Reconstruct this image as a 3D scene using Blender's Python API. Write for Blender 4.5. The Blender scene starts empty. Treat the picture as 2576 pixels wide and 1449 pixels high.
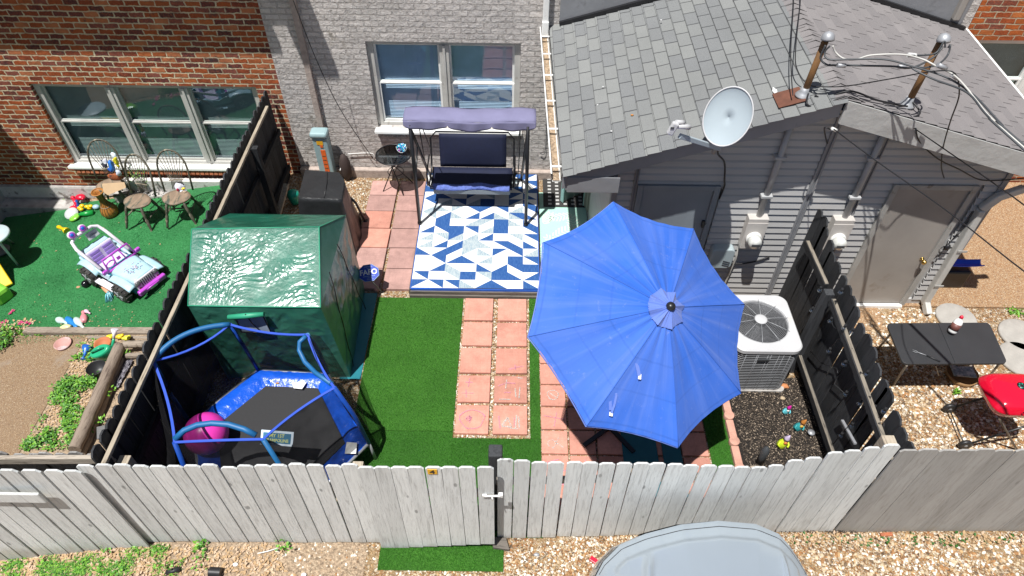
import bpy, math, random
from mathutils import Vector, Matrix, noise
random.seed(7)
R=random.random
def U(a,b): return a+(b-a)*R()
SC=bpy.context.scene; COL=SC.collection
# ---------------- camera
CH=7.2; TH=math.radians(43.4); RO=math.radians(0.8)
cam=bpy.data.cameras.new('camera'); cam.lens=24; cam.sensor_width=36; cam.clip_end=500
co=bpy.data.objects.new('camera',cam); COL.objects.link(co)
MC=(Matrix.Rotation(TH,4,'X')@Matrix.Rotation(RO,4,'Z'))
co.matrix_world=Matrix.Translation((0,0,CH))@MC
SC.camera=co
# ---------------- light
LX,LY=.20,.275
world=bpy.data.worlds.new('World'); SC.world=world; world.use_nodes=True
wn=world.node_tree.nodes; bg=wn['Background']
sky=wn.new('ShaderNodeTexSky'); sky.sky_type='NISHITA'; sky.sun_disc=False
sd=Vector((-LX,-LY,1)).normalized()
sky.sun_elevation=math.asin(sd.z); sky.sun_rotation=math.atan2(sd.x,sd.y)
sky.air_density=1.0; sky.dust_density=1.0
world.node_tree.links.new(sky.outputs[0],bg.inputs[0]); bg.inputs[1].default_value=0.05
sl=bpy.data.lights.new('sun','SUN'); sl.energy=5.0; sl.angle=math.radians(.53); sl.color=(1,.98,.94)
so=bpy.data.objects.new('sun',sl); COL.objects.link(so)
so.rotation_euler=(-sd).to_track_quat('-Z','Y').to_euler(); so.location=(-3,-4,12)
vs=SC.view_settings; vs.view_transform='Standard'; vs.look='None'; vs.gamma=1; vs.use_curve_mapping=False; vs.exposure=0.38
# ---------------- measured points -> world
S=2576/3072; F=24/36*2576
CR=dict(A=(0,0,2.415),B=(700,0,2.415),C=(1600,0,2.415),D=(2300,0,2.4145),E=(0,400,2.898),F=(0,900,2.898),T=(420,600,3.22),R=(420,900,2.7865),Q=(1040,520,3.019),U=(1560,560,1.685),L=(2200,850,2.543),Y=(2540,500,1.611),S=(1720,380,2.683),H=(0,1340,2.342),M=(1000,1300,2.576),N=(1700,1400,1.8776),G=(1040,740,7.246),V=(780,360,3.622),O=(1600,480,5.575),I=(600,280,3.45),J=(200,400,4.527),K=(2180,1100,4.529),P=(1340,860,2.898),X=(1600,1120,4.025),Z=(0,640,3.15),W=(2660,520,3.2937),a=(200,640,4.529),b=(200,960,7.246),c=(2740,1120,5.572),d=(1180,300,3.623),p=(0,0,1/S))
def ray(n,x,y):
    a,b,s=CR[n]; u=(a+x/s)*S; v=(b+y/s)*S
    return MC.to_3x3()@Vector(((u-1288)/F,-(v-724.5)/F,-1))
CO=Vector((0,0,CH))
def gp(n,x,y,z=0.): d=ray(n,x,y); return CO+d*((z-CH)/d.z)      # point at height z
def wp(n,x,y,Y): d=ray(n,x,y); return CO+d*(Y/d.y)               # point on the plane y=Y
def xp(n,x,y,X): d=ray(n,x,y); return CO+d*(X/d.x)               # point on the plane x=X
def gz(x): return max(-.9,min(0.,.17*(x+4.05)))                # the left lot lies lower
def gl(n,x,y,dz=0.):                                             # point on the sloping ground
    z=0.
    for _ in range(12): q=gp(n,x,y,z+dz); z=gz(q.x)
    return q
# ---------------- mesh builder
class MB:
    def __init__(s): s.v=[]; s.f=[]; s.m=[]; s.sm=[]
    def add(s,vs,fs,mi=0,sm=False):
        b=len(s.v); s.v+= [Vector(q) for q in vs]
        for f in fs: s.f.append([b+i for i in f]); s.m.append(mi); s.sm.append(sm)
        return s
    def box(s,c,d,rz=0,rx=0,ry=0,mi=0,rot=None):
        M=rot if rot is not None else (Matrix.Rotation(rz,3,'Z')@Matrix.Rotation(ry,3,'Y')@Matrix.Rotation(rx,3,'X'))
        c=Vector(c); h=[q/2 for q in d]
        vs=[c+M@Vector((x*h[0],y*h[1],z*h[2])) for z in(-1,1) for y in(-1,1) for x in(-1,1)]
        return s.add(vs,[(0,2,3,1),(4,5,7,6),(0,1,5,4),(2,6,7,3),(0,4,6,2),(1,3,7,5)],mi)
    def bx(s,x0,x1,y0,y1,z0,z1,mi=0): return s.box(((x0+x1)/2,(y0+y1)/2,(z0+z1)/2),(x1-x0,y1-y0,z1-z0),mi=mi)
    def beam(s,p,q,w,h,mi=0,up=(0,0,1)):
        p=Vector(p);q=Vector(q);d=(q-p);L=d.length;d.normalize();u=Vector(up)
        if abs(d.dot(u))>.98: u=Vector((0,1,0))
        sx=d.cross(u).normalized();uz=sx.cross(d)
        M=Matrix((d,sx,uz)).transposed()
        return s.box((p+q)/2,(L,w,h),rot=M,mi=mi)
    def tube(s,pts,r,n=8,mi=0,cap=True,closed=False,sm=True):
        pts=[Vector(p) for p in pts]; N=len(pts)
        rr=r if isinstance(r,(list,tuple)) else [r]*N
        b=len(s.v); prev=None
        for i,p in enumerate(pts):
            if closed: t=pts[(i+1)%N]-pts[i-1]
            else: t=pts[min(i+1,N-1)]-pts[max(i-1,0)]
            if t.length<1e-9: t=Vector((0,0,1))
            t.normalize()
            if prev is None:
                a=Vector((0,0,1)) if abs(t.z)<.9 else Vector((1,0,0)); x=t.cross(a).normalized()
            else:
                x=prev-t*prev.dot(t)
                if x.length<1e-6: x=t.orthogonal()
                x.normalize()
            prev=x; y=t.cross(x)
            for k in range(n):
                a=2*math.pi*k/n; s.v.append(p+(x*math.cos(a)+y*math.sin(a))*rr[i])
        for i in range(N if closed else N-1):
            j=(i+1)%N
            for k in range(n):
                s.f.append([b+i*n+k,b+i*n+(k+1)%n,b+j*n+(k+1)%n,b+j*n+k]); s.m.append(mi); s.sm.append(sm)
        if cap and not closed:
            s.f.append([b+k for k in range(n)][::-1]);s.m.append(mi);s.sm.append(False)
            s.f.append([b+(N-1)*n+k for k in range(n)]);s.m.append(mi);s.sm.append(False)
        return s
    def lathe(s,prof,c=(0,0,0),n=24,M=None,mi=0,sm=True):
        c=Vector(c); M=M or Matrix.Identity(3); b=len(s.v)
        for r,z in prof:
            for k in range(n):
                a=2*math.pi*k/n; s.v.append(c+M@Vector((r*math.cos(a),r*math.sin(a),z)))
        for i in range(len(prof)-1):
            for k in range(n):
                s.f.append([b+i*n+k,b+i*n+(k+1)%n,b+(i+1)*n+(k+1)%n,b+(i+1)*n+k]);s.m.append(mi);s.sm.append(sm)
        for i,rev in((0,True),(len(prof)-1,False)):
            if prof[i][0]>1e-4:
                f=[b+i*n+k for k in range(n)]; s.f.append(f[::-1] if rev else f);s.m.append(mi);s.sm.append(False)
        return s
    def ell(s,c,r,n=16,m=10,M=None,mi=0):
        if isinstance(r,(int,float)): r=(r,r,r)
        M=M or Matrix.Identity(3); c=Vector(c); b=len(s.v)
        for i in range(m+1):
            t=math.pi*i/m
            for k in range(n):
                a=2*math.pi*k/n
                s.v.append(c+M@Vector((r[0]*math.sin(t)*math.cos(a),r[1]*math.sin(t)*math.sin(a),-r[2]*math.cos(t))))
        for i in range(m):
            for k in range(n):
                s.f.append([b+i*n+k,b+i*n+(k+1)%n,b+(i+1)*n+(k+1)%n,b+(i+1)*n+k]);s.m.append(mi);s.sm.append(True)
        return s
    def prism(s,poly,d,mi=0):      # poly: list of 3D points, d: extrude vector
        n=len(poly); d=Vector(d); b=len(s.v)
        s.v+=[Vector(p) for p in poly]+[Vector(p)+d for p in poly]
        s.f.append([b+i for i in range(n)][::-1]);s.m.append(mi);s.sm.append(False)
        s.f.append([b+n+i for i in range(n)]);s.m.append(mi);s.sm.append(False)
        for i in range(n):
            j=(i+1)%n; s.f.append([b+i,b+j,b+n+j,b+n+i]);s.m.append(mi);s.sm.append(False)
        return s
    def grid(s,fn,nu,nv,mi=0,sm=True,thick=None):
        b=len(s.v)
        for j in range(nv+1):
            for i in range(nu+1): s.v.append(Vector(fn(i/nu,j/nv)))
        for j in range(nv):
            for i in range(nu):
                k=b+j*(nu+1)+i; s.f.append([k,k+1,k+nu+2,k+nu+1]); s.m.append(mi); s.sm.append(sm)
        return s
def root_of(o):
    while o.parent: o=o.parent
    return o
def mk(name,mb,mats,parent=None,bevel=0,solid=0,subd=0,label=None):
    me=bpy.data.meshes.new(name)
    if parent is not None: org=root_of(parent).location.copy()
    else:
        xs=[v.x for v in mb.v];ys=[v.y for v in mb.v];zs=[v.z for v in mb.v]
        org=Vector(((min(xs)+max(xs))/2,(min(ys)+max(ys))/2,min(zs)))
    me.from_pydata([tuple(v-org) for v in mb.v],[],mb.f)
    if not isinstance(mats,(list,tuple)): mats=[mats]
    for m in mats: me.materials.append(m)
    me.polygons.foreach_set('material_index',mb.m); me.polygons.foreach_set('use_smooth',mb.sm)
    me.update()
    import bmesh
    bm=bmesh.new(); bm.from_mesh(me); bmesh.ops.recalc_face_normals(bm,faces=bm.faces) if len(mb.f)<60000 and solid==0 else None; bm.to_mesh(me); bm.free()
    o=bpy.data.objects.new(name,me); COL.objects.link(o)
    if parent is not None: o.parent=parent
    else: o.location=org
    if bevel:
        b=o.modifiers.new('bevel','BEVEL'); b.width=bevel; b.segments=2; b.limit_method='ANGLE'; b.angle_limit=.6
    if solid:
        b=o.modifiers.new('solid','SOLIDIFY'); b.thickness=solid; b.offset=0
    if subd:
        b=o.modifiers.new('sub','SUBSURF'); b.levels=subd; b.render_levels=subd
    if label: o['label']=label
    return o
def tag(o,label,cat,group=None):
    o['label']=label; o['category']=cat
    if group: o['group']=group
    return o
def thing(name,label,cat,loc,group=None):
    o=bpy.data.objects.new(name,None); o.empty_display_size=.1; COL.objects.link(o); o.location=loc
    return tag(o,label,cat,group)
def struct(name,mb,m,**k):
    o=mk(name,mb,m,**k); o['kind']='structure'; return o
def stuff(name,mb,m,label,cat,**k):
    o=mk(name,mb,m,**k); o['kind']='stuff'; o['label']=label; o['category']=cat; return o
def copytree(o,parent=None):
    c=o.copy(); COL.objects.link(c); c.parent=parent
    for ch in list(o.children): copytree(ch,c)
    return c
# ---------------- materials
def nt(name):
    m=bpy.data.materials.new(name); m.use_nodes=True; t=m.node_tree; return m,t,t.nodes,t.links,t.nodes['Principled BSDF']
def N(t,k,**p):
    n=t.nodes.new(k)
    for a,b in p.items():
        if a.startswith('i_'):
            n.inputs[a[2:]].default_value=b
        else: setattr(n,a,b)
    return n
def ramp(t,fac,stops,interp='LINEAR'):
    r=t.nodes.new('ShaderNodeValToRGB'); e=r.color_ramp.elements; r.color_ramp.interpolation=interp
    while len(e)<len(stops): e.new(.5)
    for i,(p,c) in enumerate(stops):
        e[i].position=p; e[i].color=(c[0],c[1],c[2],1) if not isinstance(c,(int,float)) else (c,c,c,1)
    t.links.new(fac,r.inputs[0]); return r.outputs[0]
def mixc(t,fac,a,b,mode='MIX'):
    n=t.nodes.new('ShaderNodeMix'); n.data_type='RGBA'; n.blend_type=mode
    for s,v in((0,fac),(6,a),(7,b)):
        if hasattr(v,'is_linked') or hasattr(v,'links'): t.links.new(v,n.inputs[s])
        else: n.inputs[s].default_value=v if isinstance(v,(int,float)) else (v[0],v[1],v[2],1)
    return n.outputs[2]
def mth(t,op,a,b=None,c=None):
    n=t.nodes.new('ShaderNodeMath'); n.operation=op
    for i,v in enumerate((a,b,c)):
        if v is None: continue
        if isinstance(v,(int,float)): n.inputs[i].default_value=v
        else: t.links.new(v,n.inputs[i])
    return n.outputs[0]
def coords(t,scale=(1,1,1),rot=(0,0,0),geo=True):
    m=t.nodes.new('ShaderNodeMapping'); m.inputs['Scale'].default_value=scale; m.inputs['Rotation'].default_value=rot
    if geo: g=t.nodes.new('ShaderNodeNewGeometry'); t.links.new(g.outputs['Position'],m.inputs[0])
    else: g=t.nodes.new('ShaderNodeTexCoord'); t.links.new(g.outputs['Object'],m.inputs[0])
    return m.outputs[0]
def noi(t,v,sc,det=4,rough=.55,dist=0):
    n=t.nodes.new('ShaderNodeTexNoise'); n.inputs['Scale'].default_value=sc; n.inputs['Detail'].default_value=det; n.inputs['Roughness'].default_value=rough; n.inputs['Distortion'].default_value=dist
    if v is not None: t.links.new(v,n.inputs['Vector'])
    return n
def vor(t,v,sc,feat='F1',rnd=1):
    n=t.nodes.new('ShaderNodeTexVoronoi'); n.feature=feat; n.inputs['Scale'].default_value=sc; n.inputs['Randomness'].default_value=rnd
    t.links.new(v,n.inputs['Vector']); return n
def bump(t,h,strength=.5,dist=.01,prev=None):
    b=t.nodes.new('ShaderNodeBump'); b.inputs['Strength'].default_value=strength; b.inputs['Distance'].default_value=dist
    t.links.new(h,b.inputs['Height'])
    if prev is not None: t.links.new(prev,b.inputs['Normal'])
    return b.outputs[0]
def mat(name,col,rough=.6,var=.12,sc=6,bmp=.15,bsc=80,bd=.004,metal=0,stretch=(1,1,1),col2=None,f2=.5,sc2=3,spec=.5,obrand=0,coat=0,geo=False,trans=0):
    m,t,n,l,b=nt(name)
    v=coords(t,stretch,geo=geo)
    nn=noi(t,v,sc,5)
    lo=[max(0,c*(1-var)) for c in col]; hi=[min(1,c*(1+var)) for c in col]
    c=ramp(t,nn.outputs[0],[(.3,lo),(.7,hi)])
    if col2 is not None:
        n2=noi(t,v,sc2,6,.65); f=ramp(t,n2.outputs[0],[(f2,0.),(min(1,f2+.08),1.)]); c=mixc(t,f,c,col2)
    if obrand:
        oi=t.nodes.new('ShaderNodeObjectInfo'); k=mth(t,'MULTIPLY_ADD',oi.outputs['Random'],obrand*2,1-obrand)
        g=t.nodes.new('ShaderNodeCombineColor'); [l.new(k,g.inputs[i]) for i in range(3)]
        c=mixc(t,1.,c,g.outputs[0],'MULTIPLY')
    l.new(c,b.inputs['Base Color']); b.inputs['Roughness'].default_value=rough; b.inputs['Metallic'].default_value=metal
    b.inputs['Specular IOR Level'].default_value=spec; b.inputs['Coat Weight'].default_value=coat
    if bmp:
        nb=noi(t,v,bsc,4); l.new(bump(t,nb.outputs[0],bmp,bd),b.inputs['Normal'])
    return m
def plain(name,col,rough=.4,metal=0,spec=.5,coat=0): return mat(name,col,rough,var=.08,sc=9,bmp=.05,bsc=60,bd=.002,metal=metal,spec=spec,coat=coat)
def brickmat(name,c1,c2,mortar,msize=.010,bw=.215,rh=.0855,bs=1.,dist=.02,blot=None,mfac=1,paint=False,bd=.016,pal=None):
    m,t,n,l,b=nt(name)
    g=t.nodes.new('ShaderNodeNewGeometry'); sp=t.nodes.new('ShaderNodeSeparateXYZ'); l.new(g.outputs['Position'],sp.inputs[0])
    cb=t.nodes.new('ShaderNodeCombineXYZ'); l.new(sp.outputs['X'],cb.inputs[0]); l.new(sp.outputs['Z'],cb.inputs[1])
    nd=noi(t,cb.outputs[0],11,4,.65); sub=t.nodes.new('ShaderNodeVectorMath'); sub.operation='MULTIPLY_ADD'
    l.new(nd.outputs['Color'],sub.inputs[0]); sub.inputs[1].default_value=(dist*1.3,dist,0); l.new(cb.outputs[0],sub.inputs[2])
    br=t.nodes.new('ShaderNodeTexBrick'); l.new(sub.outputs[0],br.inputs['Vector']); br.inputs['Scale'].default_value=1
    br.inputs['Color1'].default_value=(*c1,1); br.inputs['Color2'].default_value=(*c2,1); br.inputs['Mortar'].default_value=(*mortar,1)
    br.inputs['Mortar Size'].default_value=msize; br.inputs['Brick Width'].default_value=bw; br.inputs['Row Height'].default_value=rh; br.inputs['Mortar Smooth'].default_value=.35; br.inputs['Bias'].default_value=-.1
    nn=noi(t,g.outputs['Position'],3,6,.7); n3=noi(t,g.outputs['Position'],45,4,.7)
    s2=t.nodes.new('ShaderNodeSeparateXYZ'); l.new(sub.outputs[0],s2.inputs[0]); rw=mth(t,'FLOOR',mth(t,'DIVIDE',s2.outputs[1],rh)); par=mth(t,'SUBTRACT',1,mth(t,'FLOORED_MODULO',rw,2.))
    bn=mth(t,'FLOOR',mth(t,'ADD',mth(t,'DIVIDE',s2.outputs[0],bw),mth(t,'MULTIPLY',par,.5))); cv=t.nodes.new('ShaderNodeCombineXYZ'); l.new(rw,cv.inputs[0]); l.new(bn,cv.inputs[1]); wz=t.nodes.new('ShaderNodeTexWhiteNoise'); l.new(cv.outputs[0],wz.inputs[0])
    if pal: bc=ramp(t,wz.outputs[0],[(i/len(pal),q) for i,q in enumerate(pal)],'CONSTANT')
    else: bc=mixc(t,wz.outputs[0],c1,c2)
    c=mixc(t,ramp(t,nn.outputs[0],[(.35,0.),(.75,.55)]),bc,[x*.6 for x in c2])
    c=mixc(t,ramp(t,n3.outputs[0],[(.45,0.),(.8,.5)]),c,[min(1,x*1.7) for x in c1])
    if blot: c=mixc(t,ramp(t,noi(t,g.outputs['Position'],2.2,5,.75).outputs[0],[(.60,0.),(.68,.8)]),c,blot)
    mv=noi(t,g.outputs['Position'],5,5,.7); c=mixc(t,mth(t,'MULTIPLY',br.outputs['Fac'],ramp(t,mv.outputs[0],[(.33,mfac*.35),(.55,mfac)])),c,mortar)
    c=mixc(t,ramp(t,noi(t,g.outputs['Position'],.9,5,.7).outputs[0],[(.4,0.),(.75,.35)]),c,[x*.5 for x in c2])
    l.new(c,b.inputs['Base Color']); b.inputs['Roughness'].default_value=.85; b.inputs['Specular IOR Level'].default_value=.25
    inv=mth(t,'SUBTRACT',1,br.outputs['Fac']); h=mth(t,'MULTIPLY_ADD',n3.outputs[0],.3,mth(t,'MULTIPLY',inv,1.6))
    h=mth(t,'MULTIPLY_ADD',noi(t,g.outputs['Position'],16,3).outputs[0],.55,h)
    l.new(bump(t,h,bs,bd),b.inputs['Normal'])
    return m
def pebble(name,cols,sc=38,bs=1,bd=.02,dirt=None,dsc=1.2,dth=.58,gap=.25):
    m,t,n,l,b=nt(name); v=coords(t)
    a=vor(t,v,sc); a2=vor(t,v,sc*2.3)
    sp=t.nodes.new('ShaderNodeSeparateColor'); l.new(a.outputs['Color'],sp.inputs[0]); sq=t.nodes.new('ShaderNodeSeparateColor'); l.new(a2.outputs['Color'],sq.inputs[0])
    k=len(cols); c=ramp(t,sp.outputs[0],[(i/k,cc) for i,cc in enumerate(cols)],'CONSTANT')
    c2=ramp(t,sq.outputs[0],[(i/k,cc) for i,cc in enumerate(cols[::-1])],'CONSTANT')
    c=mixc(t,ramp(t,noi(t,v,30,2).outputs[0],[(.45,0.),(.55,1.)]),c,c2)
    sh=ramp(t,a.outputs['Distance'],[(.35,1.),(.75,1-gap)]); c=mixc(t,1.,c,sh,'MULTIPLY')
    big=noi(t,v,dsc,6,.7)
    if dirt is not None: c=mixc(t,ramp(t,big.outputs[0],[(dth,0.),(dth+.12,.85)]),c,dirt)
    l.new(c,b.inputs['Base Color']); b.inputs['Roughness'].default_value=.75
    h=mth(t,'SUBTRACT',1,a.outputs['Distance']); h=mth(t,'MULTIPLY_ADD',mth(t,'SUBTRACT',1,a2.outputs['Distance']),.4,h)
    l.new(bump(t,h,bs,bd),b.inputs['Normal'])
    return m
def turf(name,c1,c2,sc=140,bd=.02,patch=.35):
    m,t,n,l,b=nt(name); v=coords(t); v2=coords(t,(1,.45,1))
    a=noi(t,v2,sc,4,.7); g=noi(t,v,1.6,5,.6); f=noi(t,v,sc*.35,3,.6)
    c=ramp(t,a.outputs[0],[(.3,c1),(.52,[(x+y)/2 for x,y in zip(c1,c2)]),(.7,c2)])
    c=mixc(t,ramp(t,g.outputs[0],[(.35,0.),(.7,patch)]),c,[x*.6 for x in c1])
    c=mixc(t,ramp(t,f.outputs[0],[(.6,0.),(.75,.35)]),c,[min(1,x*1.4+.02) for x in c2])
    l.new(c,b.inputs['Base Color']); b.inputs['Roughness'].default_value=.55; b.inputs['Specular IOR Level'].default_value=.3
    h=mth(t,'ADD',a.outputs[0],f.outputs[0]); l.new(bump(t,h,1,bd),b.inputs['Normal'])
    return m
def wood(name,col,dark,rough=.75,ax='z',sc=1,kn=.5,obrand=.1,bs=.5,spec=.25,dirt=False):
    st={'z':(14,14,1.1),'x':(1.1,14,14),'y':(14,1.1,14)}[ax]
    m,t,n,l,b=nt(name); v=coords(t,tuple(q*sc for q in st)); 
    oi=t.nodes.new('ShaderNodeObjectInfo'); av=t.nodes.new('ShaderNodeVectorMath'); av.operation='ADD'; l.new(v,av.inputs[0])
    cc=t.nodes.new('ShaderNodeCombineXYZ'); k=mth(t,'MULTIPLY',oi.outputs['Random'],37.); [l.new(k,cc.inputs[i]) for i in range(3)]
    l.new(cc.outputs[0],av.inputs[1]); v=av.outputs[0]
    a=noi(t,v,3,6,.7,.6); f=noi(t,v,14,3,.6); g=noi(t,coords(t),1.5,4)
    c=ramp(t,a.outputs[0],[(.32,dark),(.5,col),(.75,[min(1,x*1.1) for x in col])])
    vk=vor(t,coords(t,{'z':(5,5,2.2),'x':(2.2,5,5),'y':(5,2.2,5)}[ax]),1.1)
    c=mixc(t,ramp(t,vk.outputs['Distance'],[(.06,kn),(.11,0.)]),c,[x*.35 for x in dark])
    c=mixc(t,ramp(t,g.outputs[0],[(.35,.0),(.8,.35)]),c,dark)
    if dirt:
        gp_=t.nodes.new('ShaderNodeNewGeometry'); sz=t.nodes.new('ShaderNodeSeparateXYZ'); l.new(gp_.outputs['Position'],sz.inputs[0])
        hz=mth(t,'ADD',mth(t,'MULTIPLY',sz.outputs['Z'],-4.),mth(t,'MULTIPLY',noi(t,coords(t,(9,9,3)),1,4,.7).outputs[0],1.8)); c=mixc(t,ramp(t,hz,[(.35,0.),(1.,.45)]),c,(.34,.29,.21))
    kk=mth(t,'MULTIPLY_ADD',oi.outputs['Random'],obrand*2,1-obrand); gg=t.nodes.new('ShaderNodeCombineColor'); [l.new(kk,gg.inputs[i]) for i in range(3)]
    c=mixc(t,1.,c,gg.outputs[0],'MULTIPLY')
    l.new(c,b.inputs['Base Color']); b.inputs['Roughness'].default_value=rough; b.inputs['Specular IOR Level'].default_value=spec
    l.new(bump(t,mth(t,'ADD',a.outputs[0],f.outputs[0]),bs,.006),b.inputs['Normal'])
    return m
def netmat(name,col=(.012,.012,.014),dens=.62):
    m,t,n,l,b=nt(name); out=t.nodes['Material Output']; b.inputs['Base Color'].default_value=(*col,1); b.inputs['Roughness'].default_value=.8
    b.inputs['Specular IOR Level'].default_value=.15
    tr=t.nodes.new('ShaderNodeBsdfTransparent'); mx=t.nodes.new('ShaderNodeMixShader')
    v=coords(t); w=noi(t,v,5,3); k=ramp(t,w.outputs[0],[(.3,dens-.12),(.7,dens+.12)]); l.new(k,mx.inputs[0])
    l.new(tr.outputs[0],mx.inputs[1]); l.new(b.outputs[0],mx.inputs[2]); l.new(mx.outputs[0],out.inputs[0]); return m
def glassmat(name,tint=(1,1,1),refl=.35):
    m,t,n,l,b=nt(name); out=t.nodes['Material Output']
    tr=t.nodes.new('ShaderNodeBsdfTransparent'); tr.inputs[0].default_value=(*tint,1)
    gl_=t.nodes.new('ShaderNodeBsdfGlossy'); gl_.inputs['Roughness'].default_value=.015; gl_.inputs[0].default_value=(.8,.9,1,1)
    mx=t.nodes.new('ShaderNodeMixShader'); mx.inputs[0].default_value=refl
    l.new(bump(t,noi(t,coords(t),3,2).outputs[0],.05,.01),gl_.inputs['Normal'])
    l.new(tr.outputs[0],mx.inputs[1]); l.new(gl_.outputs[0],mx.inputs[2]); l.new(mx.outputs[0],out.inputs[0]); return m
def shinglemat(name,c1,c2,dark,sx=1,slot=.055,edge=.5):
    # tabs .34 m long in .18 m courses, slots between tabs, each tab its own shade
    m,t,n,l,b=nt(name); g=t.nodes.new('ShaderNodeNewGeometry'); sp=t.nodes.new('ShaderNodeSeparateXYZ'); l.new(g.outputs['Position'],sp.inputs[0])
    q=mth(t,'DIVIDE',mth(t,'MULTIPLY',mth(t,'SUBTRACT',sp.outputs['X'],3.44),1.07),.1644); row=mth(t,'FLOOR',q); fr=mth(t,'FRACT',q)
    yy=mth(t,'ADD',mth(t,'DIVIDE',sp.outputs['Y'],.295),mth(t,'MULTIPLY',row,.5)); wob=noi(t,g.outputs['Position'],4,2); yy=mth(t,'ADD',yy,mth(t,'MULTIPLY',wob.outputs[0],.06)); cell=mth(t,'FLOOR',yy); fy_=mth(t,'FRACT',yy)
    cb=t.nodes.new('ShaderNodeCombineXYZ'); l.new(row,cb.inputs[0]); l.new(cell,cb.inputs[1]); wn_=t.nodes.new('ShaderNodeTexWhiteNoise'); l.new(cb.outputs[0],wn_.inputs[0])
    c=ramp(t,wn_.outputs[0],[(.0,c2),(.35,c2),(.65,c1),(1,[x*1.08 for x in c1])])
    a=noi(t,g.outputs['Position'],150,3,.8); bnn=noi(t,g.outputs['Position'],1.3,4)
    c=mixc(t,ramp(t,a.outputs[0],[(.35,0.),(.7,.5)]),c,[min(1,x*1.7) for x in c1]); c=mixc(t,ramp(t,a.outputs[0],[(.2,.6),(.42,0.)]),c,dark)
    c=mixc(t,ramp(t,bnn.outputs[0],[(.35,0.),(.75,.3)]),c,[x*.65 for x in c1])
    sl_=mth(t,'LESS_THAN',fy_,slot); sl_=mth(t,'MULTIPLY',sl_,mth(t,'GREATER_THAN',fr,.0) if edge>.2 else mth(t,'LESS_THAN',mth(t,'ABSOLUTE',mth(t,'SUBTRACT',fr,.5)),.36))
    ed=mth(t,'MULTIPLY',mth(t,'LESS_THAN',fr,.045),edge); k=mth(t,'MAXIMUM',sl_,ed)
    c=mixc(t,mth(t,'MULTIPLY',k,.72),c,dark)
    l.new(c,b.inputs['Base Color']); b.inputs['Roughness'].default_value=.9; b.inputs['Specular IOR Level'].default_value=.2
    h=mth(t,'MULTIPLY_ADD',mth(t,'SUBTRACT',1,k),1.2,mth(t,'MULTIPLY',a.outputs[0],.5))
    l.new(bump(t,h,.8,.008),b.inputs['Normal']); return m
M={}
M['brick']=brickmat('red brick',(.46,.11,.035),(.13,.03,.025),(.72,.63,.44),.012,mfac=.95,bs=1,dist=.045,blot=(.05,.045,.05),pal=[(.42,.10,.03),(.20,.05,.03),(.50,.15,.05),(.13,.045,.045),(.34,.08,.03),(.26,.09,.07),(.44,.12,.04),(.09,.04,.04),(.30,.07,.03),(.55,.20,.09)])
M['brick2']=brickmat('orange brick',(.45,.11,.03),(.24,.06,.03),(.52,.45,.32),.010,bs=1,dist=.04,pal=[(.50,.13,.03),(.30,.08,.04),(.45,.12,.03),(.22,.08,.06),(.52,.17,.05),(.38,.09,.03)])
M['gbrick']=brickmat('painted brick',(.68,.625,.585),(.52,.48,.45),(.42,.385,.36),.011,bs=1.,dist=.045,mfac=.6,bd=.028,blot=(.27,.24,.2))
M['soldier']=mat('brick sill',(.40,.13,.06),.85,.35,sc=14,bmp=.8,bsc=30,bd=.01)
M['gsill']=mat('painted brick sill',(.40,.33,.29),.85,.2,sc=14,bmp=.8,bsc=30,bd=.01)
M['found']=mat('foundation concrete',(.40,.38,.36),.9,.3,sc=5,bmp=.8,bsc=18,bd=.02,col2=(.16,.14,.13),f2=.56,geo=True)
M['wpaint']=mat('flaking white paint',(.62,.60,.58),.8,.12,sc=6,bmp=.6,bsc=25,bd=.01,col2=(.25,.22,.2),f2=.57,sc2=6,geo=True)
M['frame']=mat('window frame paint',(.50,.49,.46),.5,.1,sc=4,bmp=.1,col2=(.36,.34,.31),f2=.62,sc2=7)
M['white']=mat('white vinyl',(.78,.78,.76),.4,.06,sc=4,bmp=.05,col2=(.6,.58,.54),f2=.66,sc2=5)
M['glass']=glassmat('window glass',(.9,.97,.97),.11)
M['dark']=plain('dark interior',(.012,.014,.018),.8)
M['black']=mat('black metal',(.012,.012,.014),.35,.2)
M['blackp']=mat('black plastic',(.02,.02,.022),.45,.2)
M['shL']=shinglemat('grey shingle',(.185,.19,.187),(.145,.15,.156),(.03,.03,.035))
M['shR']=shinglemat('brown grey shingle',(.195,.182,.182),(.165,.155,.157),(.035,.032,.032),slot=.05,edge=.08)
M['siding']=mat('grey vinyl siding',(.44,.435,.43),.5,.07,sc=2,bmp=.1,bsc=40,stretch=(.3,1,6),col2=(.37,.36,.35),f2=.62)
M['fascia']=mat('grey metal fascia',(.24,.245,.26),.45,.12,sc=2,bmp=.3,bsc=6,bd=.02,col2=(.18,.18,.19),f2=.6)
M['fascia2']=mat('beige metal fascia',(.42,.42,.41),.42,.12,sc=2,bmp=.5,bsc=4,bd=.03)
M['tan']=mat('beige painted door',(.30,.275,.25),.55,.1,sc=2,bmp=.15,col2=(.25,.22,.19),f2=.6)
M['bluegrey']=mat('blue grey painted door',(.21,.24,.27),.55,.1,sc=2,bmp=.15)
M['trim']=mat('weathered grey trim',(.34,.33,.31),.6,.15,sc=5,bmp=.3,col2=(.2,.18,.15),f2=.6,sc2=9)
M['pipe']=mat('grey painted conduit',(.40,.405,.41),.45,.1,sc=4)
M['galv']=mat('galvanised metal',(.36,.37,.39),.5,.15,sc=6,metal=.35)
M['rust']=mat('rusty mast pipe',(.20,.10,.035),.65,.4,sc=7,bmp=.3,stretch=(1,1,.4),col2=(.06,.035,.02),f2=.56,sc2=5)
M['rustp']=mat('rusty flashing plate',(.13,.05,.03),.7,.3,sc=9)
M['meter']=mat('beige meter box',(.50,.47,.44),.5,.08)
M['clear']=glassmat('clear glass',(.95,.97,.97),.25)
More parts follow.
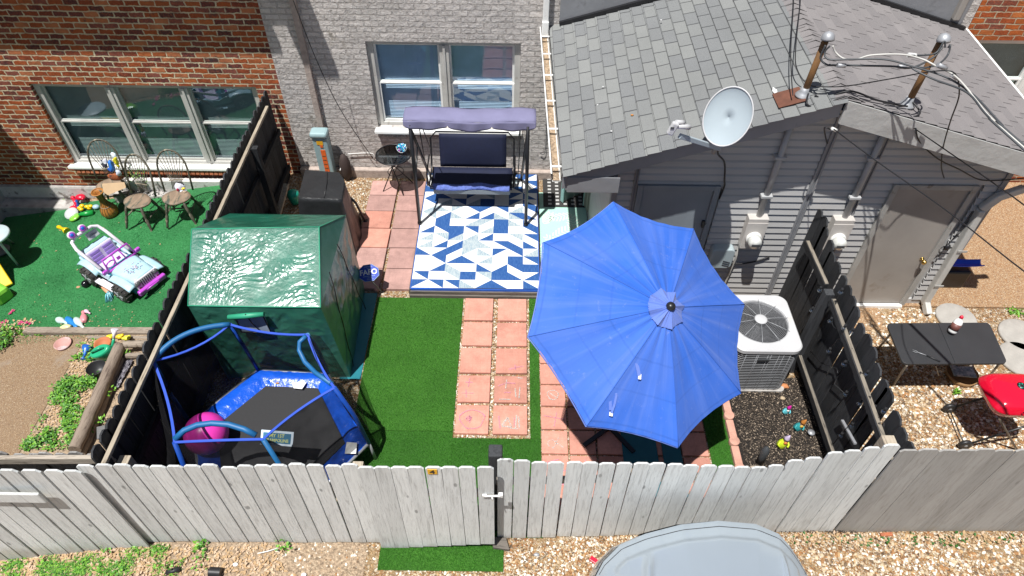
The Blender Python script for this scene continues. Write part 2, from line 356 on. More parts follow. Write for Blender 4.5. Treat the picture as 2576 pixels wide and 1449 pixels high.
M['dish']=mat('pale satellite dish',(.33,.385,.42),.85,.05,sc=3,bmp=.05)
M['cable']=plain('black cable',(.012,.012,.014),.5)
M['cableg']=plain('grey cable',(.055,.06,.066),.5)
M['gravel']=pebble('pea gravel',[(.36,.23,.11),(.48,.37,.23),(.24,.11,.04),(.60,.52,.40),(.30,.17,.07),(.12,.075,.045),(.40,.27,.14),(.68,.62,.52),(.34,.15,.05)],40,dirt=(.30,.20,.10),dsc=.9,dth=.53)
M['agg']=pebble('exposed aggregate concrete',[(.22,.14,.07),(.30,.20,.11),(.15,.09,.05),(.42,.33,.22),(.25,.14,.07),(.18,.12,.08)],150,bd=.003,dirt=(.27,.215,.165),dsc=1.6,dth=.56,gap=.1)
M['agg2']=pebble('orange aggregate concrete',[(.36,.21,.10),(.44,.29,.16),(.25,.13,.06),(.52,.40,.27),(.36,.19,.085),(.28,.18,.11)],75,bd=.006,dirt=(.38,.24,.12),dsc=1.4,dth=.6,gap=.2)
M['turf']=turf('artificial grass',(.022,.095,.010),(.085,.27,.03))
M['turf2']=turf('artificial grass lower piece',(.018,.082,.009),(.068,.235,.025))
M['turfL']=turf('green carpet turf',(.018,.14,.04),(.055,.27,.09),90,.010,.6)
M['mulch']=mat('dark mulch',(.020,.015,.012),.9,.6,sc=40,bmp=1,bsc=70,bd=.03,stretch=(1,2,1),geo=True,col2=(.06,.045,.032),f2=.57,sc2=60)
M['soil']=mat('leaf litter soil',(.33,.24,.16),.9,.5,sc=30,bmp=1,bsc=50,bd=.03,geo=True,col2=(.50,.39,.27),f2=.53,sc2=35)
M['plank']=wood('white painted plank',(.66,.675,.665),(.45,.455,.445),kn=.7,obrand=.11,bs=.5,dirt=True)
M['plankg']=wood('grey painted plank',(.36,.35,.335),(.27,.255,.235),kn=.3,obrand=.12,bs=.5,dirt=True)
M['woodb']=wood('black stained board',(.044,.046,.050),(.018,.018,.020),kn=.2,obrand=.3,bs=.6)
M['woodbx']=wood('black stained rail',(.030,.031,.034),(.012,.012,.013),ax='y',kn=.2,obrand=.3)
M['woodd']=wood('dark weathered rail top',(.24,.21,.17),(.05,.045,.04),ax='y',kn=.3,obrand=.1)
M['woodw']=wood('weathered wood',(.42,.36,.28),(.13,.10,.07),ax='y',kn=.3,obrand=.1)
M['woodwx']=wood('weathered wood across',(.42,.37,.31),(.12,.10,.08),ax='x',kn=.4,obrand=.1)
M['woodgz']=wood('grey weathered picket',(.30,.29,.28),(.10,.09,.085),ax='z',kn=.3,obrand=.15)
M['deck']=wood('dark deck board',(.16,.14,.12),(.05,.045,.04),ax='x',kn=.2)
def paver(name,col,ob=.12):
    m,t,n,l,b=nt(name); v=coords(t); a=noi(t,v,7,6,.7); f=noi(t,v,120,3,.8)
    c=ramp(t,a.outputs[0],[(.3,[x*.72 for x in col]),(.6,col),(.8,[min(1,x*1.15+.03) for x in col])])
    c=mixc(t,ramp(t,f.outputs[0],[(.4,0.),(.75,.4)]),c,[min(1,x*1.4+.05) for x in col]); c=mixc(t,ramp(t,noi(t,coords(t),2.6,6,.75).outputs[0],[(.52,0.),(.68,.55)]),c,[x*.55 for x in col])
    oi=t.nodes.new('ShaderNodeObjectInfo'); k=mth(t,'MULTIPLY_ADD',oi.outputs['Random'],ob*2,1-ob); g=t.nodes.new('ShaderNodeCombineColor'); [l.new(k,g.inputs[i]) for i in range(3)]
    c=mixc(t,1.,c,g.outputs[0],'MULTIPLY')
    br=t.nodes.new('ShaderNodeTexBrick'); l.new(v,br.inputs[0]); br.inputs['Scale'].default_value=1; br.inputs['Brick Width'].default_value=.1; br.inputs['Row Height'].default_value=.1; br.offset=0; br.inputs['Mortar Size'].default_value=.0025
    c=mixc(t,mth(t,'MULTIPLY',br.outputs['Fac'],ramp(t,noi(t,v,4,4).outputs[0],[(.4,.0),(.7,.5)])),c,[x*.6 for x in col])
    l.new(c,b.inputs['Base Color']); b.inputs['Roughness'].default_value=.85
    l.new(bump(t,f.outputs[0],.4,.004),b.inputs['Normal']); return m
M['paver']=paver('pink paver',(.52,.235,.175),.2)
M['paverB']=paver('purple pink paver',(.40,.235,.205),.2)
M['edging']=paver('pink edging block',(.52,.28,.21))
M['chalkp']=mat('pink chalk',(.68,.30,.42),.95,.2,sc=90,bmp=0); M['chalkw']=mat('pale chalk',(.56,.58,.54),.95,.2,sc=90,bmp=0)

for k_ in('chalkp','chalkw'):
    m=M[k_]; t=m.node_tree; b=t.nodes['Principled BSDF']; tr=t.nodes.new('ShaderNodeBsdfTransparent'); mx=t.nodes.new('ShaderNodeMixShader'); t.links.new(ramp(t,noi(t,coords(t),85,4,.8).outputs[0],[(.44,.0),(.60,.85)]),mx.inputs[0]); t.links.new(tr.outputs[0],mx.inputs[1]); t.links.new(b.outputs[0],mx.inputs[2]); t.links.new(mx.outputs[0],t.nodes['Material Output'].inputs[0])
# ================= SETTING
def sheet(x0,x1,y0,y1,dz,nx=12,ny=4,th=0): 
    mb=MB(); mb.grid(lambda u,v:(x0+(x1-x0)*u,y0+(y1-y0)*v,gz(x0+(x1-x0)*u)+dz),nx,ny,sm=False)
    if th:
        for a,b in(((x0,y0),(x1,y0)),((x1,y0),(x1,y1)),((x1,y1),(x0,y1)),((x0,y1),(x0,y0))):
            za,zb=gz(a[0])+dz,gz(b[0])+dz; mb.add([(a[0],a[1],za),(b[0],b[1],zb),(b[0],b[1],zb-th),(a[0],a[1],za-th)],[(0,1,2,3)])
    return mb
g=MB(); xs=[-150,-12,-9.4,-8.5,-7,-5.5,-4.05,0,4,8,20,150]; ys=[-150,-10,0,4,8,12,150]
for j in range(len(ys)):
    for x in xs: g.v.append(Vector((x,ys[j],gz(x))))
for j in range(len(ys)-1):
    for i in range(len(xs)-1): k=j*len(xs)+i; g.f.append([k,k+1,k+len(xs)+1,k+len(xs)]); g.m.append(0); g.sm.append(False)
struct('ground',g,M['gravel'])
# concrete slabs
def qsheet(P,dz,nx=12,ny=4,th=0):
    P=[Vector((q.x,q.y,0)) for q in P]; mb=MB()
    def fn(u,v): p=P[0].lerp(P[1],u).lerp(P[3].lerp(P[2],u),v); return (p.x,p.y,gz(p.x)+dz)
    mb.grid(fn,nx,ny,sm=False)
    if th:
        for u0 in range(nx): a_,b_=Vector(fn(u0/nx,0)),Vector(fn((u0+1)/nx,0)); mb.add([a_,b_,b_-Vector((0,0,th)),a_-Vector((0,0,th))],[(0,1,2,3)])
        for v0 in range(ny): a_,b_=Vector(fn(1,v0/ny)),Vector(fn(1,(v0+1)/ny)); mb.add([a_,b_,b_-Vector((0,0,th)),a_-Vector((0,0,th))],[(0,1,2,3)])
    return mb
_a=gl('F',750,322); _b=gl('F',170,1330); _c=gl('F',0,318); _j=gl('F',480,787); _k=gl('F',0,787)
def farx(p,q,x): t_=(x-p.x)/(q.x-p.x); return p.lerp(q,t_)
struct('concrete_slab',qsheet([farx(_a,_c,-10.5)*1 if 0 else Vector((-10.5,_b.y-.5,0)),Vector((_b.x,_b.y-.5,0)),_a,farx(_a,_c,-10.5)],.012,th=.06),M['agg'])
_s=gl('F',0,240); _t=gl('F',1250,255)
struct('green_carpet',qsheet([farx(_s,_t,-10.2),farx(_s,_t,-3.98),Vector((-3.98,9.3,0)),Vector((-10.2,9.3,0))],.012),M['turfL'])
struct('garden_soil',qsheet([Vector((_b.x,_b.y-.9,0)),Vector((-3.98,_b.y-.9,0)),farx(_s,_t,-3.98)-Vector((0,.02,0)),farx(_s,_t,_a.x)-Vector((0,.02,0))],.004),M['soil'])
sl2=MB().bx(5.95,14,6.535,9.43,-.05,.035); sl2.bx(4.75,5.95,6.535,6.60,-.05,.03); struct('concrete_slab',sl2,M['agg2'])
struct('concrete_slab',MB().bx(4.0,5.19,6.09,6.53,-.05,.014),M['agg2'])
# turf
t=MB(); H_=.016
for r in((-1.915,-.69,4.40,6.575),(.245,.37,4.315,6.6)): t.bx(r[0],r[1],r[2],r[3],-.02,H_)
struct('artificial_turf',t,M['turf'])
t=MB()
for r in((-1.915,-.69,3.1,4.395),(-.69,.37,3.1,4.31),(2.37,2.66,3.3,5.75)): t.bx(r[0],r[1],r[2],r[3],-.02,H_-.001)
struct('artificial_turf',t,M['turf2'])
mb=MB(); 
for i in range(42000):
    k=R(); 
    if k<.56: x,y=U(-1.915,-.69),U(3.1,6.575)
    elif k<.8: x,y=U(-.69,.245),U(3.1,4.315)
    elif k<.88: x,y=U(.245,.37),U(3.1,6.6)
    else: x,y=U(2.37,2.66),U(3.3,5.6)
    a=U(0,6.28); w=.003; h=U(.012,.03); dx,dy=U(-.012,.012),U(-.012,.012)
    mb.add([(x-w*math.cos(a),y-w*math.sin(a),H_-.002),(x+w*math.cos(a),y+w*math.sin(a),H_-.002),(x+dx,y+dy,H_+h)],[(0,1,2)])
M['blade']=mat('grass blade',(.05,.20,.02),.45,.4,sc=60,bmp=0,geo=True)
stuff('turf_pile',mb,M['blade'],'short green artificial grass blades on the yard turf','grass')
mb=MB()
for i in range(40000):
    x,y=U(-8.6,-4.1),U(6.02,9.1); a=U(0,6.28); w_=.004; z_=gz(x)+.012; dx,dy=U(-.012,.012),U(-.012,.012); 
    mb.add([(x-w_*math.cos(a),y-w_*math.sin(a),z_),(x+w_*math.cos(a),y+w_*math.sin(a),z_),(x+dx,y+dy,z_+U(.008,.018))],[(0,1,2)])
M['bladeL']=mat('carpet fibre',(.03,.21,.06),.5,.5,sc=40,bmp=0,geo=True)
stuff('carpet_pile',mb,M['bladeL'],'short green fibres of the left outdoor carpet','carpet')
# mulch bed
struct('mulch_bed',MB().bx(2.72,3.80,3.30,5.25,-.03,.03),M['mulch'])
M['chip']=mat('bark chip',(.035,.025,.018),.85,.6,sc=30,bmp=.3,geo=True,col2=(.44,.35,.26),f2=.54,sc2=50)
mb=MB()
for i in range(5200):
    x,y=U(2.76,3.78),U(3.2,5.25); a=U(0,6.28); L=U(.015,.06); w=U(.004,.011)
    mb.box((x,y,.034+U(0,.012)),(L,w,.004),rz=a,ry=U(-.4,.4),rx=U(-.4,.4))
stuff('bark_chips',mb,M['chip'],'dark bark chips scattered over the mulch bed','bark chips')
# loose stones over the gravel
def onrock(x,y):
    if -1.95<x<.42 and 3<y<6.62: return False
    if .37<x<2.72 and 3.2<y<6: return False
    if -2.45<x<.45 and 6.6<y<9.3: return False
    if x>5.9 and y>6.5: return False
    if x<-3.9 and y>3: return False
    if y>9.4 or (x>.7 and y>6.55): return False
    if 2.7<x<3.8 and 3<y<5.4: return False
    return True
ms=[mat('stone '+str(i),c,.7,.25,sc=30,bmp=.1,geo=True) for i,c in enumerate([(.50,.39,.26),(.70,.66,.58),(.32,.16,.06),(.15,.10,.06),(.42,.27,.13)])]
mb=MB(); cnt=0
while cnt<15000:
    k=R()
    if k<.40: x,y=U(3.75,6.4),U(3.3,6.5)
    elif k<.82: x,y=U(-2.5,5.6),U(2.1,3.2)
    elif k<.92: x,y=U(-2.9,-1.4),U(6.5,9.3)
    else: x,y=U(-.7,.3),U(4.3,6.6)
    if k<.92 and not onrock(x,y): continue
    if k<.82 and x<-1 and y<3.2 and R()<.6: continue
    if x>.4 and x<3 and y<2.7: continue
    r=U(.006,.015)*(1.5 if (x>2.9 and R()<.5) else 1); a=U(0,6.28)
    ex,ey,ez=r*U(.9,1.5),r*U(.7,1),r*U(.5,.8); ca,sa=math.cos(a),math.sin(a)
    P=[(ex,0,0),(ex*.5,ey,0),(-ex*.6,ey*.9,0),(-ex,0,0),(-ex*.4,-ey,0),(ex*.6,-ey*.9,0)]
    vs_=[(x+px*ca-py*sa,y+px*sa+py*ca,gz(x)+.002) for px,py,_ in P]+[(x+.55*(px*ca-py*sa),y+.55*(px*sa+py*ca),gz(x)+ez*1.3) for px,py,_ in P]
    mi=random.choice((0,0,1,1,2,3,4)); mb.add(vs_,[(i,(i+1)%6,6+(i+1)%6,6+i) for i in range(6)]+[(6,7,8,9,10,11)],mi,True); cnt+=1
stuff('loose_stones',mb,ms,'small tan and white stones strewn over the gravel','stones')
# ================= BUILDINGS
WY=9.45
def wallmesh(x0,x1,z0,z1,holes,Y=WY,th=.3,dep=.0):
    mb=MB(); xs=sorted({x0,x1,*[h[0] for h in holes],*[h[1] for h in holes]}); zs=sorted({z0,z1,*[h[2] for h in holes],*[h[3] for h in holes]})
    for i in range(len(xs)-1):
        for j in range(len(zs)-1):
            cx,cz=(xs[i]+xs[i+1])/2,(zs[j]+zs[j+1])/2
            if any(h[0]<cx<h[1] and h[2]<cz<h[3] for h in holes): continue
            mb.add([(xs[i],Y,zs[j]),(xs[i+1],Y,zs[j]),(xs[i+1],Y,zs[j+1]),(xs[i],Y,zs[j+1])],[(0,1,2,3)])
    for h in holes:
        a,b,c,d=h
        for q in([(a,c),(b,c)],[(b,c),(b,d)],[(b,d),(a,d)],[(a,d),(a,c)]):
            (xa,za),(xb,zb)=q; mb.add([(xa,Y,za),(xb,Y,zb),(xb,Y+th,zb),(xa,Y+th,za)],[(0,1,2,3)])
    mb.bx(x0,x1,Y+th,Y+th+.02,z0,z1); return mb
def window(parent,x0,x1,z0,z1,n,blind,fr=M['frame'],Y=WY,midz=None,mull=.14,side=.09,inset=.06,blc=None):
    f=MB(); yb=Y+inset
    f.bx(x0,x0+side,yb,yb+.1,z0,z1); f.bx(x1-side,x1,yb,yb+.1,z0,z1); f.bx(x0+side,x1-side,yb,yb+.1,z1-.07,z1); f.bx(x0+side,x1-side,yb,yb+.1,z0,z0+.06)
    w=(x1-x0-2*side-(n-1)*mull)/n; pans=[]
    for i in range(n):
        a=x0+side+i*(w+mull); pans.append((a,a+w))
        if i<n-1:
            c=a+w; f.bx(c,c+mull,yb-.01,yb+.1,z0+.06,z1-.07); f.bx(c+mull*.36,c+mull*.64,yb-.03,yb-.01,z0+.06,z1-.07)
    win=mk('window',f,fr,parent,bevel=.004)
    mz=midz if midz else (z0+z1)/2
    for a,b in pans:
        for k,(c,d) in enumerate(((z0+.06,mz),(mz,z1-.07))):
            s=MB(); y=yb+.03+(.02 if k else 0); q=.032
            s.bx(a,a+q,y,y+.03,c,d); s.bx(b-q,b,y,y+.03,c,d); s.bx(a+q,b-q,y,y+.03,d-q*(1 if k else .6),d); s.bx(a+q,b-q,y,y+.03,c,c+q*(.6 if k else 1.2))
            mk('sash',s,M['white'] if n==2 else fr,win)
            p=MB(); p.add([(a+q,y+.012,c+q*.5),(b-q,y+.012,c+q*.5),(b-q,y+.012,d-q*.5),(a+q,y+.012,d-q*.5)],[(0,1,2,3)])
            mk('pane',p,M['glass'],win)
        bl=MB(); zc=z0+.08
        while zc<z1-.09:
            bl.add([(a,yb+.125,zc),(b,yb+.125,zc),(b,yb+.142,zc+.022),(a,yb+.142,zc+.022)],[(0,1,2,3)]); zc+=.026
        mk('blind',bl,blc or M['blind'],win)
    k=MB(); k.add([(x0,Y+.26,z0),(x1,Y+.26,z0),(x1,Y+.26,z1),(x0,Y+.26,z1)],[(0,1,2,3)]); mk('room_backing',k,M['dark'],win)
    return win
M['blind']=mat('dark grey blind',(.20,.26,.25),.6,.15,sc=3,bmp=0); M['blindb']=mat('blue grey blind',(.50,.62,.80),.6,.1,sc=3,bmp=0)
# --- red brick house on the left
rb=thing('red_brick_house','red brick row house on the left with a wide three-part window','house',(-6.5,WY,0))
RW=(-7.50,-4.00,.12,1.64)
mk('wall',wallmesh(-13,-3.62,-.32,7,[RW]),M['brick'],rb)
f=MB(); f.bx(-13,-3.64,WY-.05,WY,-1.2,-.325); f.bx(-13,-3.66,WY-.30,WY-.05,-1.3,-.60); mk('foundation',f,M['found'],rb,bevel=.02)
f=MB(); f.bx(-6.9,-3.67,WY-.30,WY-.16,-.7,-.30); mk('foundation',f,M['found'],rb,bevel=.02)
f=MB(); f.bx(-13,-3.65,WY-.055,WY-.045,-.56,-.35); f.bx(-6.7,-3.68,WY-.16,WY-.052,-.6,-.09); mk('painted_band',f,M['wpaint'],rb)
window(rb,*RW,3,None,midz=.92)
f=MB(); f.box((-5.75,WY-.0,RW[2]-.015),(3.62,.20,.05),rx=-.12); mk('sill',f,M['white'],rb,bevel=.01)
f=MB(); x=-7.45
while x<-4.05: f.box((x+.035,WY-.015,.035),(.066,.14,.1),rx=-.25); x+=.078
mk('brick_sill',f,M['soldier'],rb,bevel=.008)
# --- grey painted brick house in the middle; the paint edge follows the vertical joint
gb=thing('grey_brick_house','grey painted brick row house in the middle with a two-part window','house',(-1.5,WY,0))
GW=(-2.20,.08,.95,2.41)
mk('wall',wallmesh(-3.62,6.45,-.1,7,[GW]),M['gbrick'],gb)
f=MB(); f.bx(-3.62,.7,WY-.10,WY,-.1,.16); mk('foundation_ledge',f,M['gsill'],gb,bevel=.015)
window(gb,*GW,2,None,midz=1.70,blc=M['blindb'])
f=MB(); f.box((-1.06,WY-.04,GW[2]-.03),(2.36,.20,.05),rx=-.10); mk('sill',f,M['white'],gb,bevel=.01)
f=MB(); x=-2.2
while x<.08: f.box((x+.035,WY-.02,.865),(.066,.16,.1),rx=-.2); x+=.078
mk('brick_sill',f,M['gsill'],gb,bevel=.01)
# toothing of paint: bricks beyond the joint
f=MB(); a=wp('B',425,10,WY); b=wp('B',655,930,WY); xx=(a.x+b.x)/2
f.bx(xx-.045,xx+.045,WY-.07,WY,.75,6.5); mk('cable_cover',f,M['gsill'],gb,bevel=.006)
# upper works that only show by the shade they throw
f=MB(); f.bx(-13,-3.9,WY-.62,WY,4.44,4.6); mk('eave',f,M['white'],rb)
f=MB(); f.bx(-3.95,-3.62,WY-.55,WY,4.62,4.8); f.bx(-3.87,-3.41,WY-1.02,WY,5.49,5.62); mk('eave',f,M['white'],gb)
pa=wp('A',0,905,WY); xw=pa.x-LX*(4.2-pa.z)
f=MB(); f.bx(xw-.3,xw,6.35,WY,-1.2,4.2); tag(mk('side_wall',f,M['siding']),'tall grey wall standing left of the green carpet, out at the left','wall')
# --- right brick house
rr=thing('orange_brick_house','orange brick house at the top right corner behind the grey roof','house',(8,WY,0))
a=wp('D',1500,280,WY); b=wp('D',1730,585,WY)
RR=(a.x+.06,a.x+2.3,b.z-.75,a.z-.02)
mk('wall',wallmesh(6.455,13,-.1,7,[RR]),M['brick2'],rr)
window(rr,*RR,2,None,fr=M['white'],midz=b.z-.02,blc=M['blind'],mull=.16)
f=MB(); p0=wp('D',1430,0,WY-.1); p1=wp('D',1370,150,WY-.1); f.beam((p1.x,WY-.06,p1.z),(p1.x,WY-.06,7),.09,.10); mk('downspout',f,M['tan'],rr,bevel=.015)
# --- wing
w=thing('shed_wing','low grey sided wing with a shingled gable roof in front of the brick houses','building',(3.6,8,0))
SX0,SX1,SY=1.20,5.90,6.62; FY=6.30
eL=Vector((.56,FY,2.44)); aF=Vector((3.43,FY,3.45)); eR=Vector((6.30,FY,2.64)); eLb=Vector((.48,WY,2.66)); aB=Vector((3.46,WY,3.52)); eRb=Vector((6.42,WY,2.70))
def rz_(x,y):
    v=(y-FY)/(WY-FY); 
    if x<3.45: a=eL.lerp(eLb,v); b=aF.lerp(aB,v)
    else: a=aF.lerp(aB,v); b=eR.lerp(eRb,v)
    return a.z+(b.z-a.z)*(x-a.x)/(b.x-a.x)
for nm,(A,B,Cc,D_),mt in(('roof',(eL,aF,aB,eLb),'shL'),('roof',(aF,eR,eRb,aB),'shR')):
    mb=MB(); 
    def fn(u,v,A=A,B=B,Cc=Cc,D_=D_): return (A.lerp(B,u)).lerp(D_.lerp(Cc,u),v)
    # laid in overlapping courses: each course a slightly lifted step
    n=19
    for i in range(n):
        u0,u1=i/n,(i+1)/n
        lo=(u0,.012) if mt=='shL' else (u0,.0); hi=(u1,.0) if mt=='shL' else (u1,.012)
        e_=-.024 if mt=='shL' else -.010; P=[fn(u0,e_)+Vector((0,0,lo[1]+.01)),fn(u1,e_)+Vector((0,0,hi[1]+.01)),fn(u1,1)+Vector((0,0,hi[1]+.01)),fn(u0,1)+Vector((0,0,lo[1]+.01))]
        mb.add(P,[(0,1,2,3)])
        q=P[0] if mt=='shL' else P[1]; r=P[3] if mt=='shL' else P[2]
        mb.add([q,r,r-Vector((0,0,.014)),q-Vector((0,0,.014))],[(0,1,2,3)])
    mb.add([fn(0,0),fn(1,0),fn(1,1),fn(0,1)],[(0,1,2,3)])
    mk(nm,mb,M[mt],w,label='light grey left roof slope' if mt=='shL' else 'brown grey right roof slope')
mb=MB()
for i in range(24):
    v=i/24; y0=FY+(WY-FY)*v-.01; y1=y0+(WY-FY)/24+.012; zt=aF.lerp(aB,v).z+.024
    mb.add([(3.33,y0,rz_(3.33,y0+.02)+.018),(3.44,y0,zt+.006),(3.44,y1,zt-.004),(3.33,y1,rz_(3.33,y1)+.016)],[(0,1,2,3)]); mb.add([(3.44,y0,zt+.006),(3.55,y0,rz_(3.55,y0+.02)+.018),(3.55,y1,rz_(3.55,y1)+.016),(3.44,y1,zt-.004)],[(0,1,2,3)])
mk('ridge_cap',mb,M['shR'],w)
# rake boards and soffit
def rake(A,B,mt,d,label):
    mb=MB(); dz=Vector((0,0,-d)); y=Vector((0,-.018 if mt=='fascia' else -.045,0)); A=A+Vector((0,0,.0));
    mb.prism([A+y,B+y,B+y+dz,A+y+dz],(0,.03,0)); return mk('fascia',mb,M[mt],w,label=label)
rake(eL,aF-Vector((.02,0,0)),'fascia',.20,'blue grey left rake board'); rake(aF,eR,'fascia2',.27,'pale crumpled right rake board')
mb=MB()
for A,B in((eL,aF),(aF,eR)): a=A+Vector((0,0,-.13)); b=B+Vector((0,0,-.13)); mb.add([a,b,b+Vector((0,.4,0)),a+Vector((0,.4,0))],[(0,1,2,3)])
mk('soffit',mb,M['siding'],w)
mb=MB(); mb.bx(.60,1.20,FY-.02,FY+.5,2.22,2.41); mb.bx(.62,1.22,FY-.03,FY-.02,2.20,2.42); mk('eave_return',mb,M['fascia'],w,bevel=.005)
# siding boards on the front wall
def top(x): return rz_(x,FY)-.12
mb=MB(); z=.12; DL=(1.50,2.50,0,2.10); DR=(4.56,5.58,0,2.16)
while z<3.35:
    z1=min(z+.102,3.34)
    xs=[]; n=60; run=None
    for i in range(n+1):
        x=SX0+(SX1-SX0)*i/n
        ok=top(x)>z+.03 and not any(d[0]-.01<x<d[1]+.01 and z+.05<d[3] for d in(DL,DR))
        if ok and run is None: run=x
        if (not ok or i==n) and run is not None:
            e=x; 
            if e-run>.05: 
                y0=SY; a0_,a1_,a2_=(y0-.044,z),(y0-.034,z+(z1-z)*.62),(y0-.004,z1); mb.add([(run,*a0_),(e,*a0_),(e,*a1_),(run,*a1_),(e,*a2_),(run,*a2_),(run,y0-.012,z),(e,y0-.012,z)],[(0,1,2,3),(3,2,4,5),(0,6,7,1)])
            run=None
    z+=.102
mk('siding',mb,M['siding'],w)
mb=MB(); mb.add([(SX0,SY,0),(SX1,SY,0),(SX1,SY,top(SX1)),(3.44,SY,top(3.44)),(SX0,SY,top(SX0))],[(0,1,2,3,4)]); mb.bx(SX0,SX1,SY-.03,SY,0,.12)
mb.add([(SX1,SY,0),(SX1,WY,0),(SX1,WY,2.6),(SX1,SY,2.6)],[(0,1,2,3)]); mb.add([(SX0,SY,0),(SX0,WY,0),(SX0,WY,2.6),(SX0,SY,2.6)],[(0,1,2,3)])
mk('wall',mb,M['siding'],w)
for x,wd,z1 in((3.60,.075,3.1),(4.22,.05,2.95),(1.47,.05,2.55)):
    mb=MB(); mb.bx(x-wd/2,x-wd*.18,SY-.06,SY-.02,.12,min(z1,top(x)-.0)); mb.bx(x+wd*.18,x+wd/2,SY-.06,SY-.02,.12,min(z1,top(x))); mb.bx(x-wd*.18,x+wd*.18,SY-.045,SY-.022,.12,min(z1,top(x))); mk('trim_strip',mb,M['fascia'],w,bevel=.003)
for x in(SX0+.03,SX1-.035): mk('corner_trim',MB().bx(x-.035,x+.035,SY-.06,SY+.03,0,top(x)),M['fascia'],w,bevel=.003)
def door(x0,x1,z1,mt,knob,thr):
    d=MB(); d.bx(x0+.07,x1-.07,SY-.05,SY-.02,.05,z1-.07); o=mk('door',d,M[mt],w,bevel=.006)
    f=MB(); f.bx(x0,x0+.07,SY-.075,SY-.02,0,z1); f.bx(x1-.07,x1,SY-.075,SY-.02,0,z1); f.bx(x0+.07,x1-.07,SY-.075,SY-.02,z1-.07,z1); mk('frame',f,M['trim'] if thr else M['bluegrey'],o,bevel=.005)
    if knob:
        k=MB(); kx,kz=x1-.14,.93; k.lathe([(.028,0),(.028,.01),(.012,.014),(.012,.05),(.03,.055),(.034,.075),(.026,.092),(0,.095)],(kx,SY-.05,kz),16,Matrix.Rotation(math.pi/2,3,'X')); mk('knob',k,M['brass'],o)
    if thr: k=MB().bx(x0+.05,x1-.05,SY-.11,SY-.055,.0,.05); mk('threshold',k,M['white'],o)
    return o
M['brass']=mat('brass',(.55,.38,.12),.25,.1,metal=1)
door(*DL[:2],DL[3],'bluegrey',False,False); door(*DR[:2],DR[3],'tan',True,True)
mb=MB(); mb.bx(2.39,2.42,SY-.085,SY-.05,1.45,1.55); mb.tube([(2.44,SY-.06,1.56),(2.46,SY-.06,1.62),(2.44,SY-.07,1.5)],.008); mk('door_latch',mb,M['black'],w)
# side doors on the left face of the wing (seen edge on)
def sidedoor(lbl,p,q,h,mt,name,rib=False):
    # p hinge, q free edge (x,y); leaf stands open
    t_=thing(name,lbl,'door',(p[0],p[1],.06)); d=MB(); a=Vector((p[0],p[1],0)); b=Vector((q[0],q[1],0)); nrm=(b-a).cross(Vector((0,0,1))).normalized()*.02
    d.prism([a-nrm+Vector((0,0,.06)),b-nrm+Vector((0,0,.06)),b+nrm+Vector((0,0,.06)),a+nrm+Vector((0,0,.06))],(0,0,h)); mk('panel',d,M[mt],t_,bevel=.006)
    e=MB(); u=(b-a).normalized()*.02; e.prism([b-nrm*1.6+Vector((0,0,.05)),b+u-nrm*1.6+Vector((0,0,.05)),b+u+nrm*1.6+Vector((0,0,.05)),b+nrm*1.6+Vector((0,0,.05))],(0,0,h+.02)); mk('edge_strip',e,M['aqua'],t_)
    return t_
M['sage']=mat('sage green paint',(.16,.21,.19),.6,.1); M['aqua']=mat('pale aqua paint',(.30,.50,.48),.5,.1)
M['sagerib']=mat('dull green ribbed panel',(.19,.19,.16),.6,.1)
p1=gp('O',490,650,.10)
sidedoor('sage green door leaf standing open beside the black mat',(1.16,p1.y+.25),(p1.x,p1.y),1.98,'sage','open_door')
q=thing('ribbed_screen_door','dull green ribbed door leaf half open under the grey eave corner','door',(1.15,7.6,.05))
a=gp('O',850,740,.1); mb=MB(); n=16
b_=Vector((1.62,6.68,.1)); d=(b_-Vector((a.x,a.y,.1))); 
for i in range(n):
    c0=Vector((a.x,a.y,.1))+d*(i/n); c1=Vector((a.x,a.y,.1))+d*((i+.55)/n); nn_=d.cross(Vector((0,0,1))).normalized()*.015
    mb.prism([c0-nn_,c1-nn_,c1+nn_,c0+nn_],(0,0,1.75))
mb.prism([Vector((a.x,a.y,.1))-nn_*.4,b_-nn_*.4,b_+nn_*.4,Vector((a.x,a.y,.1))+nn_*.4],(0,0,1.78)); mk('ribbed_panel',mb,M['sagerib'],q)
mb=MB().beam((a.x,a.y,.08),(a.x,a.y,1.95),.045,.02); mk('edge_strip',mb,M['aqua'],q)
# gutter along the left eave
mb=MB()
def gut(v,off,dz): p=eL.lerp(eLb,v); return Vector((p.x+off,p.y,p.z+dz))
pr=[(-.012,.0),(-.012,-.09),(-.03,-.11),(-.11,-.11),(-.125,-.05),(-.135,.005),(-.12,.005),(-.115,-.05),(-.105,-.10),(-.035,-.10),(-.02,-.085),(-.02,.0)]
for i in range(len(pr)-1):
    (a0,b0),(a1,b1)=pr[i],pr[i+1]; mb.add([gut(0,a0,b0),gut(0,a1,b1),gut(1,a1,b1),gut(1,a0,b0)],[(0,1,2,3)])
gt=mk('gutter',mb,M['white'],w)
mb=MB(); mb.add([gut(.0,-.03,-.09),gut(.0,-.11,-.09),gut(1,-.11,-.09),gut(1,-.03,-.09)],[(0,1,2,3)]); mk('leaf_debris',mb,M['soil'],gt)
for v in(.04,.26,.44,.62,.78,.92): p=gut(v,-.07,.004); mk('hanger',MB().box(p,(.125,.03,.008)),M['white'],gt)
mb=MB(); a=gut(.99,-.06,.05); mb.beam((a.x,WY-.07,2.68),(a.x,WY-.07,7),.085,.10); mb.beam((a.x,WY-.10,2.60),(a.x,WY-.09,2.80),.095,.11); mk('downspout',mb,M['white'],gt,bevel=.012)
# white eave edge and gutter on the right
mb=MB(); 
for dx,dz,ww in((.02,.0,.02),): 
    A=eR+Vector((dx,0,dz)); B=eRb+Vector((dx,0,dz)); mb.beam(A,B,.03,.05)
mk('eave_edge',mb,M['white'],w)
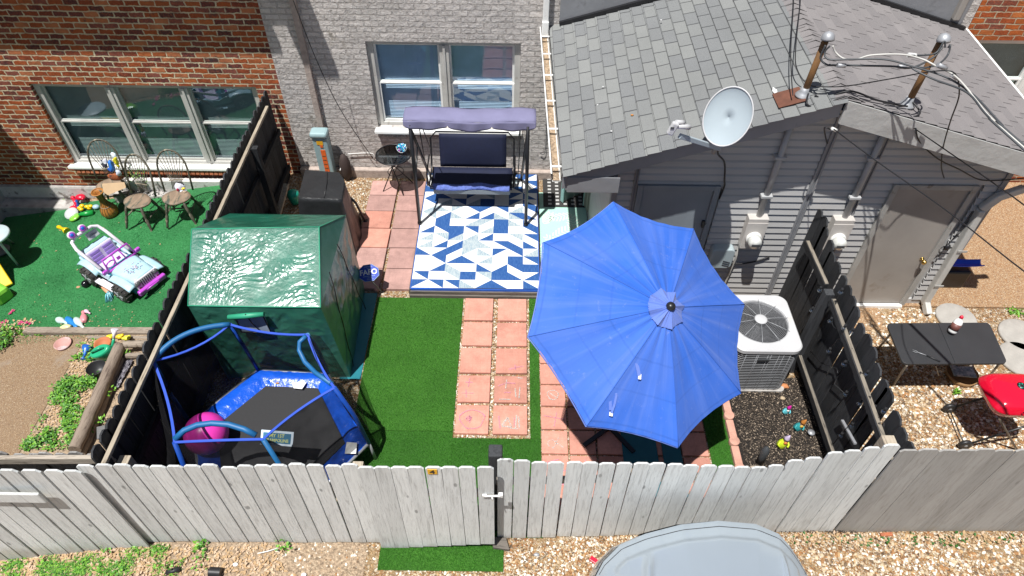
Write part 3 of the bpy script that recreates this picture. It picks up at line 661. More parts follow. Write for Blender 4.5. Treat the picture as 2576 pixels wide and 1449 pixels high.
# upper wall siding strip above the roof where it meets the brick
mb=MB()
mb.prism([(.62,WY-.03,rz_(.62,WY)+.02),(.62,WY-.03,7),(1.9,WY-.03,7),(3.3,WY-.03,7),(3.3,WY-.03,rz_(3.3,WY)+.02)],(0,.02,0)); mb.prism([(4.6,WY-.03,rz_(4.6,WY)+.02),(4.6,WY-.03,7),(6.44,WY-.03,7),(6.30,WY-.03,rz_(6.3,WY)+.02)],(0,.02,0))
mb.prism([(3.3,WY-.03,rz_(3.3,WY)+.02),(3.3,WY-.03,7),(4.6,WY-.03,7),(4.6,WY-.03,rz_(4.6,WY)+.02),(3.45,WY-.03,3.55)],(0,.02,0))
mk('upper_siding',mb,M['fascia'],w)
mb=MB(); 
for A,B in(((.62,rz_(.62,WY)),(3.45,3.53)),((3.45,3.53),(6.36,rz_(6.36,WY)))): mb.beam((A[0],WY-.06,A[1]+.045),(B[0],WY-.06,B[1]+.045),.05,.05)
mk('wall_flashing',mb,M['black'],w)
# ================= FENCES
def lerpf(x,pts):
    if x<=pts[0][0]: return pts[0][1]
    for (a,b),(c,d) in zip(pts,pts[1:]):
        if x<=c: return b+(d-b)*(x-a)/(c-a)
    return pts[-1][1]
FB=[(-6.6,2.86),(-3.6,3.0),(-1.4,3.02),(0,3.09),(2.8,3.20),(6,3.26)]
def fy(x): return lerpf(x,FB)
def picket(x,y,z0,z1,wd,ang=0,th=.018,tilt=0,dog=.028,lean=0):
    # dog-eared board, bottom centre at (x,y,z0)
    mb=MB(); h=z1-z0; w=wd/2; ca,sa=math.cos(ang),math.sin(ang)
    pts=[(-w,0),(w,0),(w,h-dog),(w-dog,h),(-w+dog,h),(-w,h-dog)]
    P=[Vector((x+(px+tilt*pz)*ca,y+(px+tilt*pz)*sa+lean*pz,z0+pz)) for px,pz in pts]
    mb.prism(P,(-sa*th,ca*th,0)); return mb
def ptz(n,x,y):  # top height of the front fence under a measured point
    q=wp(n,x,y,3.1); q=wp(n,x,y,fy(q.x)); return q
# main front fence: left of gate
tp=[ptz('H',*q) for q in((730,135),(880,135),(1000,142),(1110,140),(1230,140),(1350,138),(1470,135),(1590,148),(1710,138),(1830,138),(1950,132),(2070,130),(2190,138),(2300,140),(2430,128),(2530,125))]+[ptz('M',80,240),ptz('M',215,240)]
fl=thing('white_board_fence','white painted dog-eared board fence left of the gate, in front of the trampoline','fence',(-2.6,3.0,0))
x=-3.80; TOPL=[(q.x,q.z) for q in tp]
while x<-1.42:
    wd=U(.142,.152); z1=lerpf(x,TOPL)+U(-.008,.008)
    mk('picket',picket(x,fy(x)+U(-.004,.004),gz(x)+.01+U(0,.02),z1,wd,tilt=U(-.004,.004)),M['plank'],fl); x+=wd+U(.008,.015)
for z,yy in((.32,.05),(1.15,.05)):
    mk('rail',MB().beam((-3.85,fy(-3.85)+yy,z),(-1.33,fy(-1.33)+yy,z+.02),.04,.085),M['woodwx'],fl)
q=gp('M',270,200,1.47); mk('post',MB().bx(-1.45,-1.35,3.07,3.16,0,1.50),M['woodw'],fl,bevel=.004)
# gate
gt=thing('white_board_gate','sagging white board gate with a yellow number 4 plate and white latch','gate',(-.75,2.99,0))
gx=-1.345; i=0; gtops=[1.60,1.61,1.61,1.62,1.64,1.66,1.66,1.655]
gt_b=[-.02,.01,.035,.06,.08,.105,.13,.15]
while gx<-.17 and i<8:
    wd=.146; z1=gtops[i]-.0
    t0=wp('M',350+i*125,255,2.98); 
    mk('picket',picket(gx+.07,2.965,.015+gt_b[i]*.9,t0.z-.0,wd,tilt=U(-.006,.006)),M['plank'],gt); gx+=wd+U(.003,.010) ; i+=1
for z in(.42,1.2): mk('rail',MB().beam((-1.28,3.005,z),(-.2,3.005,z+.03),.04,.085),M['woodwx'],gt)
mk('brace',MB().beam((-1.25,3.03,.45),(-.25,3.03,1.2),.03,.085),M['woodwx'],gt)
def textmesh(s,size,depth=.002,bold=0):
    cu=bpy.data.curves.new('t','FONT'); cu.body=s; cu.size=size; cu.extrude=depth; cu.align_x='CENTER'; cu.align_y='CENTER'; cu.offset=bold; cu.resolution_u=3
    ob=bpy.data.objects.new('t',cu); COL.objects.link(ob); bpy.context.view_layer.update()
    me=bpy.data.meshes.new_from_object(ob); vs_=[v.co.copy() for v in me.vertices]; fs=[list(p.vertices) for p in me.polygons]
    bpy.data.objects.remove(ob); return vs_,fs
def text(name,s,size,pos,rot,mt,parent,bold=0,sx=1,depth=.002):
    v,f=textmesh(s,size,depth,bold); mb=MB(); mb.add([Vector(pos)+rot@Vector((q.x*sx,q.y,q.z)) for q in v],f); return mk(name,mb,mt,parent)
c=wp('M',765,295,2.96); RX=Matrix.Rotation(math.pi/2,3,'X')
M['yellow']=plain('yellow orange plate',(.75,.40,.02),.5)
pl=mk('number_plate',MB().box((c.x,2.958,c.z),(.085,.006,.085)),M['yellow'],gt,bevel=.002)
text('digit','4',.082,(c.x,2.953,c.z),RX,M['black'],pl,bold=.0008,sx=1.15)
l=MB(); c=wp('M',1210,482,2.95); l.tube([(c.x-.055,2.945,c.z),(c.x+.03,2.945,c.z+.005),(c.x+.10,2.945,c.z+.01)],[.008,.009,.012]); l.box((c.x-.05,2.95,c.z),(.04,.02,.03)); l.box((c.x+.10,2.955,c.z+.005),(.04,.03,.045)); l.tube([(c.x+.02,2.93,c.z),(c.x+.03,2.93,c.z-.05)],.006)
mk('latch',l,M['white'],gt)
# right of gate up to the corner post
tpr=[ptz('M',*q) for q in((1260,208),(1390,210),(1520,222),(1650,225),(1770,222),(1900,230),(2030,232),(2160,236),(2290,236),(2420,232),(2540,246))]+[ptz('L',*q) for q in((130,1402),(250,1402),(380,1390),(470,1362),(600,1350),(720,1305),(850,1290),(970,1275),(1080,1262),(1215,1240))]
fr_=thing('white_board_fence','white painted dog-eared board fence right of the gate, rising in steps to the corner','fence',(1.7,3.15,0))
TOPR=[(q.x,q.z) for q in tpr]; x=-.045; last=0
while x<3.47:
    wd=U(.140,.150); k=min(range(len(TOPR)),key=lambda i:abs(TOPR[i][0]-x)); z1=lerpf(x,TOPR)+U(-.012,.008)
    mk('picket',picket(x,fy(x)+U(-.005,.005),.012+U(0,.012),z1,wd,tilt=U(-.005,.005)),M['plank'],fr_); x+=wd+U(.010,.017)
for z in(.32,1.2): mk('rail',MB().beam((-.12,fy(-.1)+.05,z),(3.45,fy(3.45)+.05,z+.03),.04,.085),M['woodwx'],fr_)
for xx in(1.2,2.4): mk('post',MB().bx(xx-.045,xx+.045,fy(xx)+.075,fy(xx)+.165,0,1.18),M['woodw'],fr_,bevel=.004)
c=wp('M',1262,95,3.27); ps=MB().bx(c.x-.075,c.x+.055,3.17,3.30,0,c.z-.02); tag(mk('gate_post',ps,M['logend'] if 'logend' in M else M['woodb'],bevel=.015),'dark rounded wooden gate post rising behind the white fence','post')
# neighbour fences
nl=thing('white_board_fence','leaning white board fence of the left lot with a rounded board nailed across','fence',(-5,2.9,gz(-5)))
x=-6.7; i=0
while x<-3.84:
    wd=U(.16,.175); 
    q=wp('H',min(max(0,(x+5.25)*560),760),180,fy(x)-.05); z1=q.z+U(-.01,.01)
    mk('picket',picket(x,fy(x)-.045+U(-.004,.004),gz(x)+.0,z1,wd,tilt=U(-.006,.006),dog=.035),M['plank'],nl); x+=wd+U(.003,.012)
for z in(.1,.95): mk('rail',MB().beam((-6.9,fy(-5)+.0,z-.1),(-3.9,fy(-4)+.0,z),.04,.085),M['woodwx'],nl)
a=wp('H',0,360,fy(-5)-.09); b=wp('H',320,360,fy(-4.9)-.09)
mk('cross_board',MB().bx(a.x-1,b.x-.03,fy(-5)-.092,fy(-5)-.066,b.z-.10,b.z+.075),M['plank'],nl,bevel=.03)
# its unpainted inner face: rail and ragged pickets on the yard side
ni=thing('weathered_picket_row','row of grey weathered picket tops behind a splintered rail in the bottom left','fence',(-5,3.3,gz(-5)))
x=-6.6
while x<-3.93:
    wd=.145; q=wp('H',min(max(0,(x+5.1)*600),700),50+U(-8,12),3.33)
    mk('picket',picket(x,3.33,gz(x),q.z,wd,tilt=U(-.02,.02),dog=.04),M['woodgz'],ni); x+=.15
a=wp('H',0,112,3.28); b=wp('H',800,88,3.28); mk('rail',MB().beam((a.x-1.4,3.28,a.z),(b.x,3.28,b.z),.045,.10),M['woodwx'],ni,bevel=.006)
q=wp('H',870,85,3.27); tag(mk('corner_post',MB().bx(q.x-.055,q.x+.055,3.2,3.31,-.1,q.z),M['woodw'],bevel=.006),'weathered square corner post where the black fence meets the white one','post')
ng=thing('grey_board_fence','grey painted board fence of the right lot at the right edge','fence',(4.6,3.24,0))
x=3.63
while x<7.6:
    wd=U(.165,.19); q=wp('Y',240+(x-3.4)*260,1368,fy(x)); z1=q.z+U(-.02,.015)
    mk('picket',picket(x,fy(x)+U(-.004,.006),.01,z1,wd,tilt=U(-.006,.006),dog=.03),M['plankg'],ng); x+=wd+U(.001,.007)
for z in(.3,1.1): mk('rail',MB().beam((3.45,fy(3.5)+.05,z),(7.7,fy(7)+.05,z),.04,.085),M['woodwx'],ng)
# black fence on the left of the yard
bl=thing('black_board_fence','tall black board fence with a pale rail between the green carpet and the tent','fence',(-3.8,6,0))
y=3.12; RLX=-3.76
def zr(y): return 1.46+.07*(y-3.1)/6
while y<9.35:
    wd=U(.135,.15); z1=zr(y)+.13+U(-.02,.02)
    mk('picket',picket(RLX-.05,y+wd/2,min(0,gz(RLX-.05)),z1,wd,ang=math.pi/2,th=.02,tilt=U(-.01,.01),dog=.045),M['woodb'],bl); y+=wd+U(.004,.01)
mk('top_rail',MB().beam((RLX,3.05,zr(3.05)-.02),(RLX,9.1,zr(9.1)-.02),.045,.045),M['woodw'],bl,bevel=.005)
mk('rail',MB().beam((RLX,3.05,.95),(RLX,9.3,.95),.04,.09),M['woodbx'],bl); mk('rail',MB().beam((RLX,3.05,.25),(RLX,9.3,.25),.04,.09),M['woodbx'],bl)
for yy in(5.4,8.05): mk('post',MB().bx(RLX+.02,RLX+.11,yy,yy+.09,0,1.48),M['woodb'],bl,bevel=.004)
a=wp('I',590,300,8.95); mk('post',MB().bx(a.x-.06,a.x+.06,8.9,9.02,0,a.z-.02),M['trimpost'] if 'trimpost' in M else M['bluegrey'],bl,bevel=.004)
a=wp('I',665,170,WY-.03); b=wp('I',840,730,WY-.03); tag(mk('white_corner_board',MB().bx(a.x-.03,a.x+.045,WY-.05,WY-.012,b.z,a.z),M['wpaint']),'narrow flaking white board upright on the brick behind the black fence end','board')
# black fence on the right with string lights
br_=thing('black_board_fence','black stained board fence hung with bulbs between the mulch bed and the folding table','fence',(3.75,4.8,0))
y=3.30; X0=3.74
TR=[(3.2,1.60),(4.2,1.66),(5.2,1.74),(5.6,1.72),(5.9,1.80),(6.6,1.9)]
while y<6.5:
    wd=U(.15,.18); z1=lerpf(y,TR)+U(-.03,.03)
    mk('picket',picket(X0+.02,y+wd/2,.01,z1,wd,ang=math.pi/2,th=.02,tilt=U(-.03,.01),dog=.045),M['woodb'],br_); y+=wd+U(.003,.012)
mk('top_rail',MB().beam((3.66,3.28,1.30),(3.66,5.30,1.46),.05,.085),M['woodbx'],br_,bevel=.004)
mk('top_rail',MB().beam((3.66,5.52,1.45),(3.66,6.3,1.43),.05,.085),M['woodbx'],br_,bevel=.004)
cap=MB().beam((3.665,3.30,1.348),(3.665,5.28,1.508),.04,.006); mk('rail_top_face',cap,M['woodd'],br_)
mk('rail_top_face',MB().beam((3.665,5.53,1.497),(3.665,6.29,1.477),.04,.006),M['woodd'],br_)
mk('bottom_rail',MB().beam((3.66,3.3,.30),(3.66,5.42,.33),.05,.09),M['woodbx'],br_,bevel=.004); mk('rail_top_face',MB().beam((3.655,3.32,.348),(3.655,5.40,.378),.035,.006),M['woodd'],br_)
for yy in(3.34,5.35): mk('post',MB().bx(3.60,3.70,yy,yy+.1,0,1.30 if yy<4 else 1.5),M['woodb'],br_,bevel=.005)
q=wp('L',1210,1215,3.33); mk('post',MB().bx(q.x-.07,q.x+.05,3.30,3.41,0,q.z),M['woodw'],br_,bevel=.006)
mk('stake',MB().beam(xp('L',830,1045,3.69),xp('L',930,1225,3.69),.03,.02),M['fascia'],br_)
# string lights
sg=thing('string_lights','black string of clear globe bulbs draped along the black fence','string lights',(3.7,5,1.4))
bulbs=[(660,50),(820,65),(600,205),(740,285),(845,340),(905,370),(730,515),(845,615),(950,640),(1015,690),(855,845),(965,915),(1070,955),(1150,975),(900,1085),(820,1160),(1065,1245)]
BP=[xp('L',x,y,3.62 if x<900 else 3.70) for x,y in bulbs]
def sag(a,b,s,n=8): return [a.lerp(b,i/n)+Vector((0,0,-s*4*(i/n)*(1-i/n))) for i in range(n+1)]
top1=[Vector((3.685,y,1.36+.08*(y-3.3)/2+.16*0)) for y in(6.2,5.9,5.6,5.2,4.9,4.6,4.3,4.0,3.7,3.45)]
path=[]; 
for i in range(len(top1)-1): path+=sag(top1[i]+Vector((U(-.05,.02),0,U(.0,.06))),top1[i+1]+Vector((U(-.05,.02),0,U(0,.06))),U(.05,.16))
mk('wire',MB().tube(path,.005,5),M['cable'],sg)
for p in BP:
    near=min(path,key=lambda q:abs(q.y-p.y)*1.+abs(q.z-p.z)*.5)
    mk('wire',MB().tube(sag(near,p+Vector((0,0,.05)),.03,5),.004,5),M['cable'],sg)
    mk('socket',MB().tube([p+Vector((0,0,.055)),p+Vector((0,0,.015))],[.013,.015],8),M['blackp'],sg)
    mk('bulb',MB().ell(p-Vector((0,0,.01)),.028,10,8),M['clear'],sg)
# second hanging swag on the lower boards
path=[]; pts=[xp('L',x,y,3.70) for x,y in((590,520),(660,600),(690,615),(790,650),(800,700),(770,770),(860,850),(790,940))]
mk('wire',MB().tube(pts,.006,5),M['cable'],sg)
# ================= MAIN YARD
ordw=['first','second','third','fourth','fifth','sixth','seventh','eighth']
# deck
dk=thing('deck','low dark wooden deck platform under the blue and white rug','deck',(-.5,8,0))
for i in range(19): 
    y0=6.64+i*.147; mk('deck_board',MB().bx(-1.455+U(-.006,.006),.40 if y0<9 else .4,y0,y0+.138,.105,.135),M['deck'],dk)
mk('rim_board',MB().bx(-1.45,.385,6.615,6.638,.0,.105),M['deck'],dk,bevel=.003); mk('rim_board',MB().bx(.39,.41,6.64,9.4,.0,.10),M['deck'],dk); mk('rim_board',MB().bx(-1.47,-1.452,6.64,9.4,.0,.10),M['deck'],dk)
mk('lower_board',MB().bx(-1.46,.40,6.585,6.613,.0,.055),M['deck'],dk,bevel=.003)
# rug: 8 x 14 cells of split squares, woven white / blue / grey
def weave(name,a,b,fac,sx=90,sy=90):
    m,t,n,l,bs=nt(name); v=coords(t,(160,12,1)); nn=noi(t,v,1,3,.7); c=mixc(t,ramp(t,nn.outputs[0],[(.45,0.),(.6,fac)]),a,b); l.new(c,bs.inputs['Base Color']); bs.inputs['Roughness'].default_value=.75
    w=noi(t,coords(t),200,2); l.new(bump(t,w.outputs[0],.4,.003),bs.inputs['Normal']); return m
M['rw']=weave('woven white',(.78,.78,.76),(.70,.70,.68),.6); M['rb']=weave('woven blue',(.008,.065,.24),(.06,.16,.38),.5); M['rg']=weave('woven grey blue',(.42,.47,.48),(.15,.25,.34),.9); M['re']=plain('blue binding',(.02,.12,.55),.7)
rg=thing('blue_white_rug','blue, grey and white triangle patterned outdoor rug on the deck','rug',(-.5,7.9,.14))
rnd=random.Random(11); mb=MB(); x0,x1,y0,y1=-1.44,.385,6.66,9.32; nx,ny=8,16; cw=(x1-x0)/nx; ch=(y1-y0)/ny
# each cell: (diagonal, colour A, colour B)  W=0 B=1 G=2
rows=["/BW \\WB \\WB \\GW /WB \\BW /WW \\BW","\\WB /WW \\WG \\BB \\WG \\BB \\BW /WB","/WW /WB \\GW /WW \\BW /WB \\WB \\BB","\\WW \\WB /WB \\BW /WG /WW \\BB \\WB","\\BW /WB /BW /GW \\GW /BW \\WB /WG","/WG /WB /WB \\GG \\GW \\WB \\BW \\BW","/WG \\WG /BG /WG /WB \\WW \\WG \\WB","/WB \\WB \\BB \\WB /WG /BB \\WW \\WB","\\WW /BB /WW /WG /GW \\BB \\GW \\BW","\\WG /WB \\GW /WB /WB \\GW \\GB \\BW","/WG \\GW /GW \\WB /BW \\WB /WG \\WB","\\WB /WG \\WB /WG /BB \\WW /BW \\BW"]
rows=rows+["/WB \\BW \\WW /BW \\WG /WW /BW \\BW","\\BW /WG /BW \\WB /WB \\GW \\WB /WB","/WW \\BW /WB \\WW /BW \\WB /GW \\WB","\\WB /WB \\GW /WB \\BW /WW \\WB /BW"]
cm={'W':0,'B':1,'G':2}
for j in range(ny):
    cells=rows[j].split(' ')
    for i in range(nx):
        d,a,b=cells[i]; X0,X1,Y0,Y1=x0+i*cw,x0+(i+1)*cw,y0+j*ch,y0+(j+1)*ch
        def Q(x,y): return (x,y,.142+.004*noise.noise(Vector((x*2,y*2,0))))
        if d=='/': mb.add([Q(X0,Y0),Q(X1,Y1),Q(X0,Y1)],[(0,1,2)],cm[a]); mb.add([Q(X0,Y0),Q(X1,Y0),Q(X1,Y1)],[(0,1,2)],cm[b])
        else: mb.add([Q(X0,Y0),Q(X1,Y0),Q(X0,Y1)],[(0,1,2)],cm[a]); mb.add([Q(X1,Y0),Q(X1,Y1),Q(X0,Y1)],[(0,1,2)],cm[b])
mk('field',mb,[M['rw'],M['rb'],M['rg']],rg)
e=MB(); e.tube([(x0-.006,y0-.008,.137),(x1+.006,y0-.008,.137),(x1+.006,y1,.137),(x0-.006,y1,.137)],.008,6,closed=True); e.bx(x0,x1,y0-.02,y0-.012,.095,.137); mk('binding',e,M['re'],rg)
# mint rug and black mat
M['mint']=mat('mint rug',(.36,.60,.50),.85,.1,sc=60,bmp=.2,geo=True)
M['leafw']=mat('cream leaf print',(.66,.74,.66),.85,.05,bmp=0)
mr=thing('mint_leaf_rug','mint green rug with cream leaf print right of the deck','rug',(.85,8.1,.01))
mk('field',MB().bx(.425,1.19,7.3,9.0,.006,.016),M['mint'],mr)
mb=MB()
def leaf(cx,cy,L,W,a,n=7):
    ca,sa=math.cos(a),math.sin(a)
    for s in(-1,1):
        for k in range(n):
            t=k/n; bx=L*t; ln=W*(1-abs(t-.35)*1.1)
            P=[(bx,0),(bx+.018,s*.004),(bx+.06+ln*.35,s*ln),(bx+.03+ln*.35,s*ln*1.02)]
            mb.add([(cx+px*ca-py*sa,cy+px*sa+py*ca,.0185) for px,py in P],[(0,1,2,3)])
for L_ in((.52,7.36,.42,.10,1.9),(.70,7.4,.5,.13,1.35),(.98,7.45,.40,.12,.9),(.62,7.9,.42,.12,.6),(.95,8.45,.4,.1,3.5),(1.0,8.0,.42,.12,1.7),(.5,8.2,.3,.1,1.2),(.8,7.65,.4,.1,2.4),(1.12,7.8,.3,.08,1.4)): leaf(*L_)
mk('leaf_print',mb,M['leafw'],mr)
M['matb']=mat('black woven mat',(.035,.033,.032),.9,.2,sc=120,bmp=.3,geo=True); M['matw']=plain('grey check',(.42,.42,.41),.8)
bm_=thing('black_check_mat','black door mat with rows of small grey rectangles beside the deck','mat',(.85,9.05,.02))
mk('field',MB().bx(.495,1.18,8.62,9.40,.019,.028),M['matb'],bm_)
for i in range(5):
    for j in range(8): 
        mk('check',MB().bx(.575+i*.125,.63+i*.125,8.67+j*.094,8.712+j*.094,.029,.031),M['matw'],bm_)
# paving stones
def stone(x0,x1,y0,y1,z,lbl,group,mt='paver',h=.04):
    d=U(-.004,.004); mb=MB(); cx,cy=(x0+x1)/2,(y0+y1)/2
    mb.box((cx,cy,z+h/2+U(-.003,.003)),(x1-x0,y1-y0,h),rz=U(-.012,.012),rx=U(-.006,.006),ry=U(-.006,.006))
    return tag(mk('paving_stone',mb,M[mt],bevel=.005),lbl,'paving stone',group)
def chalk(par,c,strokes,mt,w=.018):
    for st in strokes:
        mb=MB(); pts=[Vector((c[0]+a,c[1]+b,0)) for a,b in st]; z=c[2]
        for i in range(len(pts)-1):
            d=pts[i+1]-pts[i]; n_=Vector((-d.y,d.x,0)).normalized()*w*U(.35,.65)
            for q in range(3):
                o_=Vector((U(-.006,.006),U(-.006,.006),0)); mb.add([Vector((pts[i].x,pts[i].y,z+q*.0004))-n_*.5+o_,Vector((pts[i+1].x,pts[i+1].y,z+q*.0004))-n_*.5+o_,Vector((pts[i+1].x,pts[i+1].y,z+q*.0004))+n_*.5+o_,Vector((pts[i].x,pts[i].y,z+q*.0004))+n_*.5+o_],[(0,1,2,3)])
        mk('chalk_mark',mb,mt,par)
def circ(r,cx=0,cy=0,n=18,sy=1): return [(cx+r*math.cos(2*math.pi*i/n)*(1+.1*math.sin(i)),cy+r*sy*math.sin(2*math.pi*i/n)) for i in range(n+1)]
pcol=[(-.665,-.262),(-.20,.208)]
ytop=[6.56,6.115,5.665,5.215,4.765]; 
desc={(2,1):' with faint pink chalk line',(3,0):' chalked with two pink crosses',(3,1):' chalked with white and pink strokes',(4,0):' chalked with a pink ring',(4,1):' chalked with white triangle'}
for r in range(5):
    for c in range(2):
        x0,x1=pcol[c]; y1=ytop[r]; y0=y1-.405
        if c==1 : x0+=-.01*(r>2); 
        o=stone(x0+.01*(4-r)*.2,x1,y0,y1,.0,'pink path stone, %s row from deck, %s column%s'%(ordw[r],'left' if c==0 else 'right',desc.get((r,c),'')),'pink stones of the path from the deck to the gate')
        C_=((x0+x1)/2,(y0+y1)/2,.0475)
        if (r,c)==(2,1): chalk(o,C_,[[(-.03,-.15),(.06,-.12),(.16,-.10)],[(.05,-.08),(.06,-.16)]],M['chalkp'])
        if (r,c)==(3,0): chalk(o,C_,[[(-.06,.15),(-.07,.02)],[(-.11,.09),(-.02,.09)],[(-.15,-.08),(.0,-.08)],[(-.10,-.02),(-.09,-.14)]],M['chalkp'])
        if (r,c)==(3,1): chalk(o,C_,[[(-.05,.14),(-.06,0)],[(-.14,-.16),(.0,-.16)],[(.06,0),(.07,-.13)],[(.12,.02),(.11,-.14)],[(.08,.17),(.15,.16)]],M['chalkw'],.022); chalk(o,C_,[[(-.16,.04),(-.06,.09),(.06,.08)],[(-.08,-.06),(0,-.06)]],M['chalkp'])
        if (r,c)==(4,0): chalk(o,C_,[circ(.15,0,-.01,sy=.9),[(-.08,.0),(.0,.02)],[(-.04,.05),(-.03,-.06)],circ(.03,-.04,0)],M['chalkp'],.022)
        if (r,c)==(4,1): chalk(o,C_,[[(-.10,-.1),(-.03,.02),(.02,-.11),(-.1,-.1)],[(.08,.05),(.07,-.13)],[(.10,.04),(.11,-.13)],[(-.02,-.12),(.10,-.14)]],M['chalkw'],.03); chalk(o,C_,[[(-.14,.04),(-.12,-.14)],[(.05,.03),(.05,-.1)]],M['chalkp'])
# pad of stones left of the deck
lc=[(-2.375,-1.935),(-1.915,-1.475)]; ly=[9.22,8.83,8.43,8.01,7.57,7.125,6.70]
for c in range(2):
    for r in range(len(ly)-1):
        sk=.04*(-(r-3)) if c==0 else 0; x0,x1=lc[c]
        if c==1 and r==0: pass
        if c==0: x0+=-.0+.03*(r>3); x1+=.0 if r<3 else .02
        else: x0+=.02+ (.03 if r>3 else 0)
        mt='paver' if (c==0 and r in(2,3)) else 'paverB'
        o=stone(x0,x1,ly[r+1]+.012,ly[r]-.004,.0,'%s stone left of the deck, %s row from the wall, %s column'%('salmon pink' if mt=='paver' else 'dusty pink',ordw[r],'outer' if c==0 else 'inner'),'large stones left of the deck',mt,.05)
# patio under the umbrella
tealm=plain('dark teal mat',(.008,.10,.13),.8)
for r in range(7):
    for c in range(6):
        x0=.38+c*.332; y1=5.75-r*.333; ds='' 
        if c==5 and r<1: continue
        lbl='terracotta patio stone, %s row from the fence, %s column from the path'%(ordw[6-r],ordw[c])
        o=stone(x0,x0+.308,y1-.308,y1,-.01,lbl,'square stones of the patio under the blue umbrella','paver')
        C_=(x0+.154,y1-.154,.0395)
        if c==0:
            st={2:[circ(.07,0,0),[(-.05,.03),(.05,-.05)]],3:[[(-.12,.03),(.13,-.02)],[(.04,.08),(.0,-.13)]],4:[circ(.05,-.03,-.03),[(.0,.0),(.10,-.08)],[(.05,.06),(-.02,-.1)]],5:[[(-.13,-.04),(.14,-.05)],[(.02,-.0),(.03,-.14)],[(-.1,.06),(.05,.1)]],6:[[(-.1,.1),(.1,.12)]]}.get(r)
            if st: chalk(o,C_,st,M['chalkw'] if r in(2,4) else M['chalkp'],.018)
        if c==1 and r==5: chalk(o,C_,[[(-.1,.0),(.12,.0)],[(.02,.1),(.03,-.12)]],M['chalkp'],.014)
for lbl,a,b in(('wide dark teal mat lying on the patio stones in the umbrella shade',1.33,1.74),('narrow dark teal mat lying on the patio stones in the umbrella shade',1.80,2.02)):
    tag(mk('teal_mat',MB().bx(a,b,3.35,4.6,.036,.046),tealm,bevel=.003),lbl,'mat')
# edging blocks of the mulch bed
ey=[5.66,5.30,4.94,4.58,4.22,3.86,3.50]
for i,y in enumerate(ey):
    y0=y-.35; xx=2.71-.012*i; mb=MB(); n=10
    P=[(xx-.045,y0+.06),(xx-.045,y)]+[(xx+.045,y),(xx+.045,y0+.06)]
    arc=[(xx+.06*math.cos(a),y0+.05+.055*math.sin(a)) for a in [math.pi*(1+k/8) for k in range(9)]]
    poly=[(px,py,0) for px,py in P[:2]+P[2:]]; mb.prism(poly,(0,0,.075)); mb.tube([(xx,y0+.06,0),(xx,y0+.06,.082)],.062,16)
    tag(mk('edging_block',mb,M['edging'],bevel=.006),'pink scalloped edging block, %s from the air conditioner along the mulch bed'%ordw[i],'edging block','pink edging blocks of the mulch bed')
# gate mat
a=[gp('M',*q) for q in((400,835),(340,1055),(1305,1025),(1290,870))]; mb=MB().prism([(v.x,v.y,.002) for v in a],(0,0,.018)); 
gm=thing('turf_mat','green artificial turf mat on the gravel below the gate','mat',(-.7,2.85,0)); mb=MB().bx(-1.36,-.05,2.735,3.3,.002,.018); mk('turf_base',mb,M['turf'],gm)
mb=MB()
for i in range(5000):
    x,y=U(-1.36,-.05),U(2.735,3.08); aa=U(0,6.28); wd=.003; h=U(.012,.03); dx,dy=U(-.012,.012),U(-.012,.012)
    mb.add([(x-wd*math.cos(aa),y-wd*math.sin(aa),.016),(x+wd*math.cos(aa),y+wd*math.sin(aa),.016),(x+dx,y+dy,.018+h)],[(0,1,2)])
o=mk('grass_pile',mb,M['blade'],gm)
mb=MB(); v=[gp('M',*q) for q in((1222,815),(1335,822),(1362,915),(1235,900))]; mb.prism([(q.x,q.y,.0) for q in v],(0,0,.06)); tag(mk('dark_block',mb,M['woodwx'] if 0 else M['deck'],bevel=.006),'dark grooved wooden block on the gravel below the gate latch','block')
# ---------------- umbrella
ub=thing('patio_umbrella','large bright blue octagonal patio umbrella tilted over the patio','umbrella',(1.5,4.2,0))
def fabric(name,col,fade,rough=.8):
    m,t,n,l,b=nt(name); v=coords(t); c0=noi(t,v,2.2,5,.6)
    c=ramp(t,c0.outputs[0],[(.3,[x*.85 for x in col]),(.7,col)])
    at=t.nodes.new('ShaderNodeUVMap'); sp=t.nodes.new('ShaderNodeSeparateXYZ'); l.new(at.outputs[0],sp.inputs[0])
    cb=t.nodes.new('ShaderNodeCombineXYZ'); l.new(mth(t,'MULTIPLY',sp.outputs[0],8),cb.inputs[0]); l.new(mth(t,'MULTIPLY',sp.outputs[1],.9),cb.inputs[1])
    st=noi(t,cb.outputs[0],1.1,3,.5); c=mixc(t,ramp(t,st.outputs[0],[(.48,0.),(.8,.5)]),c,fade); c=mixc(t,ramp(t,noi(t,v,1.1,3,.5,.5).outputs[0],[(.45,0.),(.62,.28)]),c,fade)
    for v0,k0 in((.38,.35),(.66,.3),(.955,.5)):
        bd_=ramp(t,mth(t,'ABSOLUTE',mth(t,'SUBTRACT',mth(t,'ADD',sp.outputs[1],mth(t,'MULTIPLY',c0.outputs[0],.02)),v0+.01)),[(.004,1.),(.012,0.)]); c=mixc(t,mth(t,'MULTIPLY',bd_,mth(t,'MULTIPLY',noi(t,v,3.1,3).outputs[0],k0)),c,[x*.45 for x in col])
    c=mixc(t,ramp(t,noi(t,coords(t,(1,1,1)),14,6,.75).outputs[0],[(.60,0.),(.72,.22)]),c,(.35,.38,.50))
    l.new(c,b.inputs['Base Color']); b.inputs['Roughness'].default_value=rough; b.inputs['Specular IOR Level'].default_value=.2; b.inputs['Sheen Weight'].default_value=.15
    f=noi(t,v,260,2); l.new(bump(t,f.outputs[0],.15,.002,bump(t,st.outputs[0],.35,.012)),b.inputs['Normal'])
    out=t.nodes['Material Output']; tl=t.nodes.new('ShaderNodeBsdfTranslucent'); l.new(c,tl.inputs[0]); mx=t.nodes.new('ShaderNodeMixShader'); mx.inputs[0].default_value=.04; l.new(b.outputs[0],mx.inputs[1]); l.new(tl.outputs[0],mx.inputs[2]); l.new(mx.outputs[0],out.inputs[0])
    return m
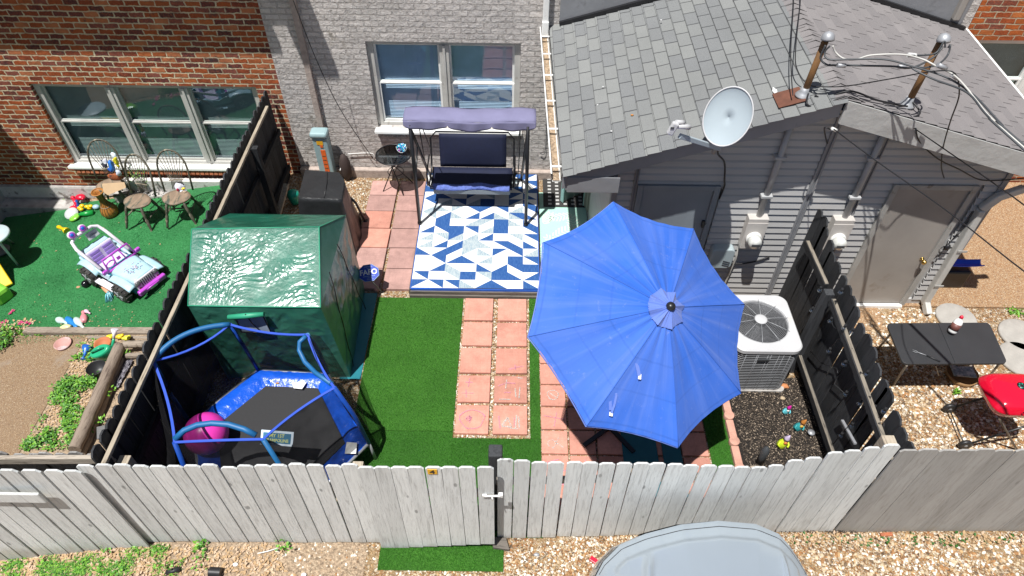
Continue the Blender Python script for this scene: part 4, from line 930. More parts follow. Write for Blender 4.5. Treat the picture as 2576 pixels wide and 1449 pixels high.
M['useam']=plain('umbrella seam',(.03,.11,.45),.8); M['ufab']=fabric('umbrella canvas',(.030,.128,.56),(.13,.215,.58)); M['ufab2']=fabric('umbrella vent canvas',(.12,.20,.60),(.19,.26,.58))
RUM=1.242; TA,TB,PH=math.radians(23.5),math.radians(21.6),math.radians(112.6)
RU=Matrix.Rotation(TB,3,'Y')@Matrix.Rotation(TA,3,'X'); CU=CO+(Vector((1.397,4.739,1.727))-CO)*.92; 
def cn(r,th,z): return CU+RU@Vector((r*math.cos(th),r*math.sin(th),z))
HH=.405
def canopy(r0,r1,drop,parent,mt,z0,nm='panel',scal=0,seed=0):
    for k in range(8):
        t0=PH-k*math.pi/4; t1=t0-math.pi/4; mb=MB(); uv=[]
        nu,nv=14,18
        def fn(u,v):
            r=r0+(r1-r0)*v; a=Vector((math.cos(t0),math.sin(t0),0))*r; b=Vector((math.cos(t1),math.sin(t1),0))*r; p=a.lerp(b,u)
            z=z0-drop*(v**1.12)
            sagv=4*u*(1-u)
            z-=sagv*(.05*v*(1-v*.3))*1.0
            # tension folds fanning out from the hub
            fold=.010*math.sin(u*17+k*2.1+seed)*sagv*(1-v)**.8+.006*math.sin(u*31+k*4)*sagv*v
            z+=fold
            cx=1-.038*sagv*v   # edge curves inward between ribs
            if scal: z+=scal*math.sin(u*math.pi*3+k)*v
            return CU+RU@Vector((p.x*cx,p.y*cx,z))
        mb.grid(fn,nu,nv); o=mk(nm,mb,mt,parent)
        me=o.data; uvl=me.uv_layers.new(name='UVMap'); n1=nu+1
        for lp in me.loops:
            i=lp.vertex_index; uvl.data[lp.index].uv=((i%n1)/nu+k*1.37,(i//n1)/nv)
cp=mk('canopy_hem',MB().tube([cn(RUM*(1 if i%6==0 else 1),PH-(i//6)*math.pi/4-0,-.0) if i%6==0 else (lambda k,u:CU+RU@(Vector((math.cos(PH-k*math.pi/4),math.sin(PH-k*math.pi/4),0)).lerp(Vector((math.cos(PH-(k+1)*math.pi/4),math.sin(PH-(k+1)*math.pi/4),0)),u)*RUM*(1-.038*4*u*(1-u))+Vector((0,0,-.035*4*u*(1-u)))))(i//6,(i%6)/6) for i in range(48)],.007,5,closed=True),M['ufab2'],ub)
canopy(.10,RUM,HH-.02,ub,M['ufab'],HH)
canopy(.02,.20,.065,ub,M['ufab2'],HH+.082,'vent_panel',.005,3)
mk('finial',MB().lathe([(.045,-.01),(.045,.012),(.034,.03),(.02,.04),(.0,.043)],CU+RU@Vector((0,0,HH+.078)),16,RU),M['black'],ub)
for k in range(8): mk('seam',MB().tube([cn(.1+(RUM-.1)*q/10,PH-k*math.pi/4,HH-(HH-.02)*(q/10)**1.12+.002) for q in range(11)],.004,5),M['useam'],ub)
for k in range(8): mk('rib',MB().tube([cn(.05,PH-k*math.pi/4,HH-.03),cn(.65,PH-k*math.pi/4,HH-.03-.19),cn(RUM-.03,PH-k*math.pi/4,-.012)],.008,6),M['black'],ub)
hub=CU+RU@Vector((0,0,HH)); jn=CU+RU@Vector((0,0,-.25))
mk('tilt_pole',MB().tube([hub,jn],.019,10),M['black'],ub); mk('pole',MB().tube([jn,(jn.x,jn.y,.05)],.021,10),M['black'],ub)
bs_=MB()
for a in range(4): 
    t_=math.radians(38+a*90); bs_.beam((jn.x,jn.y,.07),(jn.x+.42*math.cos(t_),jn.y+.42*math.sin(t_),.055),.05,.03)
bs_.tube([(jn.x,jn.y,.04),(jn.x,jn.y,.35)],.033,12); mk('base',bs_,M['black'],ub)
# tie straps
def strap(pts,w):
    mb=MB(); pts=[Vector(p) for p in pts]
    for i in range(len(pts)-1): mb.beam(pts[i],pts[i+1],w,.003,up=RU@Vector((0,0,1)))
    return mb
def oncan(n,x,y,off=.015):  # point on the canopy cone under a measured pixel (done once, then real geometry)
    d=ray(n,x,y); best=None
    for i in range(400):
        t=4+i*.01; p=CO+d*(t/1.0)*1.0; q=RU.transposed()@(p-CU); r=math.hypot(q.x,q.y)
        z=HH-(HH-.02)*(max(0,(r-.1)/(RUM-.1)))**1.12-.03
        if q.z<z+off: return p
    return p
s1=[oncan('U',*q) for q in((572,868),(590,895),(598,930),(606,975))]; mk('tie_strap',strap(s1,.035),M['ufab2'],ub)
s2=[oncan('U',*q) for q in((470,1020),(488,1050),(478,1100),(462,1145))]; mk('tie_strap',strap(s2,.022),M['ufab2'],ub)
s3=[oncan('U',*q) for q in((462,1025),(455,1070),(458,1130))]; mk('tie_strap',strap(s3,.03),M['ufab2'],ub)
p=oncan('U',460,1150,.02); mk('strap_tag',MB().box(p,(.035,.035,.004),rot=RU),M['white'],ub); p=oncan('U',605,960,.02); mk('strap_tag',MB().box(p,(.03,.05,.004),rot=RU),M['white'],ub)
# ---------------- swing bench
sw=thing('porch_swing','black framed porch swing with a faded purple canopy and navy seat on the deck','swing',(-.62,8.5,.14))
M['purple']=mat('faded purple canvas',(.175,.17,.285),.8,.08,sc=5,bmp=.3,bsc=10,bd=.01); M['navy']=mat('navy canvas',(.005,.009,.035),.8,.15,sc=20,bmp=.2); M['cush']=mat('crinkled blue cushion',(.085,.13,.40),.7,.25,sc=18,bmp=.8,bsc=25,bd=.02)
XL,XR=-1.44,.19; ZT=1.90; ZD=.145
for X,s in((XL,-1),(XR,1)):
    mk('front_post',MB().tube([(X+.01*s,8.02,ZD),(X,8.09,ZT)],.027,10),M['black'],sw); mk('foot_cap',MB().tube([(X+.01*s,8.02,ZD),(X+.01*s,8.025,ZD+.04)],.034,10),M['black'],sw)
    mk('rear_post',MB().tube([(X-.06*s,9.18,ZD),(X,8.13,1.78)],.022,10),M['black'],sw)
    mk('side_bar',MB().tube([(X-.01*s,8.45,1.3),(X+.0*s,8.06,1.0)],.014,8),M['black'],sw)
    mk('hanger_rod',MB().tube([(X-.10*s,8.22,1.86),(X-.11*s,8.35,1.2),(X-.13*s,8.42,.60)],.008,6),M['black'],sw); mk('hanger_rod',MB().tube([(X-.10*s,8.30,1.86),(X-.13*s,8.92,.92)],.008,6),M['black'],sw)
mk('cross_bar',MB().tube([(XL,8.25,1.88),(XR,8.25,1.88)],.022,8),M['black'],sw); mk('cross_bar',MB().tube([(XL+.06,9.12,.19),(XR-.06,9.12,.19)],.018,8),M['black'],sw)
# canopy: thin curved roof with scalloped valance
cpn=mk('canopy',MB().grid(lambda u,v:(XL-.09+(XR-XL+.20)*u,8.08+.36*v,1.955+.035*math.sin(math.pi*v)+.012*math.sin(u*9)+.006*math.sin(u*25+v*5)),40,6),M['purple'],sw,solid=.006)
def val(u):
    k=(u*3)%1; return .055+.085*(abs(math.sin(math.pi*min(max(k,0),1)))**.45)
mb=MB(); mb.grid(lambda u,v:(XL-.09+(XR-XL+.20)*u,8.08-.012*v-.01*math.sin(u*40)*v,1.955+.012*math.sin(u*9)-val(u)*v),90,5); mk('valance',mb,M['purple'],cpn,solid=.004)
for X in(XL-.09,XR+.11): mb=MB(); mb.grid(lambda u,v,X=X:(X,8.08+.36*u,1.955+.035*math.sin(math.pi*u)-.12*v*(.7+.3*math.sin(math.pi*u))),8,4); mk('valance',mb,M['purple'],cpn,solid=.004)
# seat frame, back, seat
SL,SR=-1.32,.0
bk=[(SL,8.50,.52),(SL,8.90,.50),(SL,9.02,.62),(SL,9.10,1.0),(SL+.09,9.12,1.10),(SR-.09,9.12,1.10),(SR,9.10,1.0),(SR,9.02,.62),(SR,8.90,.50),(SR,8.50,.52),(SR-.06,8.46,.52),(SL+.06,8.46,.52)]
mk('seat_frame',MB().tube(bk,.015,8,closed=True),M['black'],sw)
mk('backrest',MB().grid(lambda u,v:(SL+.14+(SR-SL-.26)*u,8.98+.12*v-.03*math.sin(math.pi*v)*math.sin(math.pi*u),.54+.54*v),12,8),M['navy'],sw,solid=.02)
mk('seat',MB().grid(lambda u,v:(SL+.02+(SR-SL-.04)*u,8.42+.54*v,.53-.05*math.sin(math.pi*v)),12,8),M['navy'],sw,solid=.03)
mb=MB(); mb.grid(lambda u,v:(SL+.08+(SR-SL-.14)*u,8.365+.14*v-.02*math.sin(u*8),.545+.05*math.sin(math.pi*v)*(1+.3*math.sin(u*13)+.2*noise.noise(Vector((u*20,v*3,0))))+.012*noise.noise(Vector((u*40,v*8,5)))),60,8); mk('cushion_roll',mb,M['cush'],sw,solid=.008)
mb=MB(); mb.bx(SL+.08,SR-.05,8.375,8.39,.46,.53); mk('seat_apron',mb,M['bluegrey'],sw)
for X in(SL-.02,SR+.02): mk('armrest',MB().tube([(X,8.48,.54),(X,8.50,.76),(X,8.95,.78)],.012,8),M['black'],sw)
# ---------------- bistro table
bt=thing('bistro_table','round glass-topped black folding bistro table beside the swing','table',(-1.94,9.05,.05))
M['smoke']=glassmat('smoked glass',(.35,.36,.36),.12)
c=Vector((-1.93,9.05,.70)); mk('glass_top',MB().lathe([(.27,0),(.27,.006)],c,40),M['smoke'],bt); mk('rim',MB().tube([c+Vector((.28*math.cos(a),.28*math.sin(a),.002)) for a in [2*math.pi*i/40 for i in range(40)]],.011,8,closed=True),M['black'],bt)
for a in(.5,2.07,3.64,5.2):
    e=c+Vector((.26*math.cos(a),.26*math.sin(a),-.65)); s_=c+Vector((-.17*math.cos(a+.5),-.17*math.sin(a+.5),0)); mk('leg',MB().tube([s_,(s_+e)/2+Vector((0,0,.02)),e],.009,8),M['black'],bt)
mk('leg_ring',MB().tube([c+Vector((.13*math.cos(a),.13*math.sin(a),-.33)) for a in [2*math.pi*i/20 for i in range(20)]],.006,6,closed=True),M['black'],bt)
bu=thing('gem_bucket','small clear bucket full of bright turquoise gems on the bistro table','bucket',(-1.80,9.13,.708))
mk('tub',MB().lathe([(.055,0),(.075,.10),(.082,.10),(.075,.095),(.06,.02),(.0,.02)],(-1.80,9.13,.708),24),M['clear'],bu)
mg=[plain('gem aqua',(.02,.45,.60),.1),plain('gem blue',(.03,.15,.6),.1),plain('gem white',(.7,.85,.9),.1),plain('gem pink',(.6,.05,.4),.1)]
mb=MB()
for i in range(170): a=U(0,6.28); r=.068*math.sqrt(R()); z=U(.03,.115) ; mb.ell((-1.80+r*math.cos(a),9.13+r*math.sin(a),.708+z),.011,6,4,mi=random.choice((0,0,1,2,2,3) if z<.08 else (0,0,0,1,2,2)))
mk('gems',mb,mg,bu); mk('handle',MB().tube([(-1.80+.085*math.cos(a),9.13-.085*.75*abs(math.sin(a)),.80-.07*math.sin(a)) for a in [math.pi*i/14 for i in range(15)]],.003,5),M['white'],bu)
# ---------------- utility pedestal
M['ped']=mat('pale teal pedestal paint',(.28,.40,.42),.5,.08,sc=6)
c0=(-3.10,9.22); pd=thing('utility_pedestal','tall pale teal utility pedestal with an orange warning strip against the brick','utility box',(c0[0],c0[1],0))
mk('body',MB().bx(c0[0]-.12,c0[0]+.12,c0[1]-.07,c0[1]+.10,0,.92),M['ped'],pd,bevel=.02); mk('cap',MB().bx(c0[0]-.145,c0[0]+.135,c0[1]-.10,c0[1]+.12,.92,1.02),M['ped'],pd,bevel=.04)
M['oran']=plain('orange sticker',(.72,.13,.02),.6); sk=mk('warning_strip',MB().bx(c0[0]-.02,c0[0]+.055,c0[1]-.076,c0[1]-.0705,.02,.70),M['oran'],pd)
mb=MB()
for i in range(7): mb.bx(c0[0]-.012,c0[0]+.045,c0[1]-.079,c0[1]-.077,.1+i*.08,.113+i*.08)
mk('print_lines',mb,M['rust'],sk)
mk('sticker',MB().bx(c0[0]-.055,c0[0]+.045,c0[1]-.076,c0[1]-.0705,.80,.87),M['yellow'],pd); mk('sticker',MB().bx(c0[0]-.01,c0[0]+.035,c0[1]-.078,c0[1]-.0725,.75,.80),M['oran'],pd)
# ---------------- covered grill
M['cover']=mat('black vinyl cover',(.018,.019,.021),.42,.15,sc=4,bmp=.5,bsc=7,bd=.03); gc=thing('covered_grill','barbecue grill under a black vinyl cover beside the pink stones','grill',(-2.72,7.95,0))
TL=[gp('V',*q,1.02) for q in((415,840),(885,860),(915,650),(860,570),(490,540))]
BT=[Vector((-3.12,7.35,.02)),Vector((-2.36,7.42,.02)),Vector((-2.32,7.75,.02)),Vector((-2.45,8.3,.02)),Vector((-3.2,8.35,.02))]
mb=MB(); n=len(TL); Lv=12
ringp=[]
for j in range(Lv+1):
    v=j/Lv; ring=[]
    for i in range(n):
        for q in range(8):
            u=q/8; a=TL[i].lerp(TL[(i+1)%n],u); b=BT[i].lerp(BT[(i+1)%n],u); p=a.lerp(b,v)
            if j>0: p+=Vector((noise.noise(Vector((p.x*7,p.y*7,p.z*1.2))),noise.noise(Vector((p.y*7,p.x*7,p.z*1.2+9))),0))*.035*min(1,v*2)
            ring.append(p)
    ringp.append(ring)
m_=n*8; mb.v=[p for r in ringp for p in r]; 
for j in range(Lv):
    for i in range(m_): mb.f.append([j*m_+i,j*m_+(i+1)%m_,(j+1)*m_+(i+1)%m_,(j+1)*m_+i]); mb.m.append(0); mb.sm.append(True)
ct=sum(TL,Vector())/n+Vector((0,0,.03)); mb.v.append(ct)
for i in range(m_): mb.f.append([len(mb.v)-1,(i+1)%m_,i]); mb.m.append(0); mb.sm.append(False)
cv=mk('cover',mb,M['cover'],gc)
mk('seam',MB().tube([TL[0].lerp(TL[1],.6)+Vector((0,0,.008)),ct+Vector((.03,0,.012)),TL[3].lerp(TL[4],.35)+Vector((0,0,.008))],.006,5),M['black'],cv)
mk('pull_handle',MB().tube([Vector((-2.95,7.36,.78)),Vector((-2.9,7.32,.77)),Vector((-2.78,7.32,.79)),Vector((-2.73,7.36,.80))],.012,6),M['blackp'],cv)
a=gp('V',1040,900,.45); b=gp('V',1150,1110,.02); mk('side_leg',MB().tube([a+Vector((-.1,.0,.15)),a,b],.02,8),M['cableg'],gc); mk('foot',MB().box((b.x,b.y,.03),(.07,.07,.05)),M['blackp'],gc)
# things between black fence and grill
a=gp('V',320,800,.25); b=gp('V',210,1060,.02); tag(mk('leaning_plank',MB().beam((a.x,a.y,.45),(b.x-.02,b.y-.15,.03),.09,.035),M['woodw'],bevel=.003),'sawn plank leaning between the black fence and the covered grill','plank')
tag(mk('plaster_sheet',MB().bx(-3.45,-2.95,7.0,8.0,.004,.02),M['wpaint']),'cracked pale sheet lying on the ground beside the covered grill','board')
q=gp('V',380,835,.15); gp_=MB().lathe([(.06,0),(.07,.04),(.10,.16),(.09,.22),(.03,.26),(0,.26)],(q.x-.02,q.y,.02),20); M['teal']=plain('teal plastic',(.01,.30,.22),.35); tag(mk('teal_jug',gp_,M['teal']),'round teal plastic jug peeking out left of the covered grill','jug')
# ---------------- lawn sign
M['signb']=plain('blue sign face',(.015,.05,.42),.35); M['pale']=plain('pale print',(.30,.42,.55),.5)
ls=thing('yard_sign','small blue octagonal yard sign reading FAFO on a short stake','sign',(-1.88,6.70,0))
c=gp('G',480,550,.42); c=Vector((c.x,c.y-.02,c.z)); ang=math.radians(14)
RS=Matrix.Rotation(math.radians(8),3,'Y').inverted()@Matrix.Rotation(math.radians(38),3,'X')
RS=Matrix.Rotation(-ang*.2,3,'Z')@Matrix.Rotation(math.radians(40),3,'X')@Matrix.Rotation(math.radians(11),3,'Z')
mb=MB(); oc=[(.155*math.cos(math.radians(22.5+45*i)),.125*math.sin(math.radians(22.5+45*i)),0) for i in range(8)]
mb.prism([c+RS@Vector(q) for q in oc],RS@Vector((0,0,-.006))); sf=mk('sign_face',mb,M['signb'],ls)
mb=MB(); ring=[c+RS@Vector((q[0]*1.0,q[1]*1.0,.001)) for q in oc]; mb.tube(ring,.004,5,closed=True); mk('border',mb,M['pale'],sf)
text('lettering','FAFO',.105,c+RS@Vector((0,.008,.003)),RS,M['white'],sf,bold=.002,sx=.98,depth=.001)
mb=MB()
for yy,w_,xo in((.088,.10,0),(.066,.03,0),(-.045,.17,.0),(-.068,.07,.01),(-.09,.08,.01)):
    x=-w_/2
    while x<w_/2: wd=U(.006,.014); mb.add([c+RS@Vector((x+xo,yy-.004,.002)),c+RS@Vector((x+wd+xo,yy-.004,.002)),c+RS@Vector((x+wd+xo,yy+.004,.002)),c+RS@Vector((x+xo,yy+.004,.002))],[(0,1,2,3)]); x+=wd+.005
mk('small_print',mb,M['pale'],sf)
mk('stake',MB().tube([(-1.88,6.70,0),c+RS@Vector((.02,-.10,-.012)),c+RS@Vector((0,.05,-.012))],.009,6),M['trim'],ls)
q=gp('G',650,950,.02); tag(mk('small_rock',MB().ell((q.x,q.y,.025),(.045,.03,.028),10,6),M['edging']),'small pinkish rock beside the stake of the blue sign','rock')
# ---------------- teal strip beside the tent
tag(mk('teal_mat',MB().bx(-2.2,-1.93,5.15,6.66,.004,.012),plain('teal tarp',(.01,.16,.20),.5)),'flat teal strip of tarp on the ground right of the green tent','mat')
# ================= TENT
M['tarp']=None
def tarpmat(name,c1,c2,rough,bs,tr_=.15):
    m,t,n,l,b=nt(name); v=coords(t,geo=True)
    a=noi(t,coords(t,(1,1,1),(0,0,.5)),2.2,6,.62,1.2); f=noi(t,coords(t,(1,1.6,1),(0,0,.6)),24,6,.8,1.2); g=noi(t,coords(t,(1,2.2,1),(0,0,.7)),5,4,.6,1.5)
    wv=t.nodes.new('ShaderNodeTexWave'); wv.inputs['Scale'].default_value=60; l.new(v,wv.inputs[0])
    c=ramp(t,a.outputs[0],[(.3,c1),(.7,c2)])
    l.new(c,b.inputs['Base Color']); b.inputs['Roughness'].default_value=rough; b.inputs['Specular IOR Level'].default_value=.8
    b.inputs['Coat Weight'].default_value=1.0; b.inputs['Coat Roughness'].default_value=.20
    h=mth(t,'MULTIPLY_ADD',g.outputs[0],.45,mth(t,'MULTIPLY',f.outputs[0],.85)); h=mth(t,'MULTIPLY_ADD',a.outputs[0],.5,h)
    l.new(bump(t,h,bs,.008),b.inputs['Normal'])
    tl=t.nodes.new('ShaderNodeBsdfTranslucent'); l.new(c,tl.inputs[0]); mx=t.nodes.new('ShaderNodeMixShader'); mx.inputs[0].default_value=tr_; l.new(b.outputs[0],mx.inputs[1]); l.new(tl.outputs[0],mx.inputs[2]); l.new(mx.outputs[0],t.nodes['Material Output'].inputs[0]); return m
M['tarp']=tarpmat('green woven tarp',(.004,.11,.065),(.012,.19,.12),.38,.9)
M['tarp2']=tarpmat('green woven tarp wall',(.035,.23,.15),(.09,.31,.23),.42,.5,.42)
tn=thing('green_tent','green tarp garden tent with a gable roof between the black fence and the trampoline','tent',(-2.9,5.95,0))
x0,x1=-3.66,-2.16; ya,yb,yr=5.12,6.72,6.02; ze,zr_t=1.42,1.80
def wr(p,amp,seed=0,fr=3.):
    return Vector((noise.noise(p*fr+Vector((seed,0,0))),noise.noise(p*fr+Vector((0,seed+5,0))),noise.noise(p*fr+Vector((0,0,seed+9)))))*amp
def ridged(p):
    a=0;am=1;f=1
    for k in range(4): a+=am*(1-abs(noise.noise(p*f+Vector((k*7.3,0,0))))*2.2); am*=.55; f*=1.9
    return a
def patch(P00,P10,P11,P01,nu,nv,amp,seed,sag=0,edge=True,fr=3.,dirs=None,crk=0,cs=6.):
    mb=MB(); P=[Vector(q) for q in(P00,P10,P11,P01)]; nrm=(P[1]-P[0]).cross(P[3]-P[0]).normalized()
    def fn(u,v):
        p=(P[0].lerp(P[1],u)).lerp(P[3].lerp(P[2],u),v); e=min(1,min(u,1-u,v,1-v)*10) if edge else 1
        k=noise.noise(p*fr+Vector((seed,0,0)))+.5*noise.noise(p*fr*2.7+Vector((seed,3,0)))
        # long tension creases from the corners
        d=abs(math.sin((u*1.3-v)*9+seed))*.5+abs(math.sin((u+v*.9)*7+seed*2))*.4
        if crk:
            w_=Vector((noise.noise(p*2.1+Vector((seed,0,0))),noise.noise(p*2.1+Vector((0,seed,0))),0))*.5
            q_=Vector(((p.x+.6*p.y)*1.0,(p.y*1.0-.6*p.x)*1.9,p.z*1.5))+w_; k+=0; return p+nrm*(k*amp+d*amp*.8-sag*16*u*(1-u)*v*(1-v)*.25+crk*(.25+1.5*max(0,noise.noise(Vector((p.x+.7*p.y,(p.y-.7*p.x)*3.2,seed))*1.1)+.35))*ridged(q_*cs+Vector((seed*3,0,0))))*e
        return p+nrm*(k*amp+d*amp*.8-sag*16*u*(1-u)*v*(1-v)*.25)*e
    mb.grid(fn,nu,nv); return mb
F0=(x0,ya,ze);F1=(x1,ya,ze);B0=(x0,yb,ze);B1=(x1,yb,ze);R0=(x0-.12,yr-.03,zr_t);R1=(x1-.14,yr+.05,zr_t-.01)
mk('roof',patch(F0,F1,R1,R0,190,120,.006,1,.05,crk=.0044,cs=9.5),M['tarp'],tn); mk('roof',patch(R0,R1,B1,B0,90,40,.008,2,.05,crk=.005,cs=5.),M['tarp'],tn)
mb=patch((x0+.07,ya+.03,0),(x1+.10,ya+.06,0),F1,F0,110,90,.014,3,0,crk=.007,cs=4.)
mk('front_wall',mb,M['tarp2'],tn)
mk('side_wall',patch((x1+.10,ya+.06,0),(x1+.04,yb-.02,0),B1,F1,90,90,.022,4,0,crk=.006,cs=3.),M['tarp2'],tn,label='dusty right end wall of the tent')
mb=MB(); mb.add([F1,B1,R1],[(0,1,2)]); mk('gable',mb,M['tarp2'],tn); mb=MB(); mb.add([F0,B0,R0],[(0,1,2)]); mk('gable',mb,M['tarp2'],tn)
mk('side_wall',patch((x0+.05,ya,0),(x0+.05,yb,0),B0,F0,10,10,.01,5),M['tarp2'],tn); mk('back_wall',patch((x0+.05,yb,0),(x1+.04,yb,0),B1,B0,10,10,.01,6),M['tarp2'],tn)
M['seam']=plain('green seam',(.03,.30,.17),.5)
mk('seam',MB().tube([F0,F1],.008,5),M['seam'],tn); mk('seam',MB().tube([R0,R1],.008,5),M['seam'],tn); mk('seam',MB().tube([F0,R0],.007,5),M['seam'],tn); mk('seam',MB().tube([F1,R1,B1],.007,5),M['seam'],tn)
def zipl(x,y0,y1): return [Vector((x1+.005+.09*(1-t/10)+.014,y0+(y1-y0)*t/10+.015*math.sin(t*1.7),1.5*t/10)) for t in range(11)]
mk('zipper',MB().tube(zipl(0,5.35,5.62),.006,5),M['black'],tn); mk('zipper',MB().tube(zipl(0,6.35,6.1),.006,5),M['black'],tn)
# mesh window with a rolled flap
wd=mk('window',MB().bx(-3.15,-2.82,ya-.035,ya-.022,1.02,1.30),M['wscreen'] if 'wscreen' in M else plain('pale window film',(.33,.40,.50),.3),tn)
mk('window_border',MB().tube([(-3.16,ya-.04,1.01),(-2.81,ya-.04,1.01),(-2.83,ya-.04,1.30),(-3.15,ya-.04,1.30)],.01,6,closed=True),M['black'],tn); mk('rolled_flap',MB().tube([(-3.22,ya-.06,1.30),(-3.0,ya-.07,1.34),(-2.80,ya-.06,1.36)],[.03,.035,.028],8),M['seam'],tn)
mk('window_tie',MB().tube([(-3.0,ya-.08,1.38),(-2.97,ya-.07,1.2),(-2.91,ya-.05,1.02)],.007,5),M['black'],tn)
# ================= TRAMPOLINE
M['foam']=plain('blue foam sleeve',(.008,.06,.34),.45); M['foam2']=plain('teal blue foam sleeve',(.012,.12,.30),.5)
M['pad']=mat('glossy blue pad vinyl',(.008,.085,.55),.28,.15,sc=6,bmp=.7,bsc=14,bd=.02,geo=True,coat=.3); M['bind']=plain('blue net binding',(.03,.085,.50),.55)
M['net']=netmat('black safety net',dens=.60); M['mat']=mat('black jump mat',(.022,.022,.024),.75,.1,sc=60,bmp=.15,bsc=150)
tr=thing('trampoline','small hexagonal trampoline with blue padding and a black net enclosure','trampoline',(-2.75,4.15,0))
tops=[gp('R',*q,1.38) for q in((110,510),(750,205),(1400,290),(1625,735),(1030,1165),(290,1190))]
bed=[Vector(q) for q in((-3.70,4.25,.38),(-3.12,5.02,.38),(-2.25,4.98,.38),(-1.60,4.02,.38),(-2.15,3.28,.38),(-3.20,3.25,.38))]
cb=sum(bed,Vector())/6
inn=[Vector((x,y,.36)) for x,y in((-3.38,4.22),(-2.96,4.78),(-2.33,4.76),(-1.87,4.02),(-2.25,3.48),(-3.08,3.46))]
mb=MB(); mb.add(inn+[cb-Vector((0,0,.03))],[(i,(i+1)%6,6) for i in range(6)]); mk('jump_mat',mb,M['mat'],tr)
for i in range(6):
    a,b=bed[i],bed[(i+1)%6]; c,d=inn[i],inn[(i+1)%6]; mb=MB()
    mb.grid(lambda u,v:(a.lerp(b,u)).lerp(c.lerp(d,u),v)+Vector((0,0,.045*math.sin(math.pi*min(1,v*1.05))+.012*noise.noise(Vector((u*12,v*4,i*3)))-.02)),30,8); mk('pad',mb,M['pad'],tr)
    mk('frame_rail',MB().tube([a-Vector((0,0,.03)),b-Vector((0,0,.03))],.02,8),M['galv'],tr)
for i in range(6):
    p=bed[i]; mk('leg',MB().tube([p-Vector((0,0,.03)),(p.x*1.0+(p.x-cb.x)*.03,p.y+(p.y-cb.y)*.03,.02)],.02,8),M['galv'],tr)
    mk('pole_sleeve',MB().tube([p+Vector((0,0,-.02)),p.lerp(tops[i],.5)+(p-cb)*.03,tops[i]],.024,10),M['foam'] if i%2 else M['foam2'],tr)
# bowed top rods in foam on alternate sides, straight bindings all round
def bow(a,b,h,out,n=14): 
    m=(a+b)/2; o=(m-Vector((cb.x,cb.y,m.z))).normalized()*out
    return [a.lerp(b,i/n)+Vector((0,0,h*4*(i/n)*(1-i/n)))+o*4*(i/n)*(1-i/n) for i in range(n+1)]
mk('top_rod',MB().tube(bow(tops[0],tops[1],.06,.10),.030,10),M['foam2'],tr)
mk('top_rod',MB().tube([gp('R',x,y,z) for x,y,z in((1390,300,1.40),(1335,350,1.36),(1330,420,1.3),(1380,520,1.25),(1470,610,1.25),(1600,700,1.36))],.026,10),M['foam2'],tr)
mk('top_rod',MB().tube([gp('R',x,y,z) for x,y,z in((290,1165,1.38),(370,1090,1.42),(480,1045,1.45),(600,1030,1.46),(740,1040,1.45),(870,1080,1.42),(970,1130,1.38))],.030,10),M['foam2'],tr)
for i in range(6):
    a,b=tops[i],tops[(i+1)%6]; s=.06 if i in(0,) else .03
    pts=[a.lerp(b,k/8)-Vector((0,0,s*4*(k/8)*(1-k/8)))+(Vector((cb.x,cb.y,a.z))-(a+b)/2)*.22*(k/8)*(1-k/8)*(1.5 if i in(3,) else .6) for k in range(9)]
    mb=MB()
    for k in range(8): mb.beam(pts[k],pts[k+1],.026,.010)
    mk('net_binding',mb,M['bind'],tr)
    c,d=bed[i],bed[(i+1)%6]; mb=MB()
    mb.grid(lambda u,v:(pts[0].lerp(pts[8],u)-Vector((0,0,s*4*u*(1-u)))+(Vector((cb.x,cb.y,a.z))-(a+b)/2)*.22*u*(1-u)*(1.5 if i==3 else .6)).lerp(inn[i].lerp(inn[(i+1)%6],u).lerp(c.lerp(d,u),.95),v)+wr(Vector((u*3,v*2,i)),.03,i,2)*4*v*(1-v),20,14); mk('net',mb,M['net'],tr)
# slack skirt net hanging outside on the left
mb=MB(); o=[gp('R',x,y,z) for x,y,z in((110,520,1.36),(62,640,1.15),(100,800,1.0),(150,950,.9),(215,1180,.8),(220,1380,.7))]; i2=[gp('R',x,y,z) for x,y,z in((112,515,1.38),(150,700,1.38),(190,850,1.38),(230,1000,1.38),(285,1180,1.38),(300,1385,.6))]
mb.grid(lambda u,v:o[min(4,int(u*5))].lerp(o[min(5,int(u*5)+1)],u*5-min(4,int(u*5))).lerp(i2[min(4,int(u*5))].lerp(i2[min(5,int(u*5)+1)],u*5-min(4,int(u*5))),v),15,4); mk('slack_net',mb,M['net'],tr)
# net tunnel bulging at the right
mb=MB(); o=[gp('R',x,y,z) for x,y,z in((1400,285,1.40),(1500,300,1.2),(1580,400,1.0),(1680,560,.8),(1820,800,.5),(1920,1100,.4))]; i2=[gp('R',x,y,z) for x,y,z in((1405,300,1.38),(1440,400,1.38),(1480,520,1.38),(1540,640,1.38),(1625,735,1.38),(1640,800,1.3))]
mb.grid(lambda u,v:o[min(4,int(u*5))].lerp(o[min(5,int(u*5)+1)],u*5-min(4,int(u*5))).lerp(i2[min(4,int(u*5))].lerp(i2[min(5,int(u*5)+1)],u*5-min(4,int(u*5))),v),15,6); mk('slack_net',mb,M['net'],tr)
